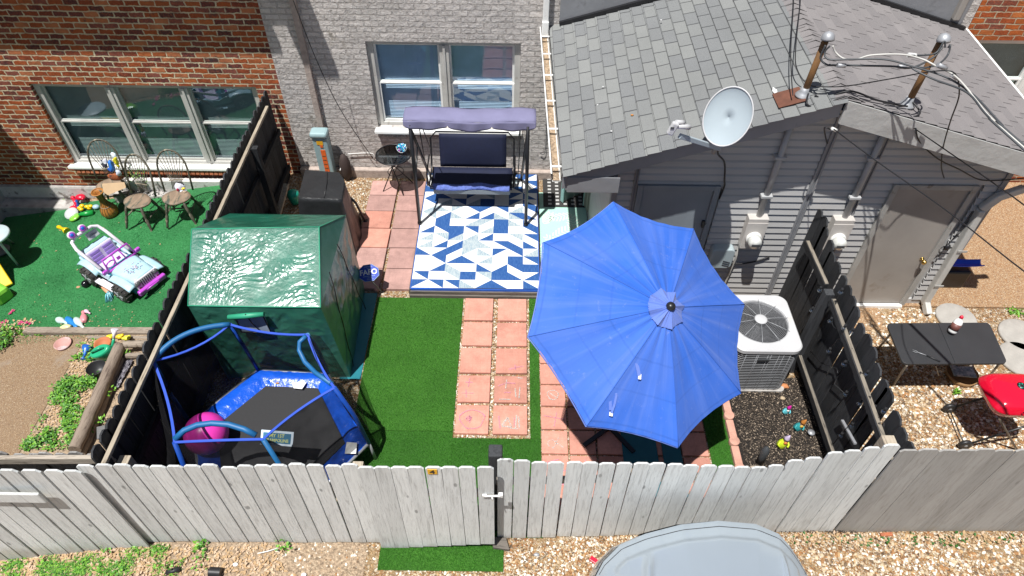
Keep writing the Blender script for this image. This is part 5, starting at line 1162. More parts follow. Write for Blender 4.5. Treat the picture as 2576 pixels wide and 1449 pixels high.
# entry flap panels & label
c=gp('R',1145,1155,.95); RT=Matrix.Rotation(math.radians(-4),3,'Z')@Matrix.Rotation(math.radians(38),3,'X')
M['lab']=plain('teal label',(.02,.14,.25),.5); M['labw']=plain('pale label border',(.60,.70,.80),.5)
lb=mk('brand_patch',MB().box(c,(.345,.15,.004),rot=RT),M['labw'],tr,bevel=.0015); mk('patch_field',MB().box(c+RT@Vector((0,0,.003)),(.295,.105,.004),rot=RT),M['lab'],lb)
M['lime']=plain('pale lime print',(.55,.60,.25),.5)
text('lettering','MY 1ST',.050,c+RT@Vector((-.0,.024,.0065)),RT,M['lime'],lb,bold=.001); text('lettering','TRAMPOLINE',.044,c+RT@Vector((-.0,-.024,.0065)),RT,M['lime'],lb,bold=.001,sx=.95)
c=gp('R',1325,710,.41); mk('mat_label',MB().prism([gp('R',x,y,.405) for x,y in((1265,685),(1392,690),(1355,745),(1285,738))],(0,0,.003)),M['white'],tr)
mk('mat_label',MB().prism([gp('R',x,y,.43) for x,y in((1728,1188),(1815,1195),(1805,1285),(1712,1285))],(0,0,.003)),M['white'],tr)
M['pinkb']=plain('pink rubber',(.75,.05,.42),.30); q=gp('R',550,1110,.60); tag(mk('pink_ball',MB().ell((q.x,q.y,.585),.235,32,20),M['pinkb']),'large pink exercise ball lying on the trampoline mat','ball')
tag(mk('dry_leaf',MB().prism([gp('R',x,y,.372) for x,y in((1130,700),(1150,685),(1168,695),(1145,702))],(0,0,.004)),plain('dry leaf',(.45,.25,.1),.8)),'single dry yellow leaf on the black trampoline mat','leaf')
# ================= AIR CONDITIONER
M['acw']=mat('light grey ac cabinet',(.50,.50,.51),.4,.05,sc=3,bmp=.05,col2=(.48,.46,.43),f2=.62); M['fin']=mat('dark condenser fins',(.035,.035,.038),.5,.3,sc=40)
z=.86; a0,a1,b0,b1=2.66,3.47,5.02,5.93; ac=thing('air_conditioner','square outdoor air conditioner with a round fan grille beside the black fence','air conditioner',(3.06,5.47,0))
def rr(x0,x1,y0,y1,r,n=6,z=0):
    P=[]
    for cx,cy,s in((x1-r,y0+r,-90),(x1-r,y1-r,0),(x0+r,y1-r,90),(x0+r,y0+r,180)):
        for k in range(n+1): t_=math.radians(s+90*k/n); P.append(Vector((cx+r*math.cos(t_),cy+r*math.sin(t_),z)))
    out=[]
    for i,p in enumerate(P):
        q=P[(i+1)%len(P)]; out.append(p)
        if (q-p).length>.15: out+=[p.lerp(q,k/8) for k in range(1,8)]
    return out
mb=MB(); mb.prism(rr(a0+.03,a1-.03,b0+.03,b1-.03,.12,z=.06),(0,0,z-.10)); mk('coil',mb,M['fin'],ac)
mb=MB(); mb.prism(rr(a0+.0,a1-.0,b0+.0,b1-.0,.05,z=.0),(0,0,.06)); mk('pad',mb,M['found'],ac)
cx,cy=3.05,5.49; rf=.335
mb=MB(); out=rr(a0,a1,b0,b1,.13,8,z); nO=len(out)
def ci(p,r,zz): t_=math.atan2(p.y-cy,p.x-cx); return Vector((cx+r*math.cos(t_),cy+r*math.sin(t_),zz))
L0=out; rings=[[p-Vector((0,0,.05)) for p in out],out,[ (p*1.0).lerp(Vector((cx,cy,p.z)),.03)+Vector((0,0,.012)) for p in out],[ci(p,rf+.02,z+.012) for p in out],[ci(p,rf,z-.0) for p in out],[ci(p,rf,z-.10) for p in out]]
for k in range(len(rings)-1):
    for i in range(nO): j=(i+1)%nO; mb.add([rings[k][i],rings[k][j],rings[k+1][j],rings[k+1][i]],[(0,1,2,3)],0,k>1)
mk('top_panel',mb,M['acw'],ac)
mb=MB().lathe([(rf,z-.1),(rf,z-.42),(0,z-.42)],(cx,cy,0),32); mk('fan_well',mb,M['fin'],ac)
mb=MB(); r=.075
while r<rf+.01: mb.tube([(cx+r*math.cos(a),cy+r*math.sin(a),z+.012+.03*(1-(r/rf)**2)) for a in [2*math.pi*i/40 for i in range(40)]],.0016,4,closed=True); r+=.0165
for k in range(10): a=k*math.pi/5+.15; mb.tube([(cx+rr_*math.cos(a),cy+rr_*math.sin(a),z+.016+.03*(1-(rr_/rf)**2)) for rr_ in(.07,.15,.25,rf+.025)],.003,5)
mk('fan_grille',mb,M['galv'],ac); mk('grille_hub',MB().lathe([(.078,0),(.078,.012),(.06,.02),(0,.022)],(cx,cy,z+.035),24),M['acw'],ac)
fb=MB(); fb.tube([(cx,cy,z-.12),(cx,cy,z-.05)],.07,16)
for k in range(3):
    a=k*2*math.pi/3+.5
    P=[Vector((cx+r_*math.cos(a+da),cy+r_*math.sin(a+da),z-.09+dz)) for r_,da,dz in((.06,-.3,-.03),(rf-.02,-.35,-.04),(rf-.02,.28,.03),(.06,.3,.02))]; fb.prism(P,(0,0,.004))
mk('fan',fb,M['galv'],ac)
mb=MB()
for zz in [.10+.033*i for i in range(22)]: mb.tube(rr(a0+.012,a1-.012,b0+.012,b1-.012,.13,4,zz),.0028,4,closed=True)
for p in rr(a0+.012,a1-.012,b0+.012,b1-.012,.13,2,.08)[::2]: mb.tube([p,p+Vector((0,0,.72))],.003,4)
for xx in(2.8,2.95,3.1,3.25): mb.tube([(xx,b0+.01,.08),(xx,b0+.01,.8)],.0025,4)
mk('guard_wires',mb,M['galv'],ac); c=wp('L',230,585,b0-.0); mk('badge',MB().box((c.x,b0-.0,c.z),(.14,.012,.035)),M['cableg'],ac)
# ================= GARDEN GNOMES etc
def gnome(lbl,pos,h,cloth,hat,hatc,skin=(.6,.3,.18),acc=None,lean=(.0,.0)):
    t_=thing('garden_gnome',lbl,'gnome',pos); h*=.78; p=Vector(pos); k=h/.3
    ml=Matrix.Rotation(lean[0],3,'X')@Matrix.Rotation(lean[1],3,'Y')
    def P(x,y,z): return p+ml@Vector((x*k,y*k,z*k))
    mk('body',MB().lathe([(.05*k,0),(.062*k,.03*k),(.055*k,.10*k),(.035*k,.15*k),(.02*k,.17*k)],p,14,ml),cloth,t_)
    mk('head',MB().ell(P(0,-.005,.185),(.034*k,.034*k,.036*k),12,8,ml),plain('gnome skin',skin,.5),t_)
    mk('hat',MB().lathe([(.04*k,.20*k),(.036*k,.23*k),(.02*k,.27*k),(.004*k,.31*k)],p,14,ml),hatc,t_)
    mb=MB(); mb.tube([P(-.05,0,.13),P(-.075,-.03,.09),P(-.05,-.06,.08)],.014*k,6); mb.tube([P(.05,0,.13),P(.075,-.03,.09),P(.05,-.06,.08)],.014*k,6); mk('arms',mb,cloth,t_)
    mb=MB(); mb.ell(P(0,-.035,.15),(.028*k,.018*k,.035*k),10,6,ml); mk('beard',mb,M['white'] if acc is None else acc,t_)
    return t_
def gq(n,x,y): q=gl(n,x,y); return (q.x,q.y,q.z+.03)
gnome('tiny garden gnome with a magenta hat and aqua coat, farthest into the mulch',gq('K',775,640),.24,plain('aqua cloth',(.12,.48,.55),.5),None,plain('magenta hat',(.65,.02,.35),.4),lean=(.15,.1))
gnome('teal and orange garden gnome with brown hair in the middle of the mulch',gq('K',930,860),.30,plain('teal cloth',(.03,.28,.30),.5),None,plain('brown orange hair',(.42,.16,.03),.6),acc=plain('yellow patch',(.7,.45,.08),.5),lean=(.1,.2))
gnome('garden gnome with a striped lilac cap and lime dress, nearest the fence',gq('K',715,1090),.34,plain('lime cloth',(.55,.70,.03),.5),None,plain('lilac cap',(.50,.42,.58),.5),acc=plain('orange hair',(.65,.22,.05),.6),lean=(.1,.12))
q=gl('K',450,1370); tag(mk('dark_stake_figure',MB().lathe([(.05,0),(.04,.15),(.05,.25),(.03,.33),(.0,.36)],(q.x,q.y+.05,.02),12),M['cableg']),'dark grey little statue standing in the mulch by the fence','statue')
q=gl('K',1115,950); sl_=thing('solar_light','small round solar light with a pale disc face in the mulch','light',(q.x,q.y,.03)); mk('stem',MB().tube([(q.x,q.y,.0),(q.x,q.y,.09)],.01,8),M['galv'],sl_); mk('disc',MB().lathe([(.0,.085),(.04,.085),(.042,.10),(.0,.105)],(q.x,q.y,0),16),M['galv'],sl_)
for lbl,x,y,r,c in(('smooth pale stone near the air conditioner corner, upper of a pair',680,262,.03,(.62,.52,.36)),('smooth cream stone near the air conditioner corner, lower of a pair',665,300,.032,(.64,.56,.42)),('broken piece of terracotta beside the cream stones',770,290,.055,(.50,.20,.08)),('tan three-cornered rock by the magenta hatted gnome',745,455,.035,(.42,.33,.22))):
    q=gl('K',x,y); mb=MB().ell((q.x,q.y,.045),(r,r*.8,r*.5),9,5); 
    for v_ in mb.v: v_+=Vector((noise.noise(v_*30),noise.noise(v_*31+Vector((3,0,0))),0))*r*.4
    tag(mk('rock',mb,plain('rock'+lbl[:9],c,.8)),lbl,'rock')
pts=[gp('K',x,y,.045) for x,y in((290,245),(330,255),(355,270),(380,280),(395,298))]; tag(mk('pale_root',MB().tube(pts,[.008,.012,.009,.012,.008],7),plain('pale root',(.5,.42,.35),.8)),'pale curled root piece on the mulch by the air conditioner','stick')
# ================= WALL MOUNTED THINGS ON THE WING
def meter(lbl,x,px,pz):   # x centre; socket box, dome, riser conduit
    t_=thing('electric_meter',lbl,'electric meter',(x,6.5,1.0)); Y0=SY-.03
    mk('box',MB().bx(x-.125,x+.125,Y0-.12,Y0,1.17,1.66),M['meter'],t_,bevel=.006); mk('lid',MB().bx(x-.13,x+.13,Y0-.128,Y0-.12,1.17,1.60),M['meter'],t_,bevel=.003)
    D=Matrix.Rotation(math.pi/2,3,'X'); mk('collar',MB().lathe([(.098,0),(.098,.035),(.088,.045)],(x,Y0-.125,1.36),28,D),M['white'],t_)
    mk('dome',MB().lathe([(.086,.04),(.084,.10),(.074,.135),(.0,.145)],(x,Y0-.125,1.36),28,D),M['dome'],t_)
    mk('dial_plate',MB().bx(x-.05,x+.05,Y0-.275,Y0-.268,1.33,1.37),M['cableg'],t_)
    c_=MB(); zt=top(x)-.02; c_.tube([(x+.01,Y0-.05,1.66),(x+.01,Y0-.05,zt)],.036,14); mk('conduit',c_,M['pipe'],t_)
    for zz in(1.98,2.55): 
        if zz<zt-.1: mk('pipe_strap',MB().bx(x-.06,x+.08,Y0-.095,Y0-.0,zz-.02,zz+.02),M['pipe'],t_,bevel=.008)
    return t_
M['dome']=mat('meter glass over white dial',(.62,.63,.60),.12,.2,sc=20,bmp=0,coat=.8)
meter('electric meter and riser pipe on the grey siding, nearer the umbrella',3.06,0,0); meter('electric meter and riser pipe beside the beige door',4.13,0,0)
tb=thing('telephone_box','rounded pale grey telephone box low on the siding behind the umbrella','utility box',(2.76,SY-.1,.85)); M['tel']=mat('pale blue grey plastic',(.34,.40,.42),.5,.05)
mb=MB(); mb.prism([Vector((p.x,SY-.03,p.y)) for p in rr(2.60,2.90,.80,1.14,.06)],(0,-.13,0)); mk('cover',mb,M['tel'],tb,bevel=.015)
for i in range(3): mk('vent_slot',MB().box((2.82,SY-.163,.86+.035*i),(.10,.006,.012),ry=.3),M['cableg'],tb)
mb=MB().tube([(2.95,SY-.07,1.2),(2.97,SY-.07,.9),(2.93,SY-.07,.3),(2.93,SY-.07,.02)],.014,8); tag(mk('ground_conduit',mb,M['trim']),'thin grey conduit running from the meter down to the ground','conduit')
tag(mk('black_cable',MB().tube(sag(Vector((2.85,SY-.06,.80)),Vector((3.42,SY-.05,.93)),.06),.010,6),M['cable']),'short black cable sagging along the siding under the meter','cable')
# downspout at the right corner
ds=thing('downspout','grey square downspout elbowing down the right corner of the siding','downspout',(5.84,SY-.08,0)); X=5.83
P=[wp('Y',857,105,SY-.1),wp('Y',720,150,SY-.09),wp('Y',650,205,SY-.08)]
mb=MB(); mb.beam((P[0].x+.5,SY-.1,P[0].z+.17),P[0],.075,.10); mb.beam(P[0],P[1],.075,.10); mk('offset_pipe',mb,M['trimd'] if 'trimd' in M else M['frame'],ds,bevel=.015)
mk('elbow',MB().beam(P[1]+Vector((.03,0,.02)),P[2],.08,.11),M['frame'],ds,bevel=.02); mk('pipe',MB().beam(P[2],(X,SY-.08,.10),.085,.105),M['frame'],ds,bevel=.015); mk('shoe',MB().beam((X,SY-.08,.14),(X+.02,SY-.24,.03),.08,.10),M['frame'],ds,bevel=.012)
for zz in(.5,1.15): mk('strap',MB().bx(X-.06,X+.06,SY-.145,SY-.135,zz-.015,zz+.015),M['trim'],ds)
mb=MB(); 
for k in range(3): mb.tube([(5.70+.02*k,SY-.05,1.75),(5.68+.015*k,SY-.06,1.4),(5.66,SY-.05,1.15+.03*k),(5.69,SY-.08,1.10)],.004,5)
mb.ell((5.66,SY-.07,1.16),(.04,.03,.05),8,6); mb.tube([(5.62,SY-.06,1.17),(5.57,SY-.07,1.12),(5.6,SY-.07,1.06),(5.68,SY-.07,1.05)],.008,6); tag(mk('hose_bib_wires',mb,M['cable']),'tangle of thin wires and a connector between the door trim and the downspout','wires')
# ================= ROOF THINGS
def mast(lbl,x,y,plate):
    zb=rz_(x,y); t_=thing('service_mast',lbl,'service mast',(x,y,zb)); zt=4.02
    mk('pole',MB().tube([(x,y,zb-.05),(x+.03,y,zt-.05)],.034,12),M['rust'],t_)
    mk('flashing_boot',MB().lathe([(.085,.02),(.08,.035),(.06,.06),(.045,.08),(.04,.12)],(x,y,zb-.0),20),M['galv'],t_)
    D=Matrix.Rotation(-.30,3,'X'); mk('weatherhead',MB().lathe([(.0,-.028),(.064,-.030),(.066,-.012),(.058,.022),(.038,.046),(.0,.058)],(x+.03,y-.03,zt),18,D),M['galv'],t_)
    mk('hood_opening',MB().lathe([(.0,-.034),(.050,-.034),(.050,-.028)],(x+.03,y-.03,zt-.002),18,D),M['cable'],t_)
    if plate: mk('flashing_plate',MB().box((x-.13,y+.02,rz_(x-.13,y)+.034),(.28,.28,.006),ry=-math.atan(.35)),M['rustp'],t_)
    return Vector((x+.03,y-.03,zt))
h1=mast('rusty service mast with a domed head and rusty plate, left of the ridge',3.07,6.52,True); h2=mast('rusty service mast with a domed head on the brown slope, right of the ridge',4.22,6.52,False)
tag(mk('bird_droppings',MB().add([Vector((2.83+a,6.68+b,rz_(2.83+a,6.68+b)+.03)) for a,b in((0,0),(.03,.01),(.035,.05),(.01,.12),(-.01,.05))],[(0,1,2,3,4)]),M['white']),'white splash of bird droppings on the shingles by the left mast','droppings')
def cable(pts,r,mt,lbl,cat='cable',nm='power_cable'):
    # smooth through points
    P=[Vector(p) for p in pts]; out=[]
    for i in range(len(P)-1):
        p0,p1,p2,p3=P[max(i-1,0)],P[i],P[i+1],P[min(i+2,len(P)-1)]
        for k in range(8):
            t=k/8; out.append(.5*((2*p1)+(p2-p0)*t+(2*p0-5*p1+4*p2-p3)*t*t+(3*p1-p0-3*p2+p3)*t**3))
    out.append(P[-1]); return tag(mk(nm,MB().tube(out,r,7),mt),lbl,cat)
ck=M['cableg']
J=Vector((3.99,5.75,4.03))
def dp(x,y,Y): return wp('D',x,y,Y)
cable([h1+Vector((-.03,-.07,-.05)),dp(390,420,6.42),dp(440,470,6.38),dp(520,472,6.36),dp(900,480,6.3),dp(1050,490,6.28),dp(1200,420,6.36),h2+Vector((-.02,-.07,-.05))],.010,ck,'lowest thick grey cable looping from one mast head to the other','cable','service_cable')
cable([h1+Vector((.01,-.08,-.05)),dp(420,380,6.42),dp(450,430,6.36),dp(600,430,6.3),dp(850,430,6.2),dp(1050,480,6.1),dp(1300,560,5.95),dp(1500,690,5.6),dp(1700,900,5.2),dp(1864,1050,4.9),(5.6,1.9,3.4)],.0095,ck,'thick dark cable from the left mast head running out over the right roof slope','cable','service_cable')
cable([h1+Vector((.04,-.08,-.05)),dp(500,380,6.40),dp(560,425,6.34),dp(650,430,6.3),dp(760,400,6.28),dp(980,395,6.25),dp(1130,430,6.2),dp(1230,480,6.1),dp(1350,540,5.9),dp(1450,640,5.7),dp(1600,830,5.35),dp(1750,960,5.1),dp(1864,1070,4.88),(5.62,1.9,3.36)],.009,M['frame'],'pale grey cable from the left mast head passing a splice to the right roof slope','cable','service_cable')
cable([h2+Vector((.03,-.08,-.05)),dp(1330,330,6.40),dp(1310,400,6.35),dp(1250,460,6.2),dp(1150,490,6.15),dp(1050,490,6.1),dp(1200,570,5.95),dp(1450,670,5.65),dp(1600,840,5.3),dp(1864,1085,4.86),(5.64,1.9,3.3)],.0095,ck,'thick cable from the right mast head doubling back to join the bundle','cable','service_cable')
cable([h2+Vector((.0,-.08,-.05)),dp(1285,300,6.42),dp(1230,380,6.38),dp(1150,400,6.35),dp(1030,400,6.3)],.009,ck,'short cable from the right mast head ending at a white splice','cable','service_cable')
for i,(x,y) in enumerate(((510,472),(950,482),(1020,398),(1240,468),(1350,540))):
    p=dp(x,y,6.33 if i<3 else 6.0); q=dp(x+(60 if i!=4 else 30),y+(4 if i<3 else 30),6.33 if i<3 else 6.0); tag(mk('cable_splice',MB().tube([p,q],.022,10),M['white'] if i in(2,) else M['galv']),['dark ribbed splice on the lowest cable by the left mast','dark ribbed splice on the lowest cable by the right mast','white splice sleeve in the pale cable between the masts','metal clamp on the cables just right of the right mast','metal clamp where the cable bundle leaves over the roof'][i],'splice')
cable([dp(180,-60,8.6),dp(195,0,8.4),dp(175,350,7.3),dp(180,560,6.7),dp(190,690,6.45)],.006,M['cable'],'thin black wire hanging down left of the left mast','wire','thin_wire')
cable([dp(235,-60,8.6),dp(245,0,8.4),dp(210,350,7.2),dp(220,500,6.8),dp(300,610,6.6),dp(420,628,6.5),dp(600,620,6.4),dp(900,570,6.2),dp(1180,520,6.0),dp(1330,515,5.9),dp(1385,560,5.9)],.006,M['cable'],'thin black wire crossing the ridge between the two masts','wire','thin_wire')
cable([dp(1385,560,5.9),dp(1392,700,5.95),dp(1330,880,6.1),dp(1280,1060,6.25),dp(1265,1200,6.4),dp(1285,1290,6.5)],.007,M['cable'],'thin black wire dropping over the pale rake board to the siding','wire','thin_wire')
a=wp('D',480,930,6.24); cable([a,wp('D',800,1170,5.6),wp('Y',480,210,4.8),wp('Y',857,505,3.9),wp('Y',1200,740,3.2)],.006,M['cable'],'thin straight black wire crossing in front of the beige door','wire','thin_wire')
a=wp('D',1070,930,6.22); cable([a,wp('D',1280,1075,5.8),wp('D',1620,1310,5.1),wp('Y',857,185,4.4),wp('Y',1200,450,3.6)],.006,M['cable'],'thin black wire from the pale rake board down to the right edge','wire','thin_wire')
cable([wp('D',1080,930,6.24),wp('D',1110,1030,6.26),wp('D',1240,1150,6.3),wp('D',1400,1230,6.40),wp('D',1540,1300,6.5),wp('D',1700,1305,6.5),wp('D',1864,1290,6.35)],.008,M['cable'],'black cable trailing from the rake board along the top of the beige door','wire','thin_wire')
cable([wp('D',470,940,6.24),wp('D',420,925,6.26),wp('D',425,985,6.45),wp('D',440,1040,6.55)],.008,M['cable'],'short black loop of wire under the gable peak','wire','thin_wire')
p=wp('D',470,930,6.24); q=wp('D',505,945,6.24); tag(mk('wire_insulator',MB().tube([p,q],.018,10),M['white']),'small white insulator under the gable peak','insulator')
cable([dp(350,690,6.45),dp(420,715,6.42),dp(600,660,6.38),dp(800,725,6.36),dp(950,760,6.4),dp(1020,770,6.42)],.010,M['cable'],'black cable lying along the roof edge between the mast bases','cable','roof_cable')
cable([dp(300,680,6.48),dp(290,745,6.34),dp(330,775,6.32),dp(440,750,6.31),dp(590,700,6.31),dp(760,770,6.31),dp(1000,850,6.31),dp(1110,820,6.36),dp(1060,740,6.48)],.010,M['cable'],'black cable looping round both mast bases along the rake','cable','roof_cable')
B_=lambda x,y,Y=WY-.03: wp('B',x,y,Y)
cable([B_(425,-20,WY-.5),B_(600,430,WY-.4),B_(780,800,WY-.25),B_(1000,1130,WY-.1),B_(1040,1160,WY-.06)],.006,M['cable'],'thin black wire slanting across the grey brick wall to the bistro table','wire','thin_wire')
cable([B_(2285,250),B_(2270,650),B_(2262,1080),B_(2220,1110)],.006,M['cableg'],'thin grey wire running down the painted brick left of the gutter','wire','thin_wire')
cable([B_(830,1115),B_(1000,1110),B_(1020,1150)],.007,M['white'],'pale cable along the brick near the pedestal','wire','thin_wire')
cable([wp('V',870,550,9.2),wp('V',890,470,9.3),wp('V',930,380,9.38),wp('V',965,500,9.36)],.006,M['white'],'white cable loop beside the utility pedestal','wire','thin_wire')
tag(mk('brown_bag',MB().ell((-2.82,9.30,.25),(.10,.10,.27),12,8),plain('brown bag',(.045,.03,.027),.8)),'brown lump of cloth leaning on the wall behind the covered grill','bag')
# satellite dish
dh=thing('satellite_dish','pale oval satellite dish on an arm in front of the rake board','satellite dish',(2.3,6.3,2.9))
cD=wp('C',1415,850,6.05); nD=(Vector((-.42,-.72,.55))).normalized(); xD=Vector((0,0,1)).cross(nD).normalized(); yD=nD.cross(xD)
MD=Matrix((xD,yD,nD)).transposed()
# size from its measured outline
pT=wp('C',1425,640,6.05); pB=wp('C',1400,1050,6.05); rh=(pT-pB).length/2; 
prof=[(1,.09),(.96,.078),(.8,.05),(.6,.026),(.35,.009),(0.001,0)]
mb=MB(); nn=40; rX,rY=.235,.295; b0_=[]
for s,zz in prof:
    for k in range(nn): a=2*math.pi*k/nn; mb.v.append(cD+MD@Vector((rX*s*math.cos(a),rY*s*math.sin(a),zz*.8)))
for i in range(len(prof)-1):
    for k in range(nn): mb.f.append([i*nn+k,i*nn+(k+1)%nn,(i+1)*nn+(k+1)%nn,(i+1)*nn+k]); mb.m.append(0); mb.sm.append(True)
mk('reflector',mb,M['dish'],dh,solid=.006)
mk('rim',MB().tube([cD+MD@Vector((rX*math.cos(a),rY*math.sin(a),.074)) for a in [2*math.pi*k/40 for k in range(40)]],.008,6,closed=True),M['acw'],dh)
e=wp('C',1350,1075,6.02); l0=wp('C',1060,985,5.72); mk('arm',MB().beam(e,l0,.035,.05),M['dish'],dh,bevel=.006)
mk('mount_bracket',MB().tube([cD-nD*.02,cD-nD*.14+Vector((0,0,-.08)),(cD.x+.02,FY-.03,2.78)],.025,8),M['galv'],dh)
lc=wp('C',1010,930,5.66); lb_=MB(); lb_.box(lc,(.07,.05,.14),rot=Matrix.Rotation(.35,3,'Y')); mk('feed_horn',lb_,M['acw'],dh,bevel=.015)
for x,y in((1085,885),(1130,915)): a=wp('C',1035,y,5.68); b=wp('C',x,y+5,5.74); mk('receiver',MB().tube([a,a.lerp(b,.6),b],[.022,.024,.03],12),M['acw'],dh)
q=wp('C',1020,900,5.66); mk('emblem',MB().box(lc+Vector((-.012,-.028,.02)),(.035,.004,.022)),M['cableg'],dh)
cable([wp('C',1340,1085,6.05),wp('C',1340,1120,6.2),wp('C',1385,1180,6.4),wp('C',1385,1300,6.50),wp('S',1215,480,6.55),wp('S',1175,580,6.57)],.011,M['cable'],'black coax cable hanging from the satellite dish down the siding','cable','coax_cable')
# small debris on the roof
for i,(x,y) in enumerate(((715,838),(565,955),(925,150),(465,765),(505,635))):
    p=wp('C',x,y,8.); d=ray('C',x,y)
    for k in range(600):
        p=CO+d*(3+k*.01)
        if p.z<rz_(p.x,p.y)+.02: break
    tag(mk('roof_litter',MB().ell(p+Vector((0,0,.01)),(.02 if i==0 else .014,.014,.006),7,4),plain('litter%d'%i,(.5,.2,.04) if i==0 else (.55,.55,.55),.8)),['orange dry leaf on the light grey roof slope','pale speck low on the left of the light grey roof slope','white speck near the top of the light grey roof slope','pale speck at mid height on the left of the grey roof slope','tiny orange speck at the middle left of the roof slope'][i],'litter','litter on the grey shingles')
# ================= LEFT LOT
CHM=mat('weathered dark chair wood',(.085,.075,.055),.6,.5,sc=14,bmp=.5,bsc=50,col2=(.30,.26,.19),f2=.56,sc2=10)
SEAT=mat('bleached chair seat',(.25,.18,.125),.7,.3,sc=9,bmp=.5,bsc=30,stretch=(1,.3,1),col2=(.07,.08,.06),f2=.50,sc2=7); ROPE=plain('rope bead',(.32,.27,.20),.8)
def windsor(lbl,x,y,z0,rz,group='weathered wooden spindle back chairs'):
    t_=thing('windsor_chair',lbl,'chair',(0,0,0),group); hs=.44
    mb=MB(); P=[]
    for k in range(28):
        a=2*math.pi*k/28; r=.205*(1+.06*math.cos(2*a)+.03*math.cos(4*a)); P.append(Vector((r*math.cos(a)*1.0,r*math.sin(a)*.95,hs-.02)))
    n=28; c=Vector((0,0,hs+.005)); 
    ringA=P; ringB=[p+Vector((0,0,.028)) for p in P]; ringC=[Vector((p.x*.72,p.y*.72,hs+.004)) for p in P]
    mb.v=ringA+ringB+ringC+[c,Vector((0,0,hs-.02))]
    for i in range(n): j=(i+1)%n; mb.f+=[[i,j,n+j,n+i],[n+i,n+j,2*n+j,2*n+i],[2*n+i,2*n+j,3*n],[j,i,3*n+1]]; mb.m+=[0]*4; mb.sm+=[True]*4
    mk('seat',mb,SEAT,t_)
    def bow(t,w=.245,h=.66): # hoop back, leaning backwards (+y)
        a=math.pi*t; s_=math.sin(a); xx=-w*math.cos(a)*(1 if s_>.5 else 1-.10*(1-s_*2)); zz=hs+h*min(1,s_**.55 if s_>0 else 0); return Vector((xx,.17+(zz-hs)*.27,zz))
    mk('back_hoop',MB().tube([bow(k/30) for k in range(31)],.016,8),CHM,t_)
    for k in range(9):
        u=-.9+1.8*k/8; tt=.5+.36*u/1.0*.95; top_=bow(tt); bot=Vector((u*.105,.195,hs+.01)); mid=Vector((u*.085,.225,hs+.17))
        mk('spindle',MB().tube([bot,mid.lerp(bot,.3),mid,top_],[.006,.007,.006,.005],6),CHM,t_)
    mk('spindle_tie',MB().tube([Vector((-.11,.222,hs+.17)),Vector((0,.23,hs+.172)),Vector((.11,.222,hs+.17))],.009,6),ROPE,t_)
    for sx in(-1,1):
        for sy in(-1,1):
            a=Vector((sx*.13,sy*.12,hs-.02)); b=Vector((sx*.235,sy*.225,0)); pts=[a.lerp(b,q) for q in(0,.12,.25,.38,.45,.5,.7,.85,.93,1)]
            mk('leg',MB().tube(pts,[.017,.024,.028,.023,.016,.024,.026,.018,.020,.015],10),CHM,t_)
    for sx in(-1,1): mk('stretcher',MB().tube([(sx*.19,-.175,.20),(sx*.185,0,.21),(sx*.19,.175,.20)],[.008,.014,.008],8),CHM,t_)
    mk('stretcher',MB().tube([(-.185,0,.21),(0,0,.21),(.185,0,.21)],[.008,.014,.008],8),CHM,t_)
    t_.location=(x,y,z0); t_.rotation_euler=(0,0,rz); return t_
windsor('wooden spindle back chair in the middle of the three, nearest the wicker vase',-6.06,8.52,gz(-6.06)+.01,math.radians(-12))
windsor('wooden spindle back chair nearest the black fence with a white and blue bag on it',-5.38,8.49,gz(-5.38)+.01,math.radians(6))
windsor('wooden spindle back chair standing closest to the window holding a blue and yellow toy',-6.72,9.0,gz(-6.72)+.06,math.radians(14))
def fr_box(mb,c,d,rz,rx=0,ry=0,mi=0): return mb.box(c,d,rz=rz,rx=rx,ry=ry,mi=mi)
# cardboard piece on the rear chair, cloth toys
q=wp('J',640,730,8.95); tag(mk('cardboard_piece',MB().prism([wp('J',x,y,8.88-(y-690)*.001) for x,y in((480,700),(780,680),(800,740),(560,840),(500,800))],(0,.02,.01)),plain('cardboard',(.42,.29,.17),.8)),'torn sheet of tan cardboard on the chair by the window','cardboard')
def blob(name,lbl,cat,parts,lumps=.0):
    # soft goods: several overlapping soft volumes joined in one mesh, colour per material
    mats_=[]; mb=MB()
    for c,r,col in parts:
        mi=len(mats_); mats_.append(mat(name+str(mi),col,.6,.1,sc=30,bmp=.4,bsc=40)); k=len(mb.v); mb.ell(c,r,16,12,M=Matrix.Rotation(U(-.6,.6),3,'Z')@Matrix.Rotation(U(-.4,.4),3,'X'),mi=mi)
        for v_ in mb.v[k:]: v_+=Vector((noise.noise(v_*18),noise.noise(v_*18+Vector((5,0,0))),noise.noise(v_*18+Vector((0,7,0)))))*.022
    return tag(mk(name,mb,mats_),lbl,cat)
def j(x,y,Y): return wp('J',x,y,Y)
blob('soft_toy','blue and yellow soft toy with white cap on the back of the window chair','toy',[(j(610,440,9.05),(.045,.05,.10),(.02,.16,.55)),(j(640,300,9.08),(.04,.04,.04),(.62,.68,.75)),(j(670,370,9.04),(.03,.04,.07),(.70,.62,.02)),(j(690,440,9.03),(.022,.03,.05),(.65,.55,.02)),(j(700,540,9.0),(.05,.04,.06),(.55,.60,.70)),(j(600,500,9.03),(.035,.03,.05),(.01,.08,.40))])
blob('spotted_cloth','white cloth with black spots tucked behind the spindles of the window chair','cloth',[(j(525,380,9.10),(.04,.03,.05),(.62,.62,.66)),(j(520,430,9.10),(.035,.03,.035),(.03,.03,.05)),(j(495,365,9.11),(.02,.02,.02),(.02,.02,.04)),(j(470,400,9.11),(.03,.02,.04),(.55,.55,.58))])
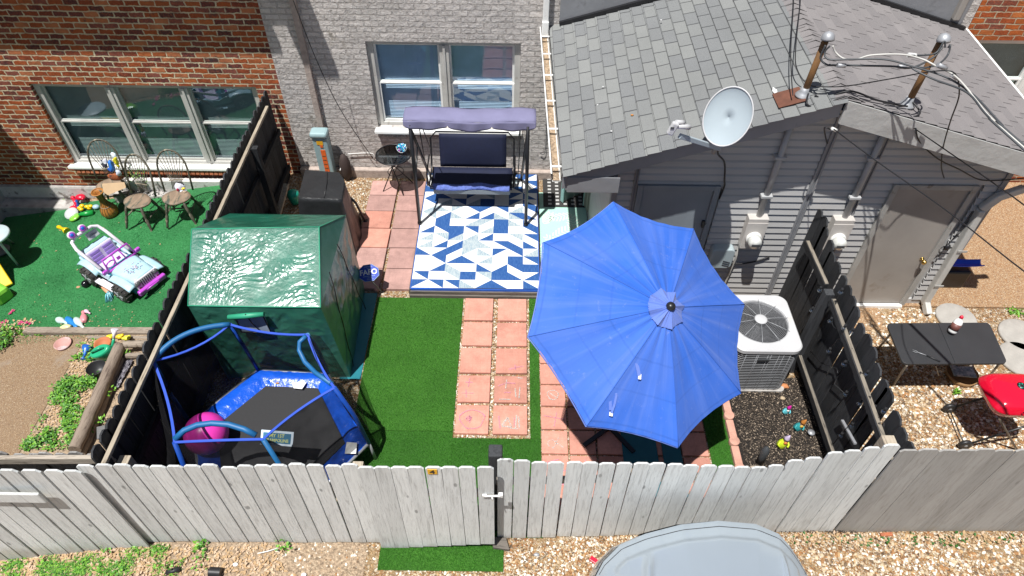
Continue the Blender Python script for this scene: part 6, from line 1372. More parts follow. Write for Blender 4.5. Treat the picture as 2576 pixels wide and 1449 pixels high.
blob('printed_bag','crumpled white bag with red and yellow print on the chair by the fence','bag',[(j(1530,720,8.70),(.085,.06,.07),(.62,.62,.72)),(j(1560,800,8.66),(.09,.06,.05),(.60,.64,.72)),(j(1510,765,8.62),(.022,.02,.02),(.65,.03,.10)),(j(1575,750,8.62),(.028,.02,.015),(.70,.50,.03)),(j(1610,790,8.61),(.022,.02,.022),(.45,.35,.25)),(j(1640,830,8.64),(.03,.03,.03),(.01,.02,.08)),(j(1570,870,8.58),(.045,.05,.07),(.52,.60,.70)),(j(1610,910,8.56),(.03,.03,.03),(.50,.56,.66))])
blob('blue_case','small blue and pale grey plastic case on the front of the chair by the fence','case',[(j(1430,860,8.60),(.06,.03,.025),(.35,.45,.55)),(j(1490,890,8.56),(.025,.03,.045),(.01,.05,.55))])
tag(mk('dark_stick',MB().beam(j(1560,1000,8.45),j(1660,940,8.56),.03,.02),CHM),'dark stick lying across the seat of the chair by the fence','stick')
tag(mk('plaid_cloth',MB().ell(j(650,590,9.12),(.12,.02,.07),14,8),mat('orange plaid',(.45,.13,.04),.8,.5,sc=30,col2=(.12,.05,.04),f2=.5,sc2=30)),'orange and brown cloth behind the back of the window chair','cloth')
# wicker vase
WK=mat('amber wicker',(.42,.17,.035),.5,.3,sc=20,bmp=.6,bsc=40,stretch=(3,3,1),col2=(.16,.06,.015),f2=.55,sc2=30)
vz=gl('E',955,745); VP=(vz.x,vz.y+.10,vz.z); vt=wp('E',845,510,VP[1]-.05); ax_=(Vector((vt.x,vt.y,vt.z))-Vector(VP)); Hv=ax_.length; MV=ax_.to_track_quat('Z','Y').to_matrix()
va=thing('wicker_vase','tall amber wicker floor vase with a flared rim leaning beside the toys','vase',VP)
mk('body',MB().lathe([(r*1.0,z*Hv) for r,z in((.07,0),(.115,.06),(.135,.18),(.125,.30),(.09,.42),(.058,.54),(.045,.64),(.042,.76),(.052,.88),(.085,.97),(.095,1.0),(.08,.985),(.045,.9),(.03,.7))],VP,28,MV),WK,va)
for k in range(16):
    a=2*math.pi*k/16; mk('stave',MB().tube([Vector(VP)+MV@Vector((r*math.cos(a+tw),r*math.sin(a+tw),z*Hv)) for r,z,tw in((.075,.01,0),(.138,.16,.0),(.128,.30,.05),(.062,.54,.1),(.047,.70,.15),(.058,.90,.2),(.094,.99,.2))],.0035,4),CHM if k%2 else WK,va)
mk('band',MB().tube([Vector(VP)+MV@Vector((.085*math.cos(a),.085*math.sin(a),.44*Hv)) for a in [2*math.pi*k/24 for k in range(24)]],.006,5,closed=True),ROPE,va)
mk('rim',MB().tube([Vector(VP)+MV@Vector((.092*math.cos(a),.092*math.sin(a),1.0*Hv)) for a in [2*math.pi*k/24 for k in range(24)]],.009,6,closed=True),WK,va)
# pile of toys, each one its own
pc=lambda n,c,r=.3: plain(n,c,r)
RED,YEL,GRN,BLU,LIM,WHT=pc('red toy',(.60,.01,.04)),pc('yellow toy',(.75,.50,.01)),pc('green toy',(.01,.28,.05)),pc('blue toy',(.02,.13,.50)),pc('lime toy',(.22,.55,.06)),pc('white toy',(.62,.66,.66))
def e_(x,y,dz=.05): return gl('E',x,y,dz)
def shape(name,lbl,m_,mbs,cat='toy'): return tag(mk(name,mbs,m_),lbl,cat)
a=e_(700,555,.12); mb=MB().ell(a,(.09,.07,.05),16,10); mb.ell(a+Vector((-.14,.0,-.02)),(.04,.04,.04),12,8); mb.ell(a+Vector((.08,-.05,.02)),(.03,.05,.03),10,8); mb.tube([a+Vector((-.14,0,-.02)),a+Vector((-.05,-.12,-.05))],.028,8); shape('toy_airplane','red plastic toy plane on top of the toy heap by the wall',RED,mb)
a=e_(640,650,.06); mb=MB().ell(a,(.07,.05,.04),14,8); mb.tube([a,a+Vector((.02,.12,.03))],.03,8); shape('toy_truck','red lump of a toy truck at the left of the toy heap',RED,mb)
a=e_(680,610,.10); shape('toy_pin','blue toy pin standing in the middle of the toy heap',BLU,MB().lathe([(.03,-.06),(.04,-.02),(.02,.03),(.028,.06),(0,.09)],a,14))
a=e_(740,650,.08); mb=MB(); 
for k in range(6): mb.ell(a+Vector((U(-.10,.10),U(-.05,.05),U(-.02,.03))),(.045,.035,.03),10,7)
shape('toy_blocks','cluster of yellow bumpy building blocks in front of the red toys',YEL,mb)
a=e_(740,700,.06); b=e_(815,690,.03); mb=MB().tube([a+Vector((-.10,-.02,0)),a,b],[.02,.045,.055],10); shape('toy_horn','dark green toy horn at the front of the toy heap',GRN,mb)
a=e_(625,700,.05); mb=MB(); mb.lathe([(.0,0),(.11,.0),(.115,.02),(.0,.03)],a,20,Matrix.Rotation(.4,3,'X')); shape('toy_disc','white and aqua toy disc at the left foot of the toy heap',WHT,mb)
a=e_(655,735,.03); mb=MB(); mb.lathe([(.0,0),(.10,.0),(.09,.03),(.0,.04)],a,18,Matrix.Rotation(-.3,3,'Y')); shape('toy_shell','lime green toy dish at the front left of the toy heap',LIM,mb)
a=e_(835,640,.06); mb=MB().ell(a,(.06,.05,.04),12,8); shape('toy_ball','pale blue and white toy ball between the toy heap and the vase',pc('pale blue toy',(.35,.5,.62)),mb)
a=e_(670,645,.04); shape('toy_boat','small blue toy boat under the yellow blocks',BLU,MB().ell(a,(.09,.04,.03),12,6))
a=e_(515,815,.03); b=e_(575,845,.03); ym=MB().tube([a+Vector((-.03,.0,0)),a,a.lerp(b,.5),b,b+Vector((.03,-.02,0))],[.028,.035,.022,.055,.06],12); shape('toy_cone','yellow flared plastic toy lying alone on the green carpet',YEL,ym)
a=e_(745,1310,.055); shape('black_ball','small glossy black ball on the green carpet by the toy car',pc('black gloss',(.008,.008,.01),.12),MB().ell((a.x,a.y,a.z),.062,20,14),'ball')
a=e_(682,1337,.01); shape('brown_stone','small tan pebble beside the black ball on the carpet',pc('tan pebble',(.45,.25,.14),.8),MB().ell(a,(.035,.025,.014),10,6),'stone')
a=e_(905,1350,.08); mb=MB(); dl=thing('fallen_doll','doll with orange body and aqua hair lying face down beside the toy car','doll',(a.x,a.y,gz(a.x)))
sk=plain('doll skin',(.62,.30,.17),.5); b1=e_(890,1335,.05); b2=e_(950,1390,.06); mk('body',MB().tube([b1+Vector((-.05,.02,0)),b1,b1.lerp(b2,.5),b2],[.014,.022,.032,.028],10).tube([b1,b1+Vector((.06,.05,-.02))],[.018,.01],8),sk,dl)
mb=MB()
for k in range(60): d_=Vector((U(-.03,.07),U(-.13,.03),U(-.03,.04))); mb.tube([b2+Vector((U(-.02,.02),U(-.02,.02),.01)),b2+d_*.6+Vector((0,0,.02)),b2+d_+Vector((.02,-.03,-.03))],[.006,.007,.002],5)
mk('hair',mb,mat('aqua hair',(.10,.38,.46),.5,.4,sc=20,col2=(.5,.68,.75),f2=.52,sc2=12),dl)
# ---- ride-on toy car
MA=plain('aqua plastic body',(.40,.61,.70),.3,coat=.3); ML=plain('lilac plastic',(.33,.22,.62),.4); MLp=plain('pale lilac plastic',(.60,.54,.72),.4); MM=plain('magenta plastic',(.45,.07,.52),.3,coat=.3); MW=plain('white plastic',(.70,.66,.72),.35); MT=mat('toy tyre',(.03,.028,.027),.7,.3,sc=30,bmp=.8,bsc=40,bd=.01,col2=(.10,.09,.08),f2=.56,sc2=20); MS=plain('silver rim',(.42,.43,.46),.3,metal=.4); MDt=plain('deep teal plastic',(.02,.18,.26),.4)
jp=thing('ride_on_toy_car','aqua and purple battery ride-on toy car with white roll bar on the green carpet','toy car',(0,0,0))
# local: x forward, y left, z up
for sx,sy,nm in((.38,.335,'f'),(.38,-.335,'f'),(-.38,.335,'r'),(-.38,-.335,'r')):
    D=Matrix.Rotation(math.pi/2,3,'X'); w_=mk('wheel',MB().lathe([(.10,-.06),(.15,-.055),(.165,-.03),(.165,.03),(.15,.055),(.10,.06)],(sx,sy,.165),26,D),MT,jp)
    mb=MB()
    for k in range(13): a=2*math.pi*k/13; mb.box((sx+.166*math.cos(a),sy,.165+.166*math.sin(a)),(.016,.11,.03),ry=-a)
    mk('tread',mb,MT,w_); mb=MB().lathe([(0,-.045),(.05,-.05),(.06,-.062),(.10,-.055),(.10,.055),(.06,.062),(.05,.05),(0,.045)],(sx,sy,.165),20,D)
    for k in range(5): a=2*math.pi*k/5; mb.beam((sx,sy+(.06 if sy>0 else -.06),.165),(sx+.095*math.cos(a),sy+(.058 if sy>0 else -.058),.165+.095*math.sin(a)),.025,.012)
    mk('rim',mb,MS,w_)
mb=MB(); mb.prism([(-.55,-.24,.16),(.60,-.24,.16),(.60,-.24,.26),(-.55,-.24,.26)],(0,.48,0)); mk('chassis',mb,MDt,jp,bevel=.01)
# tub with sides
mb=MB()
for s in(-1,1): mb.prism([(-.56,.245*s,.22),(.18,.245*s,.20),(.18,.245*s,.36),(.02,.245*s,.34),(-.05,.245*s,.30),(-.22,.245*s,.36),(-.56,.245*s,.42)],(0,.03*s,0))
mb.bx(-.585,-.555,-.27,.27,.20,.42); mb.bx(-.56,.2,-.245,.245,.2,.225); mk('body',mb,MA,jp,bevel=.012)
for s in(-1,1):
    mk('fender',MB().grid(lambda u,v,s=s:(-.62+.46*u,s*(.23+.11*v),.30+.105*math.sin(math.pi*min(1,u*1.05))**.6-.03*v*v),14,5),MA,jp,solid=.02)
    mk('fender',MB().grid(lambda u,v,s=s:(.14+.48*u,s*(.21+.12*v),.30+.085*math.sin(math.pi*(.15+u*.8))**.6-.03*v*v),14,5),MA,jp,solid=.02)
    mk('side_step',MB().beam((-.22,.33*s,.16),(.20,.33*s,.14),.11,.03),MW if s<0 else MA,jp,bevel=.01)
# hood
def hood(u,v): 
    x=.14+.47*u; w_=.235-.045*u; y=(v*2-1)*w_; return Vector((x,y,.42-.035*u+.025*math.cos(math.pi*(v-.5))*(1)-.02*max(0,abs(v*2-1)-.8)*5))
mb=MB().grid(hood,12,12); mk('hood',mb,MA,jp,solid=.02)
mb=MB(); 
for s,(v0) in((-1,0),(1,1)): mb.add([hood(0,v0),hood(1,v0),hood(1,v0)-Vector((0,0,.17)),hood(0,v0)-Vector((0,0,.17))],[(0,1,2,3)])
mk('hood_side',mb,MA,jp,solid=.012)
# soft grey and pink decal on the hood: loose strokes
mb=MB(); 
for k in range(46):
    a=U(0,6.28); r=U(.01,.13); c_=hood(.5,.5)+Vector((r*math.cos(a)*.75,r*math.sin(a)*1.25,.0135)); l_=U(.02,.05); b_=U(0,6.28)
    mb.tube([c_,c_+Vector((l_*math.cos(b_)*.5,l_*math.sin(b_)*.5,.001)),c_+Vector((l_*math.cos(b_+.7),l_*math.sin(b_+.7),0))],[.002,.007,.002],4,mi=k%3)
mk('hood_decal',mb,[plain('decal grey',(.25,.27,.38),.5),plain('decal pink',(.62,.42,.55),.5),plain('decal pale',(.6,.62,.7),.5)],jp)
# grille with slots and lamps
mb=MB().box((.635,0,.33),(.03,.40,.17),ry=-.18); gr=mk('grille',mb,MW,jp,bevel=.02)
for k in range(7): mk('grille_slot',MB().box((.652,-.105+.035*k,.34),(.01,.014,.11),ry=-.18),pc('dark slot',(.03,.03,.035),.5),gr)
for s in(-1,1): mk('headlight',MB().lathe([(.0,.02),(.04,.015),(.048,0),(.048,-.02)],(.65,.165*s,.36),18,Matrix.Rotation(math.pi/2-.18,3,'Y')),pc('lamp grey',(.12,.12,.13),.15),jp); mk('marker_lamp',MB().lathe([(0,.012),(.014,.008),(.016,0)],(.66,.165*s,.275),12,Matrix.Rotation(math.pi/2,3,'Y')),RED,gr)
bp=mk('bumper',MB().box((.70,0,.235),(.07,.50,.085)),MM,jp,bevel=.018); mk('bumper_bar',MB().tube([(.735,-.12,.24),(.76,-.09,.27),(.76,.09,.27),(.735,.12,.24)],.012,8),MM,bp); mk('plate',MB().box((.738,0,.22),(.006,.12,.04)),WHT,bp)
# windscreen frame
mb=MB(); A_=[(.13,-.245,.43),(.06,-.225,.63),(.06,.225,.63),(.13,.245,.43)]; mb.tube(A_,.017,8); mb.tube([(.13,-.245,.43),(.13,.245,.43)],.02,8); mb.tube([(.125,-.09,.44),(.065,-.06,.62)],.012,8); mb.tube([(.125,.09,.44),(.065,.06,.62)],.012,8); mb.box((.09,0,.52),(.012,.06,.05),ry=-.3)
mk('windscreen_frame',mb,MM,jp)
for s in(-1,1): mk('mirror',MB().box((.13,.30*s,.47),(.05,.09,.065)),MM,jp,bevel=.015)
mk('dashboard',MB().box((.08,0,.36),(.12,.44,.10)),MDt,jp,bevel=.02); mk('steering_wheel',MB().tube([(-.02+.02*math.sin(a),-.11+.075*math.cos(a),.42+.07*math.sin(a)) for a in [2*math.pi*k/20 for k in range(20)]],.011,6,closed=True),MM,jp)
# seats
st_=mk('seat',MB().box((-.17,0,.28),(.26,.44,.09)),MLp,jp,bevel=.02)
mb=MB().box((-.35,0,.42),(.07,.46,.28),ry=-.28); mk('seat_back',mb,MLp,jp,bevel=.025)
for s in(-1,1):
    for k in range(4): mk('seat_pad',MB().box((-.298-.017*k,.11*s,.345+.055*k),(.03,.17,.045),ry=-.28),ML,jp,bevel=.008)
for k in range(5): mk('seat_groove',MB().box((-.28+.05*k,0,.327),(.008,.40,.004)),MM if 0 else MW,jp)
# roll bar and speakers
rbp=[(-.30,-.27,.40),(-.58,-.26,.66),(-.60,-.20,.72),(-.60,.20,.72),(-.58,.26,.66),(-.02,.265,.44)]
mk('roll_bar',MB().tube([(-.05,-.265,.42),(-.50,-.262,.62),(-.60,-.23,.70),(-.62,-.15,.74),(-.62,.15,.74),(-.60,.23,.70),(-.50,.262,.62),(-.05,.265,.42)],.027,12),MW,jp)
for y_ in(-.17,.02): 
    D=Matrix.Rotation(math.radians(60),3,'Y'); l_=mk('roof_lamp',MB().lathe([(.04,-.04),(.062,-.02),(.062,.012),(.05,.02)],(-.62,y_,.80),20,D),MW,jp); mk('lamp_ring',MB().lathe([(.05,.015),(.05,.022),(.034,.024)],(-.62,y_,.80),20,D),MM,l_); mk('lamp_lens',MB().lathe([(.034,.022),(.02,.03),(0,.032)],(-.62,y_,.80),16,D),BLU,l_)
mk('rear_panel',MB().box((-.60,.10,.62),(.02,.20,.13),ry=-.35),WHT,jp,bevel=.01); mb=MB()
for k in range(14): a=math.pi*k/13; mb.tube([(-.588,.10,.575),(-.588,.10+.085*math.cos(a),.575+.08*math.sin(a))],.003,4)
mk('fan_print',mb,pc('dark print',(.05,.05,.08),.6),jp)
mk('side_box',MB().box((-.55,0,.44),(.12,.50,.10)),MA,jp,bevel=.02)
w1=gl('a',935,1200); w2=gl('a',345,940); hd=math.atan2(w1.y-w2.y,w1.x-w2.x); L_=(w1-w2).length
cm_=(w1+w2)/2; side=Vector((-math.sin(hd),math.cos(hd),0)); jc=cm_+side*.28
jp.location=(jc.x,jc.y,gz(jc.x)+.012); jp.rotation_euler=(0,.0,hd); sc_=.93; jp.scale=(sc_,sc_,sc_); print('jeep heading',math.degrees(hd),'scale',sc_)
# ---- bowling pins
PC=[((.50,.68,.62),'pale aqua toy bowling pin at the left of the fallen pins',(495,165),(590,205)),((.02,.20,.55),'blue toy bowling pin in the fallen cluster',(580,155),(668,240)),((.52,.68,.60),'mint toy bowling pin with an aqua neck at the right of the fallen pins',(655,160),(735,255)),((.70,.25,.28),'pink toy bowling pin pointing up the carpet',(735,190),(720,95)),((.66,.62,.32),'pale yellow toy bowling pin lying across the timber edge',(620,235),(480,250)),((.66,.45,.55),'pale pink toy pin tip beside the pink pin',(738,90),(785,118))]
for i,(c_,lb_,p0,p1) in enumerate(PC):
    a=gl('F',*p0,.04); b=gl('F',*p1,.04); d=b-a; pts=[a+d*t_ for t_ in(0,.05,.2,.38,.55,.7,.85,.95,1)]; s_=1 if i<5 else .6
    tag(mk('bowling_pin',MB().tube(pts,[.02*s_,.034*s_,.048*s_,.05*s_,.036*s_,.018*s_,.024*s_,.02*s_,.008*s_],14),pc('pin%d'%i,c_,.35)),lb_,'bowling pin','toy bowling pins spilled on the carpet edge')
# ---- pink dish
a=gl('F',560,400); tag(mk('plant_saucer',MB().lathe([(.0,.005),(.095,.0),(.115,.05),(.105,.05),(.09,.015),(0,.015)],(a.x,a.y,a.z+.012),30),mat('dusty pink clay',(.50,.27,.24),.7,.1,col2=(.62,.45,.45),f2=.5,sc2=4)),'dusty pink clay saucer on the brown concrete','saucer')
# ---- timbers
LG=wood('grey split timber',(.30,.25,.20),(.09,.065,.05),ax='x',kn=.2,bs=1,obrand=.1); LGy=wood('grey split log',(.30,.24,.19),(.09,.06,.05),ax='y',kn=.2,bs=1,obrand=.1)
a=gl('F',260,282); b=gl('F',1250,285); mb=MB(); mb.beam(Vector((a.x-.05,a.y,a.z+.03)),Vector((b.x+.15,b.y,b.z+.03)),.11,.075); tag(mk('landscape_timber',mb,LG,bevel=.012),'long grey timber along the lower edge of the green carpet','timber')
b2=gl('F',760,325); mb=MB(); mb.beam(Vector((b2.x,b2.y-.02,b2.z+.01)),Vector((b.x+.15,b.y-.1,b.z+.01)),.05,.05); tag(mk('landscape_timber',mb,LG,bevel=.01),'thin pale timber strip just below the long timber','timber')
def logm(p,q,r): 
    n=24; P=[p.lerp(q,i/n)+Vector((noise.noise(Vector((i*.4,0,1))),noise.noise(Vector((i*.4,5,1))),0))*.012 for i in range(n+1)]; mb=MB(); mb.tube(P,[r*(1+.07*noise.noise(Vector((i*.5,9,0)))) for i in range(n+1)],14); return mb
p=gl('F',1035,385,.20); q=gl('F',640,1290,.20); p.z=gz(p.x)+.17; q.z=gz(q.x)+.17; tag(mk('border_log',logm(p,q,.075),LGy),'long cracked grey log edging the weed bed beside the black fence','log')
tag(mk('border_log',logm(p+Vector((.0,0,-.13)),q+Vector((0,0,-.13)),.07),LGy),'lower dark log under the long cracked border log','log')
p2=gl('F',1200,385,.18); tag(mk('border_log',logm(Vector((p.x+.05,p.y+.02,p.z+.0)),Vector((p2.x+.2,p.y+.03,p.z+.03)),.05),LG),'short grey log across the top end of the long border log','log')
tag(mk('border_log',logm(Vector((p.x+.08,p.y-.10,p.z-.09)),Vector((p2.x+.18,p.y-.10,p.z-.07)),.04),LG),'short lower grey log under the cross log by the black fence','log')
# ---- watering can
GC=plain('green plastic can',(.02,.34,.17),.3); 
a=gl('b',800,830,.12); wc=thing('watering_can','green plastic watering can with a white rose leaning on the border log','watering can',(a.x,a.y,gz(a.x)))
d1=gl('b',650,780,.12); d2=gl('b',960,640,.16); X1=(d2-d1).normalized(); Z1=Vector((0,-.25,1)); Z1=(Z1-X1*Z1.dot(X1)).normalized(); Y1=Z1.cross(X1); MW_=Matrix((X1,Y1,Z1)).transposed(); cc_=(d1+d2)/2
mb=MB(); prof=[(.6,-.12),(.95,-.11),(1,-.02),(1,.06),(.93,.085),(.80,.09)]; bb=[]
for s_,z_ in prof:
    for k in range(24): a_=2*math.pi*k/24; mb.v.append(cc_+MW_@Vector((.15*s_*math.cos(a_),.085*s_*math.sin(a_),z_)))
for i in range(len(prof)-1):
    for k in range(24): mb.f.append([i*24+k,i*24+(k+1)%24,(i+1)*24+(k+1)%24,(i+1)*24+k]); mb.m.append(0); mb.sm.append(True)
mb.f.append([k for k in range(24)][::-1]); mb.m.append(0); mb.sm.append(False); mb.f.append([5*24+k for k in range(24)]); mb.m.append(0); mb.sm.append(False)
mk('tank',mb,GC,wc); mk('top_handle',MB().tube([cc_+MW_@Vector((-.09,.0,.09)),cc_+MW_@Vector((-.07,.0,.13)),cc_+MW_@Vector((.05,.0,.13)),cc_+MW_@Vector((.08,.0,.09))],.013,8),GC,wc)
mk('side_handle',MB().tube([cc_+MW_@Vector((-.13,.02,.05)),cc_+MW_@Vector((-.20,.0,.04)),cc_+MW_@Vector((-.21,.0,-.06)),cc_+MW_@Vector((-.13,.0,-.09))],.012,8),GC,wc)
e1=gl('b',1000,600,.14); e2=gl('b',1025,400,.26); e3=gl('b',1040,200,.36); mk('spout',MB().tube([e1,e1.lerp(e2,.5),e2],[.032,.022,.017],10),GC,wc); mk('rose',MB().tube([e2,e2.lerp(e3,.45),e3],[.018,.020,.045],14),MW,wc)
a=gl('b',830,580,.08); tag(mk('terracotta_pot',MB().lathe([(.07,-.08),(.10,.06),(.11,.06),(.11,.085),(.095,.085),(.085,.05),(.0,.03)],a,26),plain('terracotta',(.45,.15,.06),.7)),'round terracotta pot behind the green watering can','pot')
a=gl('b',720,1150,.05); tag(mk('black_pot',MB().lathe([(.09,-.05),(.12,.12),(.125,.12),(.115,.11),(.09,.0),(0,.0)],a,26),M['blackp']),'round black nursery pot half under the border log','pot')
a=gl('b',420,660,.05); b=gl('b',360,860,.03); tag(mk('blue_funnel',MB().tube([a+Vector((0,.05,0)),a,a.lerp(b,.5),b.lerp(a,.2),b],[.075,.05,.018,.02,.035],14),BLU),'blue plastic funnel shaped toy lying in the weeds','toy')
for k,(x,y,c_,lb_) in enumerate(((930,370,(.70,.62,.02),'pale yellow flower ball left of the white watering rose'),(1150,360,(.72,.50,.02),'golden yellow toy duck right of the white watering rose'),(1300,390,(.66,.64,.05),'lemon yellow lump beside the timber near the black fence'))):
    a=gl('b',x,y,.05); mb=MB().ell(a,(.05,.04,.03),12,8); mb.ell(a+Vector((.04,.01,.02)),(.025,.025,.02),10,6); mb.ell(a+Vector((-.03,-.02,.01)),(.028,.02,.02),10,6); tag(mk('yellow_toy',mb,pc('yellow%d'%k,c_,.5)),lb_,'toy')
a=gl('b',690,500,.04); mb=MB()
for k in range(9): mb.ell(a+Vector((U(-.05,.05),U(-.04,.04),U(-.01,.03))),(.018,.014,.008),8,5)
tag(mk('purple_flowers',mb,pc('purple petals',(.32,.03,.35),.6)),'small cluster of purple petals by the terracotta pot','flowers')
# ---- white plastic table and slide parts at the left edge
WT=plain('grey white plastic table',(.50,.60,.62),.4); a=gp('Z',-12,215,-.02); wt=thing('plastic_table','round white plastic table in the shade at the left edge of the green carpet','table',(a.x-.10,a.y,gz(a.x)))
cx_,cy_=a.x-.10,a.y; zt_=-.02
mk('table_top',MB().lathe([(0,.0),(.235,0),(.25,-.015),(.245,-.04),(.22,-.035),(.21,-.015),(0,-.015)],(cx_,cy_,zt_+.03),36),WT,wt)
for (x,y) in((130,290),(175,495)):
    b=gl('Z',x,y); s_=Vector((cx_,cy_,zt_))+ (Vector((b.x,b.y,zt_))-Vector((cx_,cy_,zt_)))*.35; mk('leg',MB().tube([s_,b+Vector((0,0,.01))],[.022,.018],10),WT,wt)
for dx,dy in((-.45,.3),(-.35,-.45)): mk('leg',MB().tube([(cx_+dx*.35,cy_+dy*.35,zt_),(cx_+dx,cy_+dy,gz(cx_+dx)+.01)],[.022,.018],10),WT,wt)
a=gl('Z',45,370,.03); tag(mk('grey_stool',MB().lathe([(.0,.02),(.13,.02),(.15,.0),(.14,-.02),(0,-.02)],(a.x-.05,a.y,a.z+.05),28),plain('mottled grey seat',(.12,.13,.14),.7)),'round mottled grey cushion under the white plastic table','cushion')
a=gl('Z',-20,540,.25); b=gl('Z',75,690,.05); mb=MB(); mb.beam(a+Vector((-.2,.2,.1)),b,.16,.05); tag(mk('yellow_slide',mb,YEL,bevel=.015),'yellow plastic slide end in the shade at the left edge','slide')
a=gl('Z',25,760,.12); gb_=thing('green_toy_box','lime green plastic toy house corner at the left edge of the carpet','toy',(a.x,a.y,gz(a.x))); mk('shell',MB().box(a+Vector((-.06,0,0)),(.30,.26,.26),rz=-.5),LIM,gb_,bevel=.06); mk('hatch',MB().box(a+Vector((.02,-.10,.10)),(.05,.05,.06),rz=-.5),M['black'],gb_,bevel=.01)
# ---- ground plants: real leaves
LF=[plain('leaf light',(.16,.36,.03),.5),plain('leaf mid',(.07,.22,.02),.5),plain('leaf dark',(.03,.11,.015),.5),plain('dry leaf brown',(.42,.28,.15),.8),plain('dry leaf pink',(.52,.38,.26),.8)]
def leafq(mb,p,L,W,az,tilt,mi):
    d=Vector((math.cos(az)*math.cos(tilt),math.sin(az)*math.cos(tilt),math.sin(tilt))); s_=Vector((-math.sin(az),math.cos(az),0)); n_=d.cross(s_)
    mb.add([p,p+d*L*.45+s_*W*.5+n_*W*.12,p+d*L,p+d*L*.45-s_*W*.5+n_*W*.12],[(0,1,2),(0,2,3)],mi)
def clump(mb,p,n,size,h,pal):
    for k in range(n):
        b=p+Vector((U(-size,size),U(-size,size),U(.0,h))); leafq(mb,b,U(.025,.06),U(.015,.035),U(0,6.28),U(-.2,.9),random.choice(pal))
mb=MB(); cnt=0
A0=gl('F',760,330); A1=gl('F',230,1290); B0_=gl('F',1030,420); B1_=gl('F',640,1290)
for i in range(430):
    v=R()**.8; u=R(); L0_=A0.lerp(A1,v); R0_=B0_.lerp(B1_,v); p=L0_.lerp(R0_,u*.98-.04); p.z=gz(p.x)
    if v<.2 and R()<.45: continue
    if noise.noise(p*3.2)<-.12 or R()<.12: continue
    clump(mb,p,random.randint(8,26),.05,.12 if R()<.3 else .05,(0,0,1,1,1,2))
stuff('ground_cover',mb,LF,'bright green weeds filling the bed between brown concrete and the border log','weeds')
mb=MB()
for i in range(2600):
    v=R(); u=R(); p=A0.lerp(A1,v).lerp(B0_.lerp(B1_,v),u); p.z=gz(p.x)+U(0,.03); leafq(mb,p,U(.02,.05),U(.012,.03),U(0,6.28),U(-.3,.4),random.choice((3,3,4)))
for i in range(500): p=gl('F',U(1050,1230),U(330,1280)); 
stuff('leaf_litter',mb,LF,'brown and pinkish dead leaves among the weeds of the left bed','leaves')
mb=MB()
for (x,y) in ((20,300),(60,330),(90,380),(30,400),(5,350),(50,280),(120,305),(10,430)):
    p=gl('F',x,y); clump(mb,p,60,.09,.16,(0,1,1,2))
    for k in range(3): pass
for k in range(30): p=gl('F',U(150,370),U(280,305)); clump(mb,p,6,.03,.04,(0,1))
tag(mk('leafy_shrub',mb,LF),'leafy green shrub at the left edge below the green carpet','shrub')
mb=MB()
for k in range(90): p=gl('F',U(0,300),U(180,280)); p.z+=.02; leafq(mb,p,U(.03,.06),U(.02,.04),U(0,6.28),U(0,.3),random.choice((3,4,3)))
for k in range(40): p=gl('E',U(300,1500),U(700,1440)); p.z+=.018; leafq(mb,p,U(.02,.05),U(.012,.025),U(0,6.28),U(0,.3),3)
for k in range(60): p=gl('F',U(300,1250),U(20,250)); p.z+=.018; leafq(mb,p,U(.012,.035),U(.01,.02),U(0,6.28),U(0,.3),3)
stuff('scattered_leaves',mb,LF,'few dry leaves scattered over the green carpet','leaves')
PK=pc('dark pink petals',(.45,.04,.14),.6); mb=MB()
for k,(x,y) in enumerate(((105,115),(55,200),(260,207),(195,215),(10,240))):
    p=gl('F',x,y); 
    for q_ in range(5): leafq(mb,p+Vector((U(-.02,.02),U(-.02,.02),.025)),.05,.04,U(0,6.28),U(0,.4),0)
tag(mk('pink_petals',mb,PK),'scattered dark pink petals at the lower left corner of the carpet','petals')
# strip between log and fence: bits
mb=MB(); 
for (x,y,n) in((1100,490,26),(860,970,8),(900,1060,14),(800,1130,16),(960,850,8),(1000,800,5)): clump(mb,gl('F',x,y,.03),n,.05,.10,(0,0,1))
stuff('weed_sprigs',mb,LF,'sparse green sprigs in the narrow strip between log and black fence','weeds')
BS=mat('crumpled grey plastic',(.13,.12,.14),.3,.6,sc=25,bmp=1,bsc=30,bd=.02,col2=(.45,.45,.5),f2=.6,sc2=25); mb=MB()
mb.grid(lambda u,v:gl('F',1090+(960-1090)*v+70*u,520+(760-520)*v,.03+.05*abs(noise.noise(Vector((u*5,v*9,2)))))+Vector((0,0,0)),14,30); tag(mk('plastic_sheet',mb,BS),'crumpled shiny grey plastic sheet between the log and the black fence','sheet')
a=gl('F',880,1150,.05); tag(mk('grey_tile',MB().box(a,(.10,.16,.02),rz=.3,rx=.3),M['blackp'],bevel=.004),'small dark tile lying between the log and the black fence','tile')
clump_mb=MB(); 
for (x,y,n) in((545,625,24),(520,640,10)): clump(clump_mb,gl('E',x,y),n,.06,.05,(0,0,1))
stuff('weed_sprigs',clump_mb,LF,'bright green weed tuft at the foot of the wall left of the toys','weeds')
mb=MB()
for (x,y,n) in((940,620,22),(1020,600,18),(1060,700,20),(880,590,14)): clump(mb,gp('J',x,y,.12),n,.08,.14,(0,1,1,2))
tag(mk('wall_weeds',mb,LF),'green leaves growing behind the middle chair against the wall','weeds')
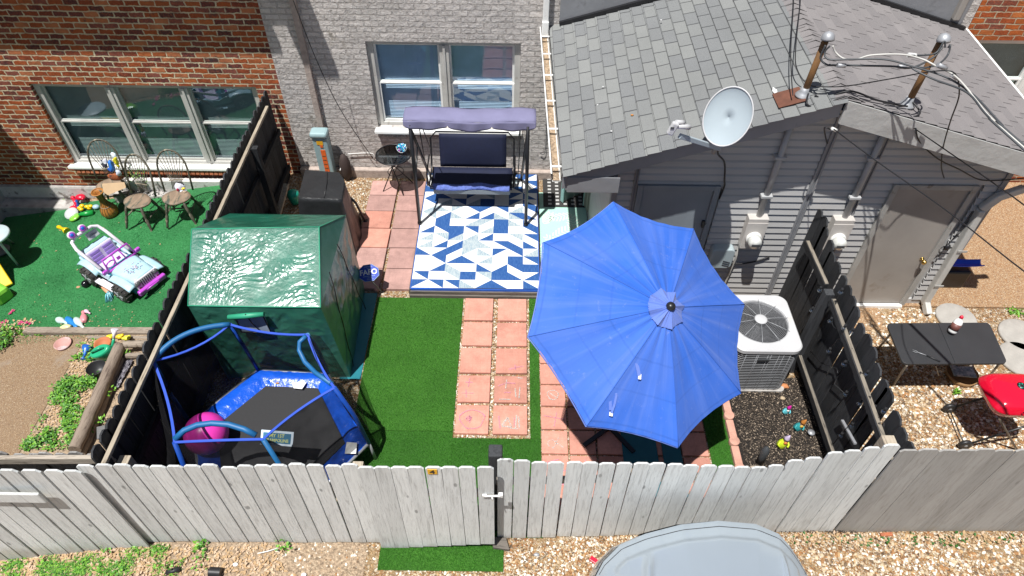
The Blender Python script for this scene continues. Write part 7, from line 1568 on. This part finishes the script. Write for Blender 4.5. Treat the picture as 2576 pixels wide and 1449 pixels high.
# ================= RIGHT LOT
def rpoly(P,r,n=5):
    out=[]; m_=len(P)
    for i in range(m_):
        p,a,b=P[i],P[i-1],P[(i+1)%m_]; u=(a-p).normalized()*r; v=(b-p).normalized()*r
        for k in range(n+1): t_=k/n; out.append((p+u)*(1-t_)**2+p*2*t_*(1-t_)+(p+v)*t_**2)
    return out
FT=mat('black blow moulded table',(.030,.031,.034),.5,.12,sc=3,bmp=.2,bsc=120)
tc=[gp('Y',*q,.72) for q in((192,755),(272,953),(780,950),(690,752))]; ft=thing('folding_table','black folding table with rounded corners on the gravel of the right lot','table',(5.33,5.3,0))
C0=sum(tc,Vector())/4; c4=[Vector((4.70,5.62,.72)),Vector((4.66,5.02,.72)),Vector((5.90,5.04,.72)),Vector((5.98,5.64,.72))]; c4=tc
mid1,mid2=(c4[0]+c4[3])/2,(c4[1]+c4[2])/2
for A_ in((c4[0],c4[1],mid2,mid1),(mid1,mid2,c4[2],c4[3])):
    g_=(sum(A_,Vector())/4); P=[p.lerp(g_,.004) for p in A_]; out=[]
    for i,p in enumerate(P):
        corner=any((p-q).length<.02 for q in c4); out+= (lambda a,b:[(p+a)*(1-t_)**2+p*2*t_*(1-t_)+(p+b)*t_**2 for t_ in [k/5 for k in range(6)]])((P[i-1]-p).normalized()*.07,(P[(i+1)%4]-p).normalized()*.07) if corner else [p]
    mk('table_half',MB().prism([p-Vector((0,0,.035)) for p in out],(0,0,.035)),FT,ft,bevel=.006)
LGM=plain('bronze leg tube',(.14,.115,.09),.4,metal=.4)
for p,q in(((215,805),(150,880)),((290,960),(225,1055)),((735,955),(700,1000)),((600,960),(520,960))):
    a=gp('Y',*p,.68); b=gp('Y',*q,0); mk('leg',MB().tube([a,b],.014,8),LGM,ft)
mk('leg_brace',MB().tube([gp('Y',430,960,.66),gp('Y',445,1010,.35)],.008,6),LGM,ft)
bt_=gp('Y',520,790,.725); bo=thing('squeeze_bottle','white bottle with a red cap and dark label lying tipped on the folding table','bottle',(bt_.x,bt_.y,.722)); u_=(gp('Y',545,745,.90)-gp('Y',505,805,.73)).normalized(); MBo=u_.to_track_quat('Z','Y').to_matrix()
b0=gp('Y',507,800,.745); mk('bottle_body',MB().lathe([(.0,0),(.045,.0),(.052,.02),(.052,.15),(.04,.18),(.018,.20),(.018,.21)],b0,18,MBo),M['white'],bo); mk('label_band',MB().lathe([(.053,.04),(.0535,.13)],b0,18,MBo),plain('bottle label',(.16,.06,.05),.5),bo); mk('cap',MB().lathe([(.022,.205),(.022,.23),(.010,.245),(0,.25)],b0,14,MBo),RED,bo)
fk=thing('grill_fork','long two-pronged silver grill fork with a dark handle on the folding table','fork',(5.1,5.15,.722)); a=gp('Y',318,888,.73); b=gp('Y',385,912,.73); c_=gp('Y',452,942,.73); mk('shaft',MB().tube([a+(b-a)*.35,b],.005,6),M['galv'],fk); d_=(b-a).normalized(); s_=Vector((-d_.y,d_.x,0))*.012
mk('prongs',MB().tube([a+s_,a+(b-a)*.3+s_,a+(b-a)*.36],.003,5).tube([a-s_,a+(b-a)*.3-s_,a+(b-a)*.36],.003,5),M['galv'],fk); mk('handle',MB().tube([b,c_],[.008,.010],8),M['blackp'],fk)
# basket under the table
a=gp('Y',570,1000,.12); bk_=thing('wooden_crate','round-ended tan crate with printed paper on top under the folding table','crate',(a.x,a.y,0)); mk('tub',MB().lathe([(.17,0),(.20,.10),(.19,.10),(.16,.02),(0,.02)],(a.x,a.y+.03,.0),24),plain('tan wood tub',(.28,.16,.07),.6),bk_); mk('paper',MB().box((a.x,a.y+.06,.12),(.28,.22,.02),rz=-.1),mat('printed paper',(.20,.26,.30),.6,.4,sc=30,col2=(.45,.48,.5),f2=.5,sc2=20),bk_)
# round stepping stones
SS=mat('stepping stone concrete',(.36,.34,.31),.85,.15,sc=6,bmp=.3,bsc=60)
for lb_,(x,y),r in(('round pale stepping stone behind the folding table',(530,728),.27),('round pale stepping stone at the right edge, upper one',(850,815),.30),('round pale stepping stone at the right edge, lower one',(850,930),.30)):
    a=gp('Y',x,y,.03); tag(mk('stepping_stone',MB().lathe([(r,0),(r,.03),(r-.015,.042),(0,.042)],(a.x,a.y,.0),36),SS),lb_,'stepping stone','round stepping stones of the right lot')
# red grill
RG=mat('red enamel',(.62,.006,.03),.12,.03,sc=3,bmp=0,coat=1); gl_=thing('red_grill','square red charcoal grill with a black vent and wheels at the right edge','grill',(5.75,4.5,0))
LC=[gp('c',*q,.80) for q in((1060,30),(1330,760))]; x0_=5.36; 
c_=Vector((5.69,4.50,.80)); a_=gp('c',1055,110,.80); b_=gp('c',1290,720,.80); d_=gp('c',1700,20,.80); print('grill pts',a_,b_,d_)
W2,D2=.335,.27; c_=Vector((5.42+W2-.03,4.50,.80))
def sq(u,h,k=.28):  # rounded square ring
    P=[]
    for i in range(40):
        t_=2*math.pi*i/40; cc,ss=math.cos(t_),math.sin(t_); P.append(Vector((c_.x+W2*u*math.copysign(abs(cc)**.45,cc),c_.y+D2*u*math.copysign(abs(ss)**.45,ss),c_.z+h)))
    return P
def rings(rs,mb):
    b=len(mb.v); 
    for r_ in rs: mb.v+=r_
    n=len(rs[0])
    for i in range(len(rs)-1):
        for k in range(n): mb.f.append([b+i*n+k,b+i*n+(k+1)%n,b+(i+1)*n+(k+1)%n,b+(i+1)*n+k]); mb.m.append(0); mb.sm.append(True)
    mb.f.append([b+(len(rs)-1)*n+k for k in range(n)]); mb.m.append(0); mb.sm.append(True); return mb
mk('lid',rings([sq(1.03,-.01),sq(1.04,.0),sq(1.0,.015),sq(.95,.05),sq(.86,.085),sq(.72,.105),sq(.5,.118),sq(.25,.122)],MB()),RG,gl_)
mk('bowl',rings([sq(1.0,-.012),sq(.98,-.06),sq(.85,-.13),sq(.6,-.16),sq(.3,-.17)],MB()),RG,gl_)
vc=c_+Vector((.02,.03,.128)); vt_=mk('vent',MB().lathe([(.0,.0),(.05,.0),(.05,-.01)],vc,20),M['black'],gl_)
for k in range(6): a=k*math.pi/3; mk('vent_hole',MB().lathe([(0,.003),(.009,.003),(.009,0)],vc+Vector((.03*math.cos(a),.03*math.sin(a),0)),10),M['teal'],vt_)
GL=plain('grill leg',(.02,.02,.022),.4)
for s,w_ in((1,(600,590)),(-1,(860,1200))):
    y_=c_.y+.24*s; wq=gp('c',w_[0],w_[1],.07); mk('leg',MB().tube([(c_.x+.30,y_,.66),(wq.x+.02,wq.y,.08)],.013,8),GL,gl_); mk('leg',MB().tube([(c_.x-.22,y_,.66),(c_.x+.32,y_*1.0,.02)],.013,8),LGM,gl_)
    wl=mk('wheel',MB().lathe([(.05,-.022),(.075,-.02),(.08,0),(.075,.02),(.05,.022)],(wq.x,wq.y,.08),20,Matrix.Rotation(math.pi/2,3,'X')),M['blackp'],gl_); mk('hub',MB().lathe([(0,-.024),(.02,-.024),(.02,.024),(0,.024)],(wq.x,wq.y,.08),12,Matrix.Rotation(math.pi/2,3,'X')),M['galv'],wl)
mk('axle',MB().tube([gp('c',600,590,.08),gp('c',860,1200,.08)],.008,6),GL,gl_); mk('lid_handle',MB().tube([(c_.x-.08,c_.y-.28,.86),(c_.x-.08,c_.y-.33,.87),(c_.x+.08,c_.y-.33,.87),(c_.x+.08,c_.y-.28,.86)],.009,6),GL,gl_)
# blue thing behind the wing
BP_=plain('blue slide plastic',(.01,.06,.60),.3); bs2=thing('blue_toy_slide','bright blue plastic scoop seat on a dark base behind the downspout','toy',(6.55,7.0,.03))
a=gp('W',700,935,.40); b=gp('W',925,945,.38)
mk('scoop',MB().grid(lambda u,v:Vector((a.x-.25+(b.x-a.x+.25)*u,a.y+.14*(v-.5)*(1.2-.3*u)+.04,.40+.05*(2*v-1)**2+.05*(1-u)**2+.03*u*u)),16,8),BP_,bs2,solid=.015); mk('back',MB().grid(lambda u,v:Vector((a.x-.28+.25*v,a.y+.10+.25*v*.6,.42+.30*u)),8,6),BP_,bs2,solid=.015)
mk('base',MB().bx(a.x-.22,a.x+.22,a.y-.05,a.y+.20,.035,.36),M['black'],bs2,bevel=.03)
for i,(x,y,r) in enumerate(((485,815,.03),(395,780,.02),(720,770,.02))): pass
tag(mk('yellow_weed',(lambda mb:[clump(mb,gp('W',U(1180,1357),U(1330,1400),.0),5,.03,.03,(0,1)) for k in range(14)] and mb)(MB()),LF),'yellow green weeds along the concrete edge at the right','weeds')
mb=MB()
for k in range(6): clump(mb,gp('Y',525+U(-10,10),1095+U(-8,12),.0),6,.02,.05,(0,0,1))
tag(mk('small_weed',mb,LF),'small green weed in the gravel between table and red grill','weeds')
# ================= CAR
CP=mat('silver blue car paint',(.44,.50,.55),.30,.02,sc=2,bmp=0,metal=.45,coat=1); CG=mat('dark car glass',(.012,.014,.018),.04,.05,bmp=0,coat=1); CB=plain('black car trim',(.02,.02,.022),.4); CHh=mat('headlamp glass',(.35,.37,.40),.08,.1,bmp=0,coat=1)
cr=thing('parked_car','silver car parked nose toward the white fence, only its front showing','car',(1.82,.9,0))
# hood outline from measured points at its height
HZ=.98
hp=[gp('N',x,y,z_) for x,y,z_ in((165,616,.86),(205,540,.88),(300,445,.90),(440,385,.91),(640,333,.92),(850,312,.92),(1060,330,.92),(1190,385,.90),(1250,450,.88),(1310,540,.86),(1355,616,.85))]
cxm=1.78; y_front=max(p.y for p in hp); print('car y front',y_front,[tuple(round(q,2) for q in p) for p in hp])
def front(u): # smooth outline across the car, u 0..1 left to right
    t_=u*(len(hp)-1); i=min(int(t_),len(hp)-2); return hp[i].lerp(hp[i+1],t_-i)
yb=.9
def hoodp(u,v):  # v 0 front edge .. 1 windscreen base
    f=front(u); xb=cxm+(u*2-1)*.80; x=f.x+(xb-f.x)*min(1,v*1.15); y=f.y+(yb-f.y)*v
    w=abs(u*2-1); z=f.z+.23*math.sin(min(1,v*1.15+.02)*math.pi/2)**.6*(1-.55*w**3.0)
    r=math.exp(-((w-.42-.5*(v-.1))/.035)**2)*.05*min(1,max(0,(v-.11)*14)); dip=0
    st=.028*max(0,min(1,(v-.085)/.02))*max(0,min(1,(.74-w)/.05))
    return Vector((x,y,z+st+r+dip))
mb=MB().grid(hoodp,170,110); mk('hood',mb,CP,cr)
def nose(u,v): # bumper falling from the hood edge to the ground line
    f=front(u); n_=Vector((f.x-cxm,f.y-1.2,0)).normalized(); o=.012+.075*math.sin(math.pi*min(1,v*1.1)); return Vector((f.x,f.y,f.z-.012))+n_*o*1.0+Vector((0,0,-.62*v))
mk('bumper',MB().grid(nose,48,14),CP,cr)
mk('hood_gap',MB().tube([hoodp(.03+.94*i/40,.022+.012*math.sin(math.pi*i/40))+Vector((0,0,.001)) for i in range(41)],.0035,5),CB,cr); mk('hood_gap',MB().tube([front(i/40)+Vector((0,0,-.008)) for i in range(41)],.006,5),CB,cr)
gr_=MB(); gr_.grid(lambda u,v:nose(.3+.4*u,.18+.28*v)+Vector((0,.012,0)),12,5); mk('grille',gr_,CB,cr); gb2=MB(); gb2.grid(lambda u,v:nose(.25+.5*u,.62+.18*v)+Vector((0,.012,0)),12,4); mk('grille',gb2,CB,cr)
for s in(0,1):
    mb=MB().grid(lambda u,v:nose((.045+.14*u) if s==0 else (.955-.14*u),.08+.20*v)+Vector((0,.014,.0)),8,5); mk('headlight',mb,CHh,cr)
for s in(-1,1):
    def fend(u,v,s=s): # fender and flank
        f=front(0 if s<0 else 1); y=f.y+(yb-1.9-f.y)*u; x0_=hoodp(0 if s<0 else 1,min(1,(f.y-y)/(f.y-yb))).x if y>yb else cxm+s*.80; z0_=hoodp(0 if s<0 else 1,min(1,(f.y-y)/(f.y-yb))).z if y>yb else 1.02
        return Vector((x0_+s*.085*math.sin(math.pi*min(1,v*1.2)*.55),y,z0_-(z0_-.25)*v))
    mk('fender',MB().grid(fend,30,10),CP,cr)
    w_=mk('wheel',MB().lathe([(.20,-.10),(.31,-.10),(.33,-.06),(.33,.06),(.31,.10),(.20,.10)],(cxm+s*.74,1.65,.33),32,Matrix.Rotation(math.pi/2,3,'Y')),M['blackp'],cr); mk('rim',MB().lathe([(0,-.09),(.20,-.10),(.20,.10),(0,.09)],(cxm+s*.74,1.65,.33),24,Matrix.Rotation(math.pi/2,3,'Y')),M['galv'],w_)
    w_=mk('wheel',MB().lathe([(.20,-.10),(.31,-.10),(.33,-.06),(.33,.06),(.31,.10),(.20,.10)],(cxm+s*.74,-1.0,.33),32,Matrix.Rotation(math.pi/2,3,'Y')),M['blackp'],cr); mk('rim',MB().lathe([(0,-.09),(.20,-.10),(.20,.10),(0,.09)],(cxm+s*.74,-1.0,.33),24,Matrix.Rotation(math.pi/2,3,'Y')),M['galv'],w_)
    mk('mirror',MB().ell((cxm+s*.98,.35,1.10),(.10,.06,.07),14,8),CP,cr)
mk('windscreen',MB().grid(lambda u,v:Vector((cxm+(u*2-1)*(.78-.16*v),yb-.75*v-.08*math.cos((u-.5)*2.6)*0,1.10+.38*v+.03*math.cos((u-.5)*3))),16,6),CG,cr)
mk('cabin_roof',MB().grid(lambda u,v:Vector((cxm+(u*2-1)*.62,yb-.75-1.5*v,1.48+.05*math.cos((u-.5)*3)-.05*v*v)),16,8),CP,cr)
mk('rear_window',MB().grid(lambda u,v:Vector((cxm+(u*2-1)*(.62+.12*v),yb-2.25-.6*v,1.44-.42*v)),12,4),CG,cr); mk('trunk',MB().grid(lambda u,v:Vector((cxm+(u*2-1)*.78,yb-2.85-.35*v,1.02-.06*v)),10,4).grid(lambda u,v:Vector((cxm+(u*2-1)*.78,yb-3.2-.03*math.sin(v*3),.96-.66*v)),10,6),CP,cr)
for s in(-1,1): mk('side_window',MB().grid(lambda u,v,s=s:Vector((cxm+s*(.80-.17*v),yb-.1-.65*v-(2.7-1.2*v)*u,1.04+.42*v)),14,4),CG,cr)
mk('wiper',MB().tube([(cxm-.4,yb+.02,1.135),(cxm+.2,yb-.10,1.19)],.008,6),CB,cr)
# ================= OUTSIDE THE FENCE
a=gp('N',158,533,.02); tag(mk('red_block',MB().box(a+Vector((0,0,.01)),(.11,.05,.035),rz=-.6),RED,bevel=.005),'small dark red plastic block on the gravel left of the silver car','block')
a=gp('H',1225,868,.03); b=gp('H',1180,880,.03); tag(mk('black_pipe_piece',MB().tube([gp('H',1170,885,.03),gp('H',1265,860,.03)],.028,12),M['blackp']),'short smooth black pipe piece in the weeds outside the fence','pipe')
mb=MB(); a=gp('H',1475,880,.05); b=gp('H',1555,885,.05); n=10
pts=[]; rr2=[]
for k in range(n*2+1): pts.append(a.lerp(b,k/(n*2))); rr2.append(.042 if k%2 else .052)
mb.tube(pts,rr2,16); tag(mk('corrugated_pipe_end',mb,M['blackp']),'ribbed black corrugated pipe end outside the white fence','pipe')
tag(mk('white_stick',MB().tube([gp('H',1810,750,.02),gp('H',1880,735,.025),gp('H',1960,710,.02)],.006,6),M['white']),'thin white stick by the foot of the left white fence','stick')
for k,(x,y) in enumerate(((1655,828),(2135,900))): a=gp('H',x,y,.02); tag(mk('white_stone',MB().ell(a,(.03,.022,.018),9,6),M['white']),['white stone on the gravel right of the corrugated pipe','white stone on the gravel left of the turf mat'][k],'stone')
a=gp('M',1570,937,.02); tag(mk('pale_shell',MB().ell(a,(.035,.02,.012),10,5),M['galv']),'pale grey flat pebble on the gravel right of the dark block','stone')
tag(mk('twig',MB().tube([gp('M',1595,975,.02),gp('M',1625,955,.03),gp('M',1650,930,.02)],.005,5),M['woodw']),'thin twig on the gravel right of the dark block','stick')
a=gp('N',1800,382,.02); tag(mk('orange_brick_chip',MB().box(a,(.13,.04,.03),rz=.1),M['soldier'],bevel=.006),'orange brick chip at the foot of the grey fence','brick')
# weeds & leaf litter strip along the left outside of the fence
mb=MB()
def blades(mb,p,n,sp,L):
    for k in range(n):
        b=p+Vector((U(-sp,sp),U(-sp,sp),0)); az=U(0,6.28); L_=U(.5,1)*L; d=Vector((math.cos(az),math.sin(az),0)); s_=Vector((-d.y,d.x,0))*.004; t1=b+d*L_*.4+Vector((0,0,L_*.5)); t2=b+d*L_+Vector((0,0,L_*.45)); mb.add([b-s_,b+s_,t1+s_,t1-s_,t2],[(0,1,2,3),(3,2,4)],random.choice((0,0,1,1,2)))
for k in range(300):
    x=U(60,1250); y=U(770,905) if x<900 else U(720,890); 
    dens=noise.noise(Vector((x*.006,y*.012,3)))
    if dens<.08 or R()<.35: continue
    p=gl('H',x,y); blades(mb,p,18,.07,.09)
    if R()<.4: clump(mb,p,8,.05,.03,(0,1))
for x,y,n in((1420,700,30),(1410,740,20),(1980,710,12),(2010,725,10),(1430,830,10),(760,725,18),(340,770,14),(1200,880,16),(830,880,20)): clump(mb,gl('H',x,y),n,.07,.10,(0,1,1))
stuff('roadside_weeds',mb,LF,'patchy green grass and weeds outside the left white fence','weeds')
mb=MB()
for k in range(3800):
    x=U(0,2000); 
    if x>1200 and R()<.6: continue
    y=U(700+max(0,(900-x))*.06,908); p=gl('H',x,y); p.z+=U(0,.02); leafq(mb,p,U(.025,.06),U(.015,.035),U(0,6.28),U(-.3,.6),3 if R()<.6 else 4)
stuff('dead_leaves',mb,LF,'carpet of brown dead leaves along the outside foot of the left fence','leaves')
struct('soil_strip',MB().grid(lambda u,v:(-7.5+6.0*u,1.9+1.25*v-.35*(1-u)*0,gz(-7.5+6.0*u)+.004),12,3,sm=False),M['soil'])
mb=MB()
for k in range(240):
    x=U(1240,2576); y=U(395,440); p=gp('N',x,y-5+noise.noise(Vector((x*.01,0,0)))*10,.004)
    if R()<.6: clump(mb,p,3,.03,.02,(3,4,3,2))
stuff('fence_foot_debris',mb,LF,'dark leaf crumbs at the foot of the grey fence','leaves')
